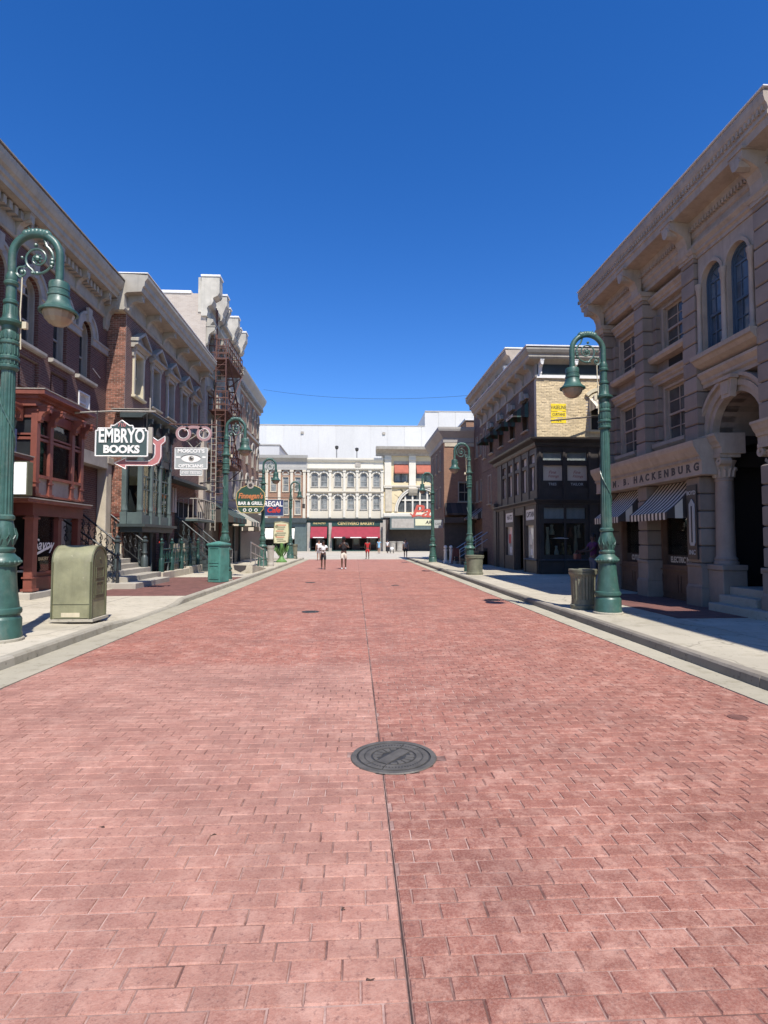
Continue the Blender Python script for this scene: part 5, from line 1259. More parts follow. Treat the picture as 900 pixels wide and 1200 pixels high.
for x, y in ((-8.80, 22.06), (OX - .07, 22.08), (OX - .05, 23.1), (OX - .05, 24.1), (OX - .05, 25.3)):
    m = MB(); w = .085; m.box(x - w, x + w, y - w, y + w, 2.62, 5.85); m.box(x - w * 1.4, x + w * 1.4, y - w * 1.4, y + w * 1.4, 2.275, 2.72); m.lathe(x, y, [(w * 1.25, 2.72), (w * 1.5, 2.8), (w * 1.1, 3.0)], 10); m.box(x - w * 1.3, x + w * 1.3, y - w * 1.3, y + w * 1.3, 4.66, 4.76); m.build('mullion', om, c2)
m = MB(); m.box(-8.70, OX - .17, 22.06, 22.10, 2.62, 2.72); m.box(-8.70, OX - .17, 22.06, 22.10, 4.62, 4.72)
for a, b_ in ((22.18, 23.0), (23.2, 24.0), (24.2, 25.2)): m.box(OX - .07, OX - .03, a, b_, 4.1, 4.15); m.box(OX - .07, OX - .03, (a + b_) / 2 - .02, (a + b_) / 2 + .02, 2.62, 4.1); m.box(OX - .07, OX - .03, a, b_, 3.6, 3.64)
m.build('glazing_bar', om, c2)
m = MB(); m.box(-8.70, OX - .17, 22.085, 22.092, 2.72, 4.7); m.build('pane', 'shop_glass', c2)
for a, b_ in ((22.18, 23.0), (23.2, 24.0), (24.2, 25.2)): m = MB(); m.box(OX - .055, OX - .048, a, b_, 2.62, 4.715); m.build('pane', 'shop_glass', c2)
m = MB(); m.box(-8.66, -8.36, 22.14, 22.16, 3.75, 4.6); m.build('roller_blind', 'blind_yellow', c2)
m = MB(); m.uz if False else m.add([(-8.70, 22.16, 2.75), (-8.4, 22.16, 2.75), (-8.66, 22.16, 3.6), (-8.70, 22.2, 2.75), (-8.4, 22.2, 2.75), (-8.66, 22.2, 3.6)], [(0, 1, 2), (3, 4, 5), (0, 1, 4, 3), (1, 2, 5, 4), (2, 0, 3, 5)]); m.build('curtain', 'curtain', c2)
for k, (y, z) in enumerate(((22.5, 2.7), (22.85, 3.3), (23.5, 2.8), (23.8, 3.5), (24.5, 2.7), (24.9, 3.2))):
    m = MB(); m.lathe(OX - .25, y, [(.14, z), (.17, z + .25), (.06, z + .45), (.20, z + .75 + .2 * (k % 3)), (.02, z + 1.0 + .2 * (k % 3))], 8); m.build('display_item', ('box_tan', 'red_paint', 'curtain', 'blind', 'wood_brown', 'cloth_white')[k], c2)
m = MB(); m.box(-8.88, -8.8, 22.3, 25.3, 2.3, 5.2); m.build('room_back', 'interior_dark', c2)
# basement under the oriel: dark opening, posts
m = MB(); m.box(-8.88, -8.80, 22.3, 25.6, SW, 1.95); m.build('basement_front', 'interior_dark', c2)
for y in (22.2, 23.4, 24.6, 25.5):
    m = MB(); m.lathe(-8.25, y, [(.09, SW), (.09, .3), (.06, .34), (.055, 1.7), (.09, 1.8), (.09, 1.955)], 10); m.build('basement_post', 'slate_dark', c2, smooth=True)
m = MB(); m.ball((-8.35, 24.9, 1.55), .09, 5); m.build('red_lantern', 'neon_red', c2)
# quoins / stone base
m = MB(EC); m.box(-9.58, -8.86, .02, .10, SW, 1.5); m.build('stone_base', 'stone_cream', c2); m = MB(EC); m.box(-9.55, -8.92, .02, .05, 2.55, 2.66); m.build('wall_tie', 'red_paint_dark', c2)
# pale stone pier and door jamb against the flank wall
pr = thing('entrance_surround', 'pale stone entrance pier with a dark door between the red bay and the book shop', 'doorway', (-9.4, 20.5, SW))
m = MB(); m.box(-9.59, -9.25, 21.5, 21.95, SW, 4.5); m.box(-9.59, -9.18, 21.45, 22.0, 4.5, 4.75); m.box(-9.59, -9.2, 21.45, 22.0, SW, 1.9); m.build('pier', 'stone_cream', pr, bevel=.015)
m = MB(); m.box(-9.59, -9.35, 18.45, 18.85, 1.3, 4.5); m.build('pier', 'stone_grey', pr)
m = MB(); m.box(-9.59, -9.2, 18.4, 21.5, 4.3, 4.75); m.build('lintel', 'stone_grey', pr)
m = MB(); m.box(-9.75, -9.70, 18.9, 20.2, 1.3, 4.2); m.build('door', 'slate_dark', pr)

# ------------------------------------------------------------------ stone steps with iron newels
st2 = thing('stone_steps', 'pale stone steps with cast iron newel posts leading up beside the book shop', 'stairs', (-8.3, 20.5, SW))
for k, (x1, y0, y1) in enumerate(((-6.9, 18.3, 21.6), (-7.35, 18.8, 22.0), (-7.85, 19.3, 22.3), (-8.2, 19.6, 22.0), (-8.5, 19.6, 22.0), (-8.8, 19.6, 22.0), (-9.1, 19.6, 22.0))):
    m = MB(); m.box(-9.58, x1, y0, y1, SW + .17 * k - .02, SW + .17 * (k + 1)); m.build('step', 'step_stone', st2, bevel=.012)
def newel(parent, x, y, z, h, r=.11, mat='dark_green', name='newel_post'):
    m = MB(); m.lathe(x, y, [(r, z), (r, z + .36 * h), (r * .75, z + .40 * h), (r * .55, z + .44 * h), (r * .8, z + .5 * h), (r * .6, z + .56 * h), (r * .65, z + .8 * h), (r * .95, z + .83 * h), (r * .95, z + .86 * h), (r * .4, z + .89 * h), (r * .65, z + .94 * h), (r * .3, z + .98 * h), (.005, z + h)], 14)
    return m.build(name, mat, parent, smooth=True)
def iron_rail(parent, p0, p1, drop, n, mat='black_iron', orn=True):
    p0, p1 = Vector(p0), Vector(p1)
    m = MB(); m.tube([p0, p1], .032, 6); m.tube([p0 - Vector((0, 0, drop)), p1 - Vector((0, 0, drop))], .022, 5); m.build('handrail', mat, parent)
    d = (p1 - p0).normalized()
    for k in range(n):
        q = p0 + (p1 - p0) * ((k + .5) / n)
        m = MB(); b_ = q - Vector((0, 0, drop)); m.tube([q, b_], .014, 4)
        if orn:
            for s_ in (1, -1):
                c = q - Vector((0, 0, drop * (.32 if s_ > 0 else .68)))
                m.tube([c + d * (.09 * math.cos(t)) * (1 if s_ > 0 else -1) * (1 - t * .09) + Vector((0, 0, .13 * drop * 1.2 * math.sin(t) * (1 - t * .09))) for t in [i * .55 for i in range(12)]], .016, 4)
            m.ball(q - Vector((0, 0, drop * .5)), .045, 4)
        m.build('baluster', mat, parent)
for y in (19.55, 22.05):
    newel(st2, -8.0, y, SW + .40, 1.30, .13, 'slate_dark')
    iron_rail(st2, (-8.05, y, 1.62), (-9.45, y, 2.75), .85, 7)
# low iron railing in front of the steps, nearest
rl = thing('iron_railing', 'low black iron railing with scrolls between the olive mailbox and the stone steps', 'railing', (-8, 18.6, SW))
newel(rl, -7.55, 18.5, SW, 1.15, .05, 'black_iron', 'post'); iron_rail(rl, (-7.6, 18.5, 1.15), (-9.3, 18.55, 2.3), .8, 8)

# ------------------------------------------------------------------ sunken area fence: kerb wall, posts, rails
fn = thing('area_fence', 'dark green post fence on a pale low wall in front of the book shop basement', 'fence', (-7.6, 25.5, SW))
m = MB(); m.box(-7.72, -7.48, 22.6, 26.1, SW - .02, .40); m.box(-7.72, -7.48, 26.12, 28.3, SW - .02, .46); m.build('low_wall', 'stone_cream', fn, bevel=.015)
for y in (22.75, 24.0, 25.3, 26.6, 27.9): newel(fn, -7.6, y, .39, 1.35, .10, 'dark_green', 'post')
for y0, y1 in ((22.75, 24.0), (24.0, 25.3), (25.3, 26.6), (26.6, 27.9)):
    m = MB(); m.tube([(-7.6, y0, 1.3), (-7.6, y1, 1.3)], .025, 5); m.tube([(-7.6, y0, .75), (-7.6, y1, .75)], .02, 5); m.build('rail', 'dark_green', fn)
    for k in range(3):
        q = y0 + (y1 - y0) * (k + 1) / 4; m = MB(); m.tube([(-7.6, q, .75), (-7.6, q, 1.3)], .013, 4); m.tube([(-7.6, q + .09 * math.cos(t), 1.02 + .16 * math.sin(t)) for t in [i * .7 for i in range(9)]], .012, 4, True); m.build('fence_bar', 'dark_green', fn)
pk = thing('picket_screen', 'cream boarded screen behind the dark green post fence', 'fence', (-8.3, 26.8, SW))
for k in range(14):
    m = MB(); y = 25.75 + .17 * k; m.box(-8.32, -8.28, y, y + .14, SW, 1.45 + .04 * (k % 2)); m.build('board', 'trim_cream', pk)
m = MB(); m.box(-8.28, -8.25, 25.7, 28.15, .5, .6); m.box(-8.28, -8.25, 25.7, 28.15, 1.1, 1.2); m.build('rail', 'trim_cream', pk)
# stair with ornate rail beyond, going up to the next shop
st3 = thing('iron_stair', 'dark stair with a pale handrail and ornate balusters behind the hanging eye sign', 'stairs', (-8, 29.5, SW))
for k in range(9):
    m = MB(); m.box(-8.88, -6.9 - .22 * k if k else -6.9, 28.5, 30.2 - .002 * k, SW + .18 * k - .02, SW + .18 * (k + 1)); m.build('step', 'slate_dark', st3)
for y in (28.45, 30.25): iron_rail(st3, (-6.8, y, 1.15), (-8.85, y, 2.85), .8, 8, 'slate_dark'); newel(st3, -6.75, y, SW, 1.3, .1, 'dark_green')
# upper shop: awning shelf, balcony, bits on display (seen past the oriel)
m = MB(E_); m.box(25.9, 31.8, 0, .7, 4.42, 4.55); m.build('shop_ledge', 'slate_dark', c2)
m = MB(E_); m.box(26.25, 27.35, -.22, -.2, 1.7, 4.3); m.build('door', 'wood_brown', c2)
m = MB(E_); m.box(28.45, 31.55, -.25, -.2, .3, 3.6); m.build('doorway', 'interior_dark', c2)
bl = thing('iron_balcony', 'pale iron balcony with a crossed railing under the hanging eye sign', 'balcony', (-8.5, 30.5, 2.6))
m = MB(); m.box(-8.89, -7.9, 28.9, 32.3, 2.62, 2.72); m.build('deck', 'slate_paint', bl)
m = MB()
for z in (2.75, 3.75): m.tube([(-7.95, 28.95, z), (-7.95, 32.25, z)], .025, 5); m.tube([(-7.95, 28.95, z), (-8.88, 28.95, z)], .025, 5)
m.tube([(-7.95, 28.95, 3.75), (-7.95, 30.6, 2.75)], .03, 5); m.build('rail', 'stone_grey', bl)
for k in range(9):
    m = MB(); m.tube([(-7.95, 28.95 + .41 * k, 2.7), (-7.95, 28.95 + .41 * k, 3.75)], .018, 4); m.build('baluster', 'stone_grey', bl)
for k in range(4):
    m = MB(); m.tube([(-8.88 + .24 * k, 28.95, 2.7), (-8.88 + .24 * k, 28.95, 3.75)], .018, 4); m.build('baluster', 'stone_grey', bl)
for k, (y, x) in enumerate(((26.6, -8.8), (27.9, -8.78), (28.3, -8.78), (31.9, -8.75))):
    m = MB(E_); m.uz([(y - .12, 3.0), (y + .14, 3.0), (y + .08, 3.6), (y + .02, 4.2), (y - .04, 4.2)], .02, .09); m.build('curtain', 'blind' if k % 2 else 'curtain', c2)

# ------------------------------------------------------------------ tall scrolled parapet building with pale brick flank and fire escape
D = Fr('L', -8.65); DC = Fr('C', 32.65)
c3 = thing('parapet_building', 'tall grey building with white scrolled parapet blocks and a pale brick flank wall', 'building', (-8.65, 37, SW))
du = [33.7, 35.9, 38.3, 40.7]
m = MB(D); wall(m, 32.95, 42.6, 0, 15.3, -.3, 0, [(u - .5, u + .5, z, z + h, ar) for u in du for z, h, ar in ((4.6, 2.0, False), (8.0, 2.2, False), (11.4, 2.0, True))]); m.build('street_wall', 'stone_grey', c3)
m = MB(DC); m.box(-14.5, -8.65, -.3, 0, 0, 15.9); m.build('flank_wall', 'brick_pale', c3); m = MB(DC); m.box(-14.6, -9.5, -.4, .06, 15.903, 16.05); m.build('coping', 'roof_white', c3)
m = MB(); m.box(-20, -8.96, 32.96, 42.58, 0, 15.3); m.build('rear_block', 'brick_pale', c3)
for u in du:
    for z, h, ar in ((4.6, 2.0, False), (8.0, 2.2, False), (11.4, 2.0, True)):
        win(D, u, z, .9, h - .05, c3, 'trim_grey', 'glass_dark', arch=ar, depth=.25, cas=.05, cols=2)
        m = MB(D)
        if ar: m.arc_ring(u, z + h - .05, .56, .74, .003, .14, 10); m.box(u - .13, u + .13, .1, .25, z + h + .4, z + h + .85)
        else: m.wz([(0, z + h + .12), (.12, z + h + .12), (.24, z + h + .28), (.24, z + h + .36), (0, z + h + .38)], u - .72, u + .72)
        m.build('window_hood', 'trim_grey', c3)
cornice(D, [(0, 14.0), (.2, 14.0), (.28, 14.15), (.4, 14.3), (.4, 14.42), (0, 14.5)], 32.7, 42.5, 'cornice', 'trim_grey', c3)
for u0, u1, zt, d in ((32.50, 33.25, 16.85, .95), (34.9, 35.55, 16.75, .95), (35.8, 36.2, 16.3, .95), (38.3, 38.9, 16.75, .9), (39.2, 39.6, 16.3, .9), (41.0, 41.7, 16.7, .9)):
    m = MB(D)
    first = u0 < 33
    d = .78 if first else .66
    sc_ = [(-.25, 14.55), (.08, 14.55), (.12, 14.75), (.08, 15.0), (.16, 15.12), (.34, 15.2), (.44, 15.42), (.42, 15.6), (d - .08, 15.75 if first else 16.0), (d, 15.9 if first else 16.15), (d, zt), (-.25, zt)]
    m.wz(sc_, u0, u1); o = m.build('parapet_block', 'render_grey', c3)
    m = MB(D); m.box(u0 - .05, u1 + .05, -.28, d + .05, zt, zt + .10); m.build('block_cap', 'roof_white', o)
for a, b_ in ((33.3, 34.85), (36.25, 38.25), (39.65, 40.95)):
    m = MB(D); m.box(a, b_, -.45, .1, 14.55, 15.5); m.wz([(.1, 15.2), (.3, 15.3), (.3, 15.5), (.1, 15.52)], a, b_); m.build('parapet_wall', 'trim_grey', c3)
for u in (32.9, 35.2, 38.6, 41.3): bracket(D, u, 13.0, .5, 1.0, .35, 'trim_grey', c3)
m = MB(DC); m.box(-9.1, -8.66, .003, .05, 14.8, 16.84); m.build('corner_render', 'render_grey', c3)
for u, z in ((34.8, 10.9), (37.1, 10.9)):
    m = MB(D); m.lathe(u, .2, [(.2, z - 3), (.18, z), (.26, z + .3), (.26, z + .5)], 10); m.build('wall_column', 'trim_grey', c3)
# fire escape
fe = thing('fire_escape', 'rust red iron fire escape with landings and ladders on the tall grey building', 'fire escape', (-8, 35.5, 3))
fx0, fx1 = -8.62, -7.5
for k, z in enumerate((6.2, 9.3, 12.4)):
    y0, y1 = 33.4, 37.4
    m = MB(); m.box(fx0, fx1, y0, y1, z - .06, z)
    m.build('landing', 'rust', fe)
    for hz in (.3, .7, 1.1):
        m = MB(); m.tube([(fx0, y0, z + hz), (fx1, y0, z + hz), (fx1, y1, z + hz), (fx0, y1, z + hz)], .034, 5); m.build('rail', 'rust', fe)
    for (x, y) in [(fx1, y0 + (y1 - y0) * q / 7) for q in range(8)] + [(fx0 + .28 * q, y0) for q in range(4)]:
        m = MB(); m.tube([(x, y, z), (x, y, z + 1.1)], .026, 4); m.build('rail_post', 'rust', fe)
    for y in (y0 + .1, y1 - .1):
        m = MB(); m.tube([(fx0, y, z - 1.0), (fx1, y, z - .05)], .03, 4); m.build('strut', 'rust', fe)
    if k < 2:
        for x in (fx1 - .45, fx1 - .05):
            m = MB(); m.tube([(x, y1 - .3, z), (x, y0 + .6, z + 3.1)], .045, 4); m.build('stringer', 'rust', fe)
        for q in range(10):
            y = y1 - .3 + (y0 + .6 - y1 + .3) * q / 10; m = MB(); m.box(fx1 - .45, fx1 - .05, y - .1, y + .1, z + .31 * q + .02, z + .31 * q + .05); m.build('tread', 'rust', fe)
for x in (-8.2, -7.62):
    m = MB(); m.tube([(x, 33.3, 4.2), (x, 33.3, 13.4)], .034, 5); m.build('ladder_rail', 'rust', fe)
for q in range(27):
    m = MB(); m.tube([(-8.2, 33.3, 4.35 + .33 * q), (-7.62, 33.3, 4.35 + .33 * q)], .022, 4); m.build('rung', 'rust', fe)
for x in (-8.32, -8.05):
    m = MB(); m.tube([(x, 33.0, 2.2), (x, 33.0, 8.6)], .03, 5); m.build('drop_ladder_rail', 'trim_grey', fe)
for q in range(18):
    m = MB(); m.tube([(-8.32, 33.0, 2.4 + .34 * q), (-8.05, 33.0, 2.4 + .34 * q)], .02, 4); m.build('drop_ladder_rung', 'trim_grey', fe)
for k, z in enumerate((6.2, 9.3)):
    m = MB(); m.tube([(fx1, 33.5, z), (fx1, 37.3, z + 3.05)], .035, 4); m.tube([(fx1, 37.3, z), (fx1, 33.5, z + 3.05)], .03, 4); m.build('cross_brace', 'rust', fe)
m = MB()
for y in (33.5, 33.8): m.tube([(fx0 + .35, y, 12.4), (fx0 + .35, y, 15.4)], .034, 5)
m.build('ladder_rail', 'rust', fe)

# ------------------------------------------------------------------ orange brick apartment block at the end of the left row
J = Fr('L', -8.85)
c4 = thing('apartment_block', 'orange brown brick apartment block with arched windows at the end of the left row', 'building', (-8.85, 47, SW))
ju = [43.9, 46.4, 48.9, 51.2]
m = MB(J); wall(m, 42.62, 52.2, 0, 13.6, -.3, 0, [(u - .42, u + .42, z, z + 1.5, True) for u in ju for z in (5.0, 7.9, 10.8)]); m.build('street_wall', 'brick_orange', c4)
m = MB(); m.box(-20, -9.16, 42.63, 52.2, 0, 13.6); m.build('rear_block', 'brick_orange', c4)
for u in ju:
    for z in (5.0, 7.9, 10.8):
        win(J, u, z, .78, 1.5, c4, 'trim_grey', 'glass_dark', arch=True, depth=.25, cas=.03, cols=1)
        m = MB(J); m.arc_ring(u, z + 1.5, .43, .6, .003, .12, 8); m.box(u - .62, u - .42, .003, .12, z + 1.2, z + 1.5); m.box(u + .42, u + .62, .003, .12, z + 1.2, z + 1.5); m.build('arch_ring', 'stone_grey', c4)
cornice(J, [(-.3, 13.2), (.06, 13.2), (.1, 13.5), (.2, 13.6), (.24, 13.9), (.45, 14.2), (.55, 14.45), (.55, 14.6), (-.3, 14.66)], 42.3, 52.8, 'cornice', 'grey_cornice', c4)
m = MB(J); m.wz([(0, 10.3), (.12, 10.3), (.12, 10.5), (0, 10.52)], 42.7, 52.1); m.build('band', 'stone_grey', c4)
m = MB(J)
u = 42.6
while u < 52.2: m.box(u, u + .2, .08, .34, 13.35, 13.6); u += .5
m.build('dentil_course', 'trim_grey', c4, kind='stuff')
# tavern front below it: dark front, cloth canopies
m = MB(J); m.box(42.7, 52.1, .01, .3, SW, 3.9); m.build('tavern_front', 'black_paint', c4)
m = MB(D); m.box(33.0, 42.5, .01, .25, SW, 3.9); m.build('shop_front', 'black_paint', c3)
awning(D, 33.6, 37.6, 4.0, 3.0, 1.5, 7, 'awning_green', 'awning_dark', c3, val=.3)
awning(D, 38.2, 42.0, 3.9, 2.9, 1.7, 7, 'awning_green', 'awning_white', c3, val=.3)
awning(J, 43.0, 46.0, 3.6, 2.6, 1.6, 5, 'awning_white', 'awning_dark', c4, val=.25)
for y, x in ((34.5, -8.35), (36.5, -8.35), (38.5, -8.35), (40.5, -8.35)):
    m = MB(D); m.box(y - .8, y + .8, .25, .27, .9, 2.8); m.build('shop_pane', 'interior_brown', c3)
    m = MB(D); m.box(y + .82, y + .98, .25, .4, SW, 3.8); m.build('front_post', 'slate_dark' if y > 36 else 'red_paint_dark', c3)
# ramp with pale rails by the tavern
rp = thing('ramp', 'pale concrete ramp with steel rails in front of the tavern', 'ramp', (-6.2, 28.5, SW))
m = MB(); m.add([(-6.6, 26.6, .10), (-4.75, 26.6, .10), (-4.75, 30.6, .10), (-6.6, 30.6, .10), (-6.6, 26.6, .62), (-4.75, 26.6, .50), (-4.75, 30.6, .16), (-6.6, 30.6, .16)], [(0, 1, 2, 3), (4, 5, 6, 7), (0, 1, 5, 4), (1, 2, 6, 5), (2, 3, 7, 6), (3, 0, 4, 7)]); m.build('ramp_slab', 'sidewalk', rp)
m = MB(); m.add([(-5.62, 26.59, .50), (-5.02, 26.59, .48), (-5.07, 26.59, .30), (-5.3, 26.59, .17), (-5.57, 26.59, .30)], [(0, 1, 2, 3, 4)]); m.build('painted_shield', 'letter_dark', rp)
for x in (-6.5, -4.85):
    m = MB(); m.tube([(x, 26.7, 1.55), (x, 30.4, 1.15)], .03, 6); m.tube([(x, 26.7, 1.1), (x, 30.4, .7)], .022, 6); m.build('handrail', 'bare_metal', rp, smooth=True)
    for k in range(4):
        m = MB(); y = 26.7 + 1.23 * k; m.tube([(x, y, .6 - .13 * k), (x, y, 1.55 - .133 * k)], .025, 6); m.build('rail_post', 'bare_metal', rp)
# ================================================================== FAR END OF THE STREET (84 m)
Z = Fr('C', 84.0)
# white sound stage behind everything
s1 = thing('sound_stage', 'huge plain white hall rising behind the far shop fronts', 'building', (8, 101, 0))
m = MB(Z := Fr('C', 100.0))
x = -34.0
while x < 12.3:
    w = 3.05; p = MB(Z); p.box(x, min(x + w - .09, 12.35), 0, .06, 0, 21.9); p.build('wall_panel', 'stage_white', s1); x += w
while x < 44:
    w = 3.05; p = MB(Z); p.box(x, x + w - .09, 0, .06, 0, 24.6); p.build('wall_panel', 'stage_white', s1); x += w
m = MB(); m.box(-34, 12.34, 100.0, 140, 0, 21.9); m.box(12.35, 44, 100.0, 140, 0, 24.6); m.build('hall', 'stage_white', s1)
m = MB(Z); m.box(-34, 12.34, -.2, .12, 21.9, 22.05); m.box(12.35, 44, -.2, .12, 24.6, 24.75); m.build('coping', 'grey_cornice', s1)
for x, z in ((-9.4, 20.6), (5.0, 20.6)):
    m = MB(Z); m.box(x - .25, x + .25, .06, .25, z - .2, z + .2); m.build('wall_vent', 'stone_grey', s1)
m = MB(); m.box(-22, -11.8, 88, 99, 14.2, 16.3); m.build('low_roof_block', 'stage_white', s1); m = MB(); m.box(-22.1, -11.7, 87.9, 99, 16.3, 16.5); m.build('low_roof_coping', 'grey_cornice', s1)

Z = Fr('C', 84.0)
# brick one with pale strips
f1 = thing('far_brick_building', 'tan brick building with cream strips and square sash windows at the far left end', 'building', (-11, 84, 0))
fu = [-16.3, -14.0, -12.1, -10.3, -8.5]
m = MB(Z); wall(m, -20, -7.15, 4.9, 13.0, -.4, 0, [(u - .45, u + .45, z, z + 2.2) for u in fu for z in (5.4, 8.8)]); m.build('wall', 'brick_orange', f1)
m = MB(); m.box(-20, -7.2, 84.41, 98, 4.9, 13.0); m.box(-20, -7.2, 86, 98, 0, 4.89); m.build('rear_block', 'brick_orange', f1)
for u in fu:
    for z in (5.4, 8.8): win(Z, u, z, .82, 2.14, f1, 'far_cream', 'glass_far', depth=.2, cas=.06, cols=1)
    m = MB(Z); m.arc_ring(u, 11.45, .35, .55, .003, .10, 8); m.box(u - .5, u + .5, .0, .02, 11.2, 11.45); m.build('window_crown', 'stone_grey', f1)
for u in (-15.15, -13.05, -11.2, -9.4, -7.55):
    m = MB(Z); m.box(u - .2, u + .2, 0, .22, 4.9, 12.0); m.box(u - .28, u + .28, 0, .3, 11.7, 12.0); m.build('pilaster', 'far_cream', f1)
cornice(Z, [(-.3, 12.0), (.3, 12.0), (.34, 12.5), (.2, 12.55), (.2, 13.2), (.5, 13.5), (.8, 13.7), (.9, 14.1), (-.3, 14.2)], -20, -7.1, 'cornice', 'grey_cornice', f1)
m = MB(Z); wall(m, -20, -7.15, 0, 4.85, -.4, .1, [(-19, -14.3, .3, 3.6), (-13.6, -11.0, .3, 3.6), (-10.4, -8.9, .3, 3.6)]); m.build('shop_front', 'slate_paint', f1)
m = MB(Z); m.box(-20, -7.2, .11, .5, 4.2, 4.88); m.build('fascia', 'slate_dark', f1)
m = MB(Z); m.box(-19.5, -8.9, -.9, -.8, 0, 4); m.build('shop_interior', 'interior_dark', f1)
for k, (a, b_) in enumerate(((-14.6, -11.9), (-11.7, -8.9))): awning(Z, a, b_, 3.4, 2.0, 1.2, 4, 'awning_cream', 'awning_cream', f1, val=.2)
# cream arcade of arched windows
f2 = thing('far_cream_building', 'cream building with two rows of arched windows over a red canopied bakery', 'building', (-1.5, 84, 0))
cu = [-6.05, -4.68, -2.62, -.72, 1.2, 3.1]
ops = [(u - .52, u + .52, z, z + 1.55, True) for u in cu for z in (6.2, 9.55)]
m = MB(Z); wall(m, -7.1, 4.1, 4.9, 13.0, -.4, 0, ops); m.build('wall', 'far_cream', f2)
m = MB(); m.box(-7.1, 4.1, 84.41, 98, 4.9, 13.2); m.box(-7.1, 4.1, 86.5, 98, 0, 4.89); m.build('rear_block', 'far_cream', f2)
for u in cu:
    for z in (6.2, 9.55):
        win(Z, u, z, .92, 1.52, f2, 'grey_cornice', 'glass_far', arch=True, depth=.22, cas=.06, cols=2)
        m = MB(Z); m.arc_ring(u, z + 1.52, .58, .76, .003, .14, 10); m.box(u - .1, u + .1, .1, .2, z + 2.05, z + 2.38); m.build('arch_moulding', 'far_cream_pale', f2)
for u in (-6.95, -3.75, -1.65, .25, 2.15, 3.95):
    m = MB(Z); m.box(u - .17, u + .17, 0, .25, 5.0, 8.55); m.box(u - .17, u + .17, 0, .25, 8.9, 12.0); m.box(u - .24, u + .24, 0, .32, 11.7, 12.0); m.box(u - .24, u + .24, 0, .32, 8.2, 8.55); m.build('pilaster', 'far_cream_pale', f2)
cornice(Z, [(0, 8.55), (.3, 8.55), (.45, 8.75), (.45, 8.88), (0, 8.9)], -7.1, 4.1, 'string_course', 'far_cream', f2)
cornice(Z, [(-.3, 12.0), (.3, 12.0), (.5, 12.2), (.5, 12.35), (.1, 12.4), (.1, 13.2), (.35, 13.3), (.5, 13.55), (.5, 13.8), (-.3, 13.9)], -7.14, 4.12, 'cornice', 'far_cream_pale', f2)
m = MB(Z); m.box(-.05, .75, .1, .25, 12.5, 13.2); m.build('cartouche', 'stone_grey', f2)
m = MB(Z); wall(m, -7.1, 4.1, 0, 4.86, -.4, .12, [(-6.5, -4.1, .2, 3.7), (-3.3, 3.5, .2, 3.7)]); m.build('shop_front', 'dark_green', f2)
for u in (-6.85, -3.7, 3.85):
    m = MB(Z); m.box(u - .22, u + .22, .12, .34, 0, 4.2); m.build('pilaster', 'stone_grey', f2)
cornice(Z, [(.1, 4.5), (.3, 4.5), (.5, 4.75), (.5, 4.85), (.1, 4.89)], -7.1, 4.1, 'shop_cornice', 'slate_dark', f2)
text('CENTIVERO BAKERY', Z, .1, .13, 4.10, .62, 'gold', f2, sx=.95, bold=.012, ext=.02); text('FINE PASTRY', Z, -5.3, .13, 4.10, .34, 'gold', f2, sx=.95, bold=.006, ext=.02)
m = MB(Z); m.box(-7, 4, -2.0, -1.9, 0, 4.2); m.build('shop_interior', 'interior_dark', f2)
for x in (-5.3, -2.4, .1, 2.6):
    m = MB(Z); m.box(x - .6, x + .6, -1.0, -.9, .2, 2.4); d = m.build('door', 'interior_brown', f2); m = MB(Z); m.box(x - .4, x + .4, -.9, -.88, 1.0, 2.2); m.build('pane', 'glass_grey', d)
for a, b_ in ((-6.55, -4.15), (-3.5, 3.6)):
    m = MB(Z); m.wz([(.14, 3.62), (1.3, 2.15), (1.3, 1.95), (1.27, 1.95), (1.27, 2.11), (.14, 3.55)], a, b_); o = m.build('canopy', 'awning_red', f2)
    for k in range(3 if b_ > 0 else 1):
        c = a + (b_ - a) * (k + .5) / (3 if b_ > 0 else 1); m = MB(Z); m.box(c - .8, c + .8, 1.301, 1.31, 1.98, 2.1); m.build('valance_lettering', 'sign_white', o)
# cream theatre with the big arched window
f3 = thing('far_theatre_building', 'cream theatre with a wide arched window and orange blinds, at the far end', 'building', (9, 84, 0))
m = MB(Z); wall(m, 4.15, 18, 5.0, 15.0, -.4, 0, [(5.7, 7.9, 10.2, 13.4), (9.0, 12.0, 10.2, 13.4), (6.3, 12.9, 5.8, 5.9, True)]); m.build('wall', 'far_yellow', f3)
m = MB(); m.box(4.15, 18, 84.45, 98, 5.0, 15.0); m.box(4.15, 18, 86.5, 98, 0, 4.99); m.build('rear_block', 'far_cream', f3)
m = MB(Z)
for r in (3.35, 3.6): m.arc_ring(9.6, 5.88, r, r + .2, .003, .2 if r < 3.5 else .28, 22)
m.build('arch_moulding', 'far_cream_pale', f3)
for k in range(11):                                                # voussoirs radiating from the arch
    t = math.pi * (k + .5) / 11; m = MB(Z); m.arc_ring(9.6, 5.88, 3.85, 5.0 if k % 2 else 4.6, .003, .05, 3, t - .12, t + .12); m.build('voussoir', 'far_yellow', f3)
m = MB(Z); m.uz([(6.3, 5.8), (12.9, 5.8)] + [(9.6 + 3.3 * math.cos(math.pi * k / 20), 5.88 + 3.3 * math.sin(math.pi * k / 20)) for k in range(21)], -.35, -.3); m.build('pane', 'glass_grey', f3)
m = MB(Z)
for k in range(1, 6):
    x = 6.3 + 1.1 * k; hh = math.sqrt(max(.1, 3.3 ** 2 - (x - 9.6) ** 2)); m.box(x - .12, x + .12, -.3, -.1, 5.8, 5.88 + hh)
m.box(6.4, 12.8, -.29, -.11, 7.5, 7.7); m.build('glazing_bar', 'far_cream_pale', f3)
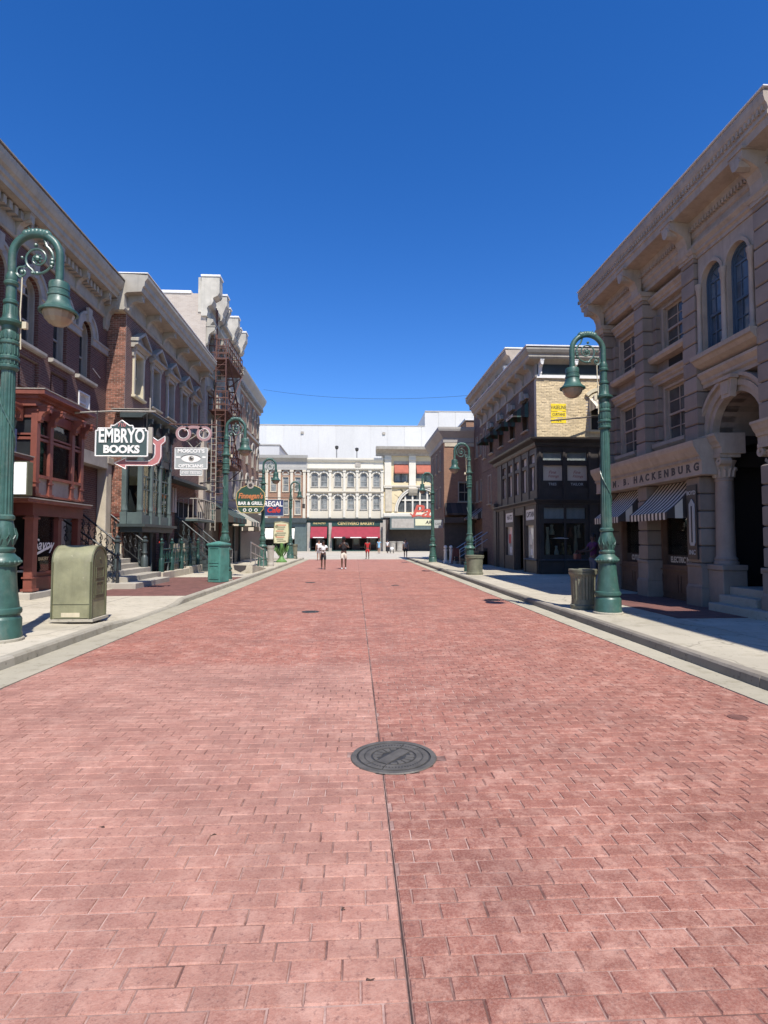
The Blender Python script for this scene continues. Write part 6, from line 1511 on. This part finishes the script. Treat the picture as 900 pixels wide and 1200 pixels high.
for a, b_ in ((5.7, 7.9), (9.0, 12.0)):
    m = MB(Z)
    for q in ((a, a + .12), (b_ - .12, b_), ((a + b_) / 2 - .06, (a + b_) / 2 + .06)): m.box(q[0], q[1], -.3, -.1, 10.2, 13.4)
    m.box(a, b_, -.3, -.1, 10.2, 10.35); wq = m.build('window', 'brown_black', f3); m = MB(Z); m.box(a, b_, -.38, -.33, 10.2, 13.4); m.build('pane', 'glass_far', wq)
    m = MB(Z); m.box(a, b_, -.3, .05, 12.95, 13.4); m.build('window_head', 'stone_grey', wq)
    m = MB(Z); m.wz([(-.05, 13.0), (.75, 11.7), (.75, 11.5), (.72, 11.5), (.72, 11.66), (-.05, 12.94)], a + .05, b_ - .05); m.build('canopy', 'awning_orange', f3)
for u, w in ((4.8, .5), (8.45, .5), (12.6, .5)):
    m = MB(Z); m.box(u - w, u + w, 0, .3, 9.7, 14.2); m.box(u - w * 1.15, u + w * 1.15, 0, .42, 9.4, 9.7); m.box(u - w * 1.1, u + w * 1.1, 0, .4, 13.5, 13.8); m.build('pilaster', 'far_cream_pale', f3)
m = MB(Z); m.wz([(0, 8.3), (.3, 8.7), (.5, 9.2), (.5, 9.4), (0, 9.4)], 7.9, 9.2); m.build('corbel', 'stone_cream', f3); m = MB(Z); m.box(4.4, 5.4, 0, .25, 5.9, 9.3); m.build('corner_panel', 'stone_cream', f3)
cornice(Z, [(0, 9.42), (.3, 9.42), (.45, 9.6), (.45, 9.8), (0, 9.85)], 4.15, 16, 'string_course', 'far_cream', f3)
cornice(Z, [(-.3, 14.2), (.3, 14.2), (.4, 14.5), (.9, 14.8), (1.5, 15.0), (1.6, 15.4), (-.3, 15.5)], 3.0, 18, 'cornice', 'stone_grey', f3)
cornice(Z, [(0, 5.0), (.3, 5.0), (.4, 5.2), (.4, 5.6), (0, 5.7)], 4.15, 16, 'band', 'far_cream_pale', f3)
m = MB(Z); m.box(4.9, 16, -1.6, -1.5, 0, 5); m.box(4.15, 4.9, -.4, .1, 0, 5); m.build('theatre_front', 'brown_black', f3)
m = MB(Z); m.box(5.0, 16, .0, 2.6, 3.2, 4.9); mq = m.build('marquee', 'slate_paint', f3)
m = MB(Z); m.box(8.6, 13.6, 2.605, 2.66, 3.75, 4.7); m.build('light_panel', 'board_yellow', mq); text('ARCADE', Z, 11.4, 2.665, 4.2, .68, 'letter_dark', mq, shear=.2, bold=.015, ext=.02)
m = MB(Z); m.box(5.2, 8.4, 2.605, 2.63, 3.4, 4.75); m.build('dark_panel', 'stone_grey', mq)
ns = thing('red_script_sign', 'large red script lettering sign over the dark theatre marquee', 'sign', (9.7, 81, 5.2))
text('Park', Z, 10.6, 2.4, 5.75, 2.5, 'neon_far', ns, sx=1.15, shear=.35, bold=.05, ext=.06)
m = MB(Z); m.tube([(7.9, 2.4, 5.5), (8.3, 2.4, 5.1), (9.2, 2.4, 5.2), (10.5, 2.4, 5.0), (12.8, 2.4, 5.3)], .1, 5); m.build('script_tail', 'neon_far', ns); m = MB(Z); m.tube([(8.2, 2.4, 4.9), (8.2, 2.4, 5.2)], .05, 4); m.tube([(12, 2.4, 4.9), (12, 2.4, 5.2)], .05, 4); m.build('stay', 'iron', ns)
m = MB(); m.box(4.0, 4.4, 82.6, 83.0, 0, 4.6); tag(m.build('banner_column', 'stone_grey'), 'tall pale pier between the red canopies and the dark theatre front', 'pier')
for x, z, l in ((-3.0, 14.6, 'thin roof lamp post left on the far cream roof'), (.2, 14.3, 'thin roof lamp post right on the far cream roof')):
    t = thing('roof_lamp', l, 'lamp', (x, 90, 13.9), 'lamps on the far roof'); m = MB(); m.tube([(x, 90, 13.9), (x, 90, z + 1.6)], .06, 5); m.build('post', 'iron', t); m = MB(); m.lathe(x, 90, [(.15, z + 1.5), (.28, z + 1.7), (.28, z + 2.0), (.05, z + 2.1)], 8); m.build('head', 'iron', t)

# ================================================================== HANGING SIGNS ON THE LEFT
def board(parent, fr, poly, w0, w1, mat, name='board', trim=None, off=.045, tm='sign_white'):
    m = MB(fr); m.uz(poly, w0, w1); o = m.build(name, mat, parent)
    if trim:
        n = len(poly); m = MB(fr)
        for i in range(n):
            a, b_ = poly[i], poly[(i + 1) % n]
            m.tube([(a[0], w1, a[1]), (b_[0], w1, b_[1])], trim, 4)
        m.build('border', tm, parent)
    return o
SG = Fr('C', 16.5)
e = thing('book_shop_sign', 'shaped green sign lettered EMBRYO BOOKS with a pink arrow under it', 'sign', (-6.9, 16.5, 4.2))
x0, x1 = -7.43, -5.97; zb, zs = 4.05, 4.78
P = [(x0, zb), (x1, zb), (x1, zs), (x1 - .06, zs), (x1 - .06, zs + .07), (x1 - .42, zs + .07), (x1 - .42, zs + .15), (x1 - .52, zs + .15), (-6.70, zs + .30), (x0 + .52, zs + .15), (x0 + .42, zs + .15), (x0 + .42, zs + .07), (x0 + .06, zs + .07), (x0 + .06, zs), (x0, zs)]
board(e, SG, P, -.10, 0, 'sign_green', trim=.022)
m = MB(SG); m.box(x1 + .001, x1 + .12, -.10, -.02, zb + .1, zs + .12); m.build('sign_edge', 'stone_grey', e)
vs, fs = text_mesh('EMBRYO', .52, '', .70, .012, .012)
text('EMBRYO', SG, -6.70, .008, 4.62, .56, 'sign_white', e, sx=.60, bold=.014, ext=.008)
text('BOOKS', SG, -6.70, .008, 4.24, .30, 'sign_white', e, sx=1.02, bold=.014, ext=.008)
text('710', SG, -6.70, .008, 4.945, .15, 'sign_pink', e, sx=1.0, bold=.004, ext=.008)
for k, c in enumerate('EMBRYO'):                                   # slab serifs on the tall capitals
    pass
A1 = [(-6.62, 3.93), (-5.95, 3.93), (-5.84, 4.02), (-5.80, 4.12), (-5.80, 4.40), (-5.92, 4.50), (-5.92, 4.66), (-5.72, 4.52), (-5.52, 4.66), (-5.52, 4.50), (-5.63, 4.40), (-5.63, 4.05), (-5.70, 3.88), (-5.86, 3.80), (-6.62, 3.80), (-6.62, 3.70), (-6.95, 3.865), (-6.62, 4.02)]
SG2 = Fr('C', 16.62); board(e, SG2, A1, -.12, 0, 'sign_pink', 'arrow', trim=.014, tm='sign_white')
m = MB(SG2); m.box(-5.50, -5.44, -.12, -.03, 4.2, 4.66); m.build('arrow_edge', 'iron', e)
ar = thing('sign_arm', 'long thin iron rod holding the lettered book sign and pink spectacles out from the wall', 'bracket', (-8.0, 17, 5.3))
m = MB(); m.tube([(-9.58, 17.4, 5.42), (-7.0, 16.55, 5.36), (-5.75, 16.5, 5.35)], .028, 6); m.build('rod', 'stone_grey', ar)
for x in (-7.4, -6.0):
    m = MB(); m.tube([(x, 16.5, 5.36), (x, 16.5, 4.85)], .014, 4); m.build('hanger', 'iron', ar)
m = MB(); m.tube([(-5.92, 16.5, 5.36), (-5.92, 16.5, 5.75)], .02, 4); m.build('finial', 'stone_grey', ar)
# spectacles and the optician's board
OG = Fr('C', 24.0)
gl = thing('spectacles_sign', 'giant pink spectacles hung over the optician board on the left', 'sign', (-6.8, 24, 6.1))
sx = 24.0 / 665.0
for cx in (-7.22, -6.36):
    m = MB(OG); m.arc_ring(cx, 6.12, .20, .32, -.09, 0, 20, 0, 2 * math.pi); m.build('rim', 'glasses_pink', gl)
    m = MB(OG); m.tube([(cx + .205 * math.cos(t), .002, 6.12 + .205 * math.sin(t)) for t in [2 * math.pi * k / 20 for k in range(20)]], .014, 4, True); m.build('inner_bead', 'sign_white', gl)
m = MB(OG)
for k in range(8):
    a0 = R(150 - 15 * k); a1 = R(150 - 15 * (k + 1)); cxx, czz = -6.79, 6.10
    m.uz([(cxx + .42 * math.cos(a0), czz + .24 * math.sin(a0)), (cxx + .42 * math.cos(a1), czz + .24 * math.sin(a1)), (cxx + .50 * math.cos(a1), czz + .37 * math.sin(a1)), (cxx + .50 * math.cos(a0), czz + .37 * math.sin(a0))], -.09, 0)
m.build('bridge', 'glasses_pink', gl)
m = MB(OG); m.tube([(-7.1, -.05, 5.78), (-6.3, -.05, 6.3)], .03, 4); m.tube([(-7.15, -.05, 5.9), (-6.85, -.05, 5.55)], .018, 4); m.tube([(-6.4, -.05, 5.85), (-6.75, -.05, 5.52)], .018, 4); m.build('stay', 'trim_grey', gl)
m = MB(); m.tube([(-8.88, 24.0, 6.5), (-5.8, 24.0, 6.5)], .028, 6); m.tube([(-7.22, 24.0, 6.5), (-7.22, 24.0, 6.42)], .016, 4); m.tube([(-6.36, 24.0, 6.5), (-6.36, 24.0, 6.42)], .016, 4); m.build('rod', 'rust', gl)
op = thing('optician_sign', 'grey optician board with a large eye, hung under pink spectacles', 'sign', (-6.85, 24, 5))
ox0, ox1, oz0, oz1 = -7.55, -6.22, 4.62, 5.50
board(op, OG, [(ox0, oz0), (ox1, oz0), (ox1, oz1), (ox0, oz1)], -.08, 0, 'sign_grey', trim=.02)
text("MOSCOT'S", OG, -6.885, .006, 5.375, .20, 'sign_white', op, sx=1.15, bold=.01, ext=.006)
text("OPTICIANS", OG, -6.885, .006, 4.745, .185, 'sign_white', op, sx=1.1, bold=.008, ext=.006)
eye = [(-6.885 + .40 * math.cos(t), 5.055 + .165 * math.sin(t) * abs(math.sin(t)) ** .25) for t in [2 * math.pi * k / 24 for k in range(24)]]
m = MB(OG); m.uz(eye, .001, .012); ey = m.build('eye', 'sign_white', op)
def disc(fr, c, r, w0, w1, mat, parent, name, n=16):
    m = MB(fr); m.uz([(c[0] + r * math.cos(2 * math.pi * k / n), c[1] + r * math.sin(2 * math.pi * k / n)) for k in range(n)], w0, w1); return m.build(name, mat, parent)
disc(OG, (-6.87, 5.06), .115, .012, .018, 'stone_grey', ey, 'iris'); disc(OG, (-6.87, 5.07), .065, .018, .023, 'letter_dark', ey, 'pupil'); disc(OG, (-6.84, 5.11), .022, .023, .027, 'sign_white', ey, 'glint')
m = MB(OG); m.tube([(-6.885 + .41 * math.cos(t), .012, 5.055 + .17 * math.sin(t)) for t in [R(15 + 15 * k) for k in range(11)]], .014, 4); m.build('eyelid', 'letter_dark', ey)
m = MB(OG); m.box(-7.5, -7.32, .001, .01, 5.08, 5.16); m.box(-6.42, -6.28, .001, .01, 5.08, 5.16); m.build('side_dash', 'sign_white', op)
board(op, OG, [(-7.32, 4.35), (-6.42, 4.35), (-6.42, 4.58), (-7.32, 4.58)], -.05, 0, 'sign_grey', 'lower_board', trim=.012); text('EYES TESTED', OG, -6.87, .006, 4.465, .14, 'sign_white', op, shear=.25, bold=.004, ext=.004)
m = MB(OG); m.tube([(-7.2, -.04, 5.5), (-7.0, -.04, 5.8)], .015, 4); m.tube([(-6.5, -.04, 5.5), (-6.7, -.04, 5.8)], .015, 4); m.build('chain', 'iron', op)
# tavern sign on its lamp side
TG = Fr('C', 32.6)
tv = thing('tavern_sign', 'rounded dark green bar and grill sign with orange lettering by a street lamp', 'sign', (-6, 32.6, 4.2))
P = [(-6.72, 3.55), (-5.22, 3.55), (-5.15, 3.95), (-5.2, 4.35), (-5.45, 4.62), (-5.75, 4.75), (-6.2, 4.75), (-6.5, 4.62), (-6.75, 4.35), (-6.8, 3.95)]
board(tv, TG, P, -.12, 0, 'sign_bar_green', trim=.02, tm='gold')
board(tv, TG, [(-6.5, 3.2), (-5.45, 3.2), (-5.25, 3.4), (-5.25, 3.55), (-6.7, 3.55), (-6.7, 3.4)], -.12, 0, 'sign_bar_green', 'lower_board', trim=.016, tm='gold')
text("Finnegan's", TG, -5.98, .008, 4.16, .42, 'sign_orange', tv, sx=.80, bold=.012, shear=.25, ext=.01); text('BAR & GRILL', TG, -5.98, .008, 3.74, .26, 'sign_white', tv, sx=.95, bold=.008, ext=.008)
disc(TG, (-5.98, 4.78), .20, -.1, .02, 'stone_grey', tv, 'medallion'); disc(TG, (-5.98, 4.78), .12, .021, .03, 'letter_dark', tv, 'emblem', 5)
for cx in (-6.3, -5.98, -5.66):
    m = MB(TG); m.arc_ring(cx, 3.36, .06, .10, .0, .015, 10, 0, 2 * math.pi); m.build('ring_ornament', 'sign_white', tv)
m = MB(); m.tube([(-8.85, 32.62, 4.9), (-6.0, 32.62, 5.1), (-5.3, 32.62, 5.0)], .03, 5); m.tube([(-8.85, 32.62, 3.9), (-6.7, 32.62, 3.9)], .025, 5); m.build('bracket_arm', 'iron', tv)
RG = Fr('C', 44.0)
rg = thing('cafe_sign', 'navy REGAL cafe sign hung on a rod between the two furthest left lamps', 'sign', (-6.3, 44, 4))
board(rg, RG, [(-7.1, 3.5), (-5.55, 3.5), (-5.55, 4.75), (-7.1, 4.75)], -.12, 0, 'sign_blue', trim=.03, tm='sign_grey')
text('REGAL', RG, -6.32, .008, 4.42, .55, 'sign_white', rg, sx=.85, bold=.015, ext=.01); text('Cafe', RG, -6.32, .008, 3.95, .55, 'sign_red', rg, shear=.3, bold=.015, ext=.01)
m = MB(); m.tube([(-8.85, 44.02, 4.95), (-3.9, 44.02, 4.9)], .025, 5); m.tube([(-4.0, 44.02, 4.9), (-4.0, 44.02, 4.45)], .02, 4); m.box(-4.1, -3.9, 43.95, 44.09, 4.1, 4.45); m.build('rod', 'iron', rg)
# menu board on a leafy stand
mb_ = thing('menu_board', 'large yellow menu board on a green leafy stand by the left kerb', 'menu board', (-5.2, 40.0, SW))
MG = Fr('C', 40.0)
board(mb_, MG, [(-5.68, 1.45), (-5.05, 1.40), (-4.70, 1.5), (-4.64, 2.2), (-4.68, 2.85), (-5.2, 2.95), (-5.64, 2.9), (-5.71, 2.2)], -.08, 0, 'board_yellow', trim=.03, tm='mail_green')
for k in range(9):
    z = 2.68 - .14 * k; m = MB(MG); m.box(-5.55 + .05 * (k % 3), -4.85 - .06 * (k % 4), .001, .006, z, z + .05); m.build('menu_line', 'letter_dark' if k % 3 else 'sign_red', mb_)
disc(MG, (-5.5, 2.6), .11, .001, .008, 'mail_green', mb_, 'painted_leaf'); disc(MG, (-5.55, 2.0), .10, .001, .008, 'mail_green', mb_, 'painted_leaf')
m = MB(); m.lathe(-5.15, 40.0, [(.38, SW), (.38, .2), (.25, .3), (.12, .5), (.10, 1.45)], 12); m.build('stand', 'leaf_green', mb_)
for k in range(16):
    a = 2 * math.pi * k / 16; r = .35 + .1 * (k % 3); z = .35 + .06 * (k % 5)
    m = MB(); m.add([(-5.15 + .08 * math.cos(a), 40 + .08 * math.sin(a), z), (-5.15 + r * math.cos(a - .2), 40 + r * math.sin(a - .2), z + .5), (-5.15 + (r + .1) * math.cos(a), 40 + (r + .1) * math.sin(a), z + .85), (-5.15 + r * math.cos(a + .2), 40 + r * math.sin(a + .2), z + .5)], [(0, 1, 2, 3)]); m.build('leaf', 'leaf_green', mb_)
# wire across the street
m = MB(); a_, b_ = Vector((-8.3, 51.0, 15.2)), Vector((8.2, 41.0, 12.3))
m.tube([a_.lerp(b_, t / 24) - Vector((0, 0, .5 * 4 * (t / 24) * (1 - t / 24))) for t in range(25)], .010, 4); tag(m.build('overhead_wire', 'black_iron'), 'single thin dark wire sagging across the sky between the two rows', 'wire')
# ================================================================== PEOPLE
def skin_mesh(name, V, E, mat, sub=1, rootv=0):
    """one continuous surface grown round a skeleton"""
    me = bpy.data.meshes.new(name); me.from_pydata([v[:3] for v in V], E, [])
    o = bpy.data.objects.new(name, me); COL.objects.link(o)
    sk = o.modifiers.new('skin', 'SKIN'); sk.use_smooth_shade = True
    if not me.skin_vertices: 
        bpy.context.view_layer.objects.active = o
    for i, v in enumerate(V):
        r = v[3]; me.skin_vertices[0].data[i].radius = (r if not isinstance(r, tuple) else r[0], r if not isinstance(r, tuple) else r[1])
        me.skin_vertices[0].data[i].use_root = (i == rootv)
    s = o.modifiers.new('sub', 'SUBSURF'); s.levels = sub; s.render_levels = sub
    bpy.context.view_layer.update()
    out = bpy.data.meshes.new_from_object(o.evaluated_get(bpy.context.evaluated_depsgraph_get()))
    bpy.data.objects.remove(o); bpy.data.meshes.remove(me)
    out.materials.clear(); out.materials.append(mt(mat)); out.name = name
    out.polygons.foreach_set('use_smooth', [True] * len(out.polygons))
    return out
def person(label, loc, rz, h, skin, top, bottom, hair='hair_black', armL=((.24, -.02, 1.14), (.26, -.06, .88)), armR=((-.24, -.02, 1.14), (-.26, -.06, .88)), step=.0, shorts=True, cap=None, bag=None, sleeve=.55, dress=False, head_turn=0.0, longhair=False):
    k = h / 1.72
    t = thing('person', label, 'person', loc, 'people walking in the street'); t.rotation_euler = (0, 0, rz)
    sp = step
    J = [(0, 0, .93, (.145, .105)), (0, .005, 1.08, (.125, .09)), (0, 0, 1.26, (.155, .105)), (0, .01, 1.40, (.125, .085)), (0, .01, 1.475, .052), (0, -.01, 1.55, (.066, .078)), (0, -.012, 1.62, (.074, .092)), (0, 0, 1.69, (.055, .066))]
    E = [(0, 1), (1, 2), (2, 3), (3, 4), (4, 5), (5, 6), (6, 7)]
    def add(par, *pts):
        for p in pts:
            J.append(p); E.append((par, len(J) - 1)); par = len(J) - 1
        return par
    legs = []
    for s in (1, -1):
        d = sp * s
        i0 = len(J); add(0, (s * .09, .0, .84, .088), (s * .095, -.55 * d, .49, .058), (s * .095, -.45 * d + .012, .33, .055), (s * .095, -.95 * d + .02, .09, .038), (s * .10, -.95 * d - .04, .045, .036), (s * .105, -.95 * d - .15, .03, .028)); legs.append(i0)
    arms = []
    for s, (el, wr) in ((1, armL), (-1, armR)):
        i0 = len(J)
        w = Vector(wr); e_ = Vector(el); d = (w - e_).normalized()
        hand = w + d * .06
        last = add(3, (s * .175, .01, 1.385, .052), (*el, .040), (*wr, .026), (*hand, (.038, .018)))
        side = d.cross(Vector((0, 1, .2)));  side = side.normalized() if side.length > .1 else Vector((1, 0, 0))
        for q, (off, ln) in enumerate(((-.027, .075), (-.009, .085), (.009, .08), (.027, .062))):
            b = hand + side * off + d * .03; c = b + d * ln * .5 + Vector((0, -.006, -.008)); f = b + d * ln + Vector((0, -.016, -.02))
            add(last, (*b, .0095), (*c, .009), (*f, .007))
        th = w + d * .02 + Vector((0, -.03, 0)); add(last - 0, (*(w + d * .03 + Vector((0, -.028, 0))), .011), (*(w + d * .07 + Vector((0, -.045, 0))), .008))
        arms.append((i0, el, wr))
    V = [(x * k, y * k, z * k, tuple(a * k for a in r) if isinstance(r, tuple) else r * k) for x, y, z, r in J]
    o = put(skin_mesh('body', V, E, skin, 1), 'body', t, (0, 0, 0))
    sc = lambda L: [(x * k, y * k, z * k, tuple(a * k for a in r) if isinstance(r, tuple) else r * k) for x, y, z, r in L]
    g = .016
    # shirt
    L = [(0, .0, .90 if not dress else .62, (.165 if not dress else .22, .125 if not dress else .17)), (0, .005, 1.08, (.142, .108)), (0, 0, 1.26, (.17, .122)), (0, .008, 1.40, (.135, .10)), (0, .01, 1.445, (.075, .07))]
    Ee = [(0, 1), (1, 2), (2, 3), (3, 4)]
    for s, el in ((1, armL[0]), (-1, armR[0])):
        a = Vector((s * .175, .01, 1.385)); b = a.lerp(Vector(el), sleeve)
        n = len(L); L += [(*a, .070), (*b, .062)]; Ee += [(3, n), (n, n + 1)]
    put(skin_mesh('shirt', sc(L), Ee, top, 1, 0), 'shirt', t, (0, 0, 0))
    if not dress:
        L = [(0, 0, .965, (.158, .118)), (0, 0, .90, (.162, .122))]; Ee = [(0, 1)]
        for s in (1, -1):
            d = sp * s; n = len(L)
            pts = [(s * .092, 0, .82, .102), (s * .095, -.5 * d, .53, .082 if shorts else .075)]
            if not shorts: pts += [(s * .095, -.45 * d + .01, .33, .07), (s * .095, -.95 * d + .01, .10, .055)]
            for q, p in enumerate(pts): L.append(p); Ee.append((1 if q == 0 else len(L) - 2, len(L) - 1))
        put(skin_mesh('shorts' if shorts else 'trousers', sc(L), Ee, bottom, 1, 1), 'shorts' if shorts else 'trousers', t, (0, 0, 0))
    for s in (1, -1):
        d = sp * s
        L = sc([(s * .095, -.95 * d + .045, .05, .042), (s * .098, -.95 * d - .03, .048, .044), (s * .104, -.95 * d - .15, .036, .036)])
        put(skin_mesh('shoe', L, [(0, 1), (1, 2)], 'shoe' if bottom != 'cloth_cream' else 'cloth_white', 1), 'shoe', t, (0, 0, 0))
    m = MB(lambda x, y, z: (x * k, y * k, z * k)); m.lathe(0, .016, [(.088, 1.60), (.096, 1.66), (.085, 1.715), (.045, 1.745), (.005, 1.75)], 12)
    if longhair: m.tube([(0, .07, 1.66), (0, .10, 1.52), (0, .09, 1.36)], [.085, .09, .05], 8)
    put(m.mesh('hair', hair, smooth=True), 'hair', t, (0, 0, 0))
    if cap:
        m = MB(lambda x, y, z: (x * k, y * k, z * k)); m.lathe(0, .0, [(.105, 1.665), (.10, 1.72), (.06, 1.77), (.004, 1.78)], 12); m.uz([(-.07, 1.668), (.07, 1.668), (.07, 1.68), (-.07, 1.68)], -.19, -.08); put(m.mesh('cap', cap, smooth=True), 'cap', t, (0, 0, 0))
    for nm, pts, r, mm in (('eye', (-.03, -.098, 1.625), .010, 'letter_dark'), ('eye', (.03, -.098, 1.625), .010, 'letter_dark'), ('nose', (0, -.112, 1.595), .014, skin), ('mouth', (0, -.096, 1.555), .016, 'red_paint_dark'), ('ear', (-.082, .0, 1.61), .020, skin), ('ear', (.082, .0, 1.61), .020, skin)):
        m = MB(); m.ball(tuple(c * k for c in pts), r * k, 4); put(m.mesh(nm, mm), nm, t, (0, 0, 0))
    return t
tag_bag = []
person('woman in white top and dark shorts with folded arms, left of the front pair', (-1.82, 32.5, 0), 0.06, 1.62, 'skin_dark', 'cloth_white', 'cloth_black', armL=((.25, -.05, 1.16), (.05, -.22, 1.14)), armR=((-.25, -.05, 1.16), (-.05, -.23, 1.10)), step=.10, longhair=True)
person('man in pale shorts, dark vest and black cap, right of the front pair', (-.66, 32.5, 0), 0.0, 1.80, 'skin_dark', 'cloth_black', 'cloth_cream', armL=((.27, -.06, 1.16), (.10, -.22, 1.30)), armR=((-.26, -.04, 1.18), (-.10, -.22, 1.36)), step=-.12, cap='cloth_black')
person('small figure in white standing behind the left shoulder of the front woman', (-3.0, 47, 0), .2, 1.68, 'skin_tan', 'cloth_white', 'cloth_grey', step=.05)
person('person in a red top and red shorts walking alone further up the road', (1.05, 49.5, 0), 3.3, 1.72, 'skin_dark', 'cloth_red', 'cloth_red', armL=((.24, -.04, 1.14), (.20, -.2, 1.0)), step=.13)
person('person in a loose pale blue shirt before the far bakery', (2.9, 70, 0), 2.9, 1.75, 'skin_tan', 'cloth_blue', 'cloth_blue', step=.04, dress=True)
person('person in dark clothes beside a pram near the far theatre', (4.05, 72, 0), 2.5, 1.68, 'skin_tan', 'cloth_white', 'cloth_black', step=.1, shorts=False)
person('person in grey shirt and black shorts walking away near the far right kerb', (4.55, 51.5, .02), 3.14, 1.74, 'skin_tan', 'cloth_grey', 'cloth_black', step=.13)
pp = person('person in a purple shirt reaching out beside the dark corner shop', (8.35, 19.6, SW), -1.35, 1.74, 'skin_dark', 'cloth_purple', 'cloth_denim', armL=((.20, -.22, 1.15), (.17, -.50, 1.12)), armR=((-.22, -.18, 1.16), (-.14, -.46, 1.13)), step=.06, shorts=False)
hb = thing('shoulder_bag', 'red shoulder bag held out by the person in the purple shirt', 'bag', (7.75, 19.55, 1.0))
m = MB(); m.box(7.66, 7.86, 19.42, 19.66, .98, 1.18); m.build('pouch', 'red_paint_dark', hb, bevel=.02); m = MB(); m.tube([(7.7, 19.54, 1.18), (7.72, 19.54, 1.30), (7.8, 19.54, 1.30), (7.83, 19.54, 1.18)], .012, 5); m.build('strap', 'red_paint_dark', hb)
pr_ = thing('pram', 'tiny pale pushchair before the far theatre front', 'pram', (4.6, 71.6, 0))
m = MB(); m.box(4.4, 4.8, 71.4, 71.9, .5, .75); m.build('seat', 'cloth_white', pr_); m = MB(); m.tube([(4.4, 71.9, .6), (4.3, 72.1, 1.05), (4.9, 72.1, 1.05), (4.8, 71.9, .6)], .02, 5); m.build('handle', 'iron', pr_)
for x, y in ((4.4, 71.4), (4.8, 71.4), (4.4, 71.9), (4.8, 71.9)):
    m = MB(); m.tube([(x - .03, y, .12), (x + .03, y, .12)], .12, 10); m.tube([(x, y, .12), (x, y, .55)], .018, 4); m.build('wheel', 'black_iron', pr_)
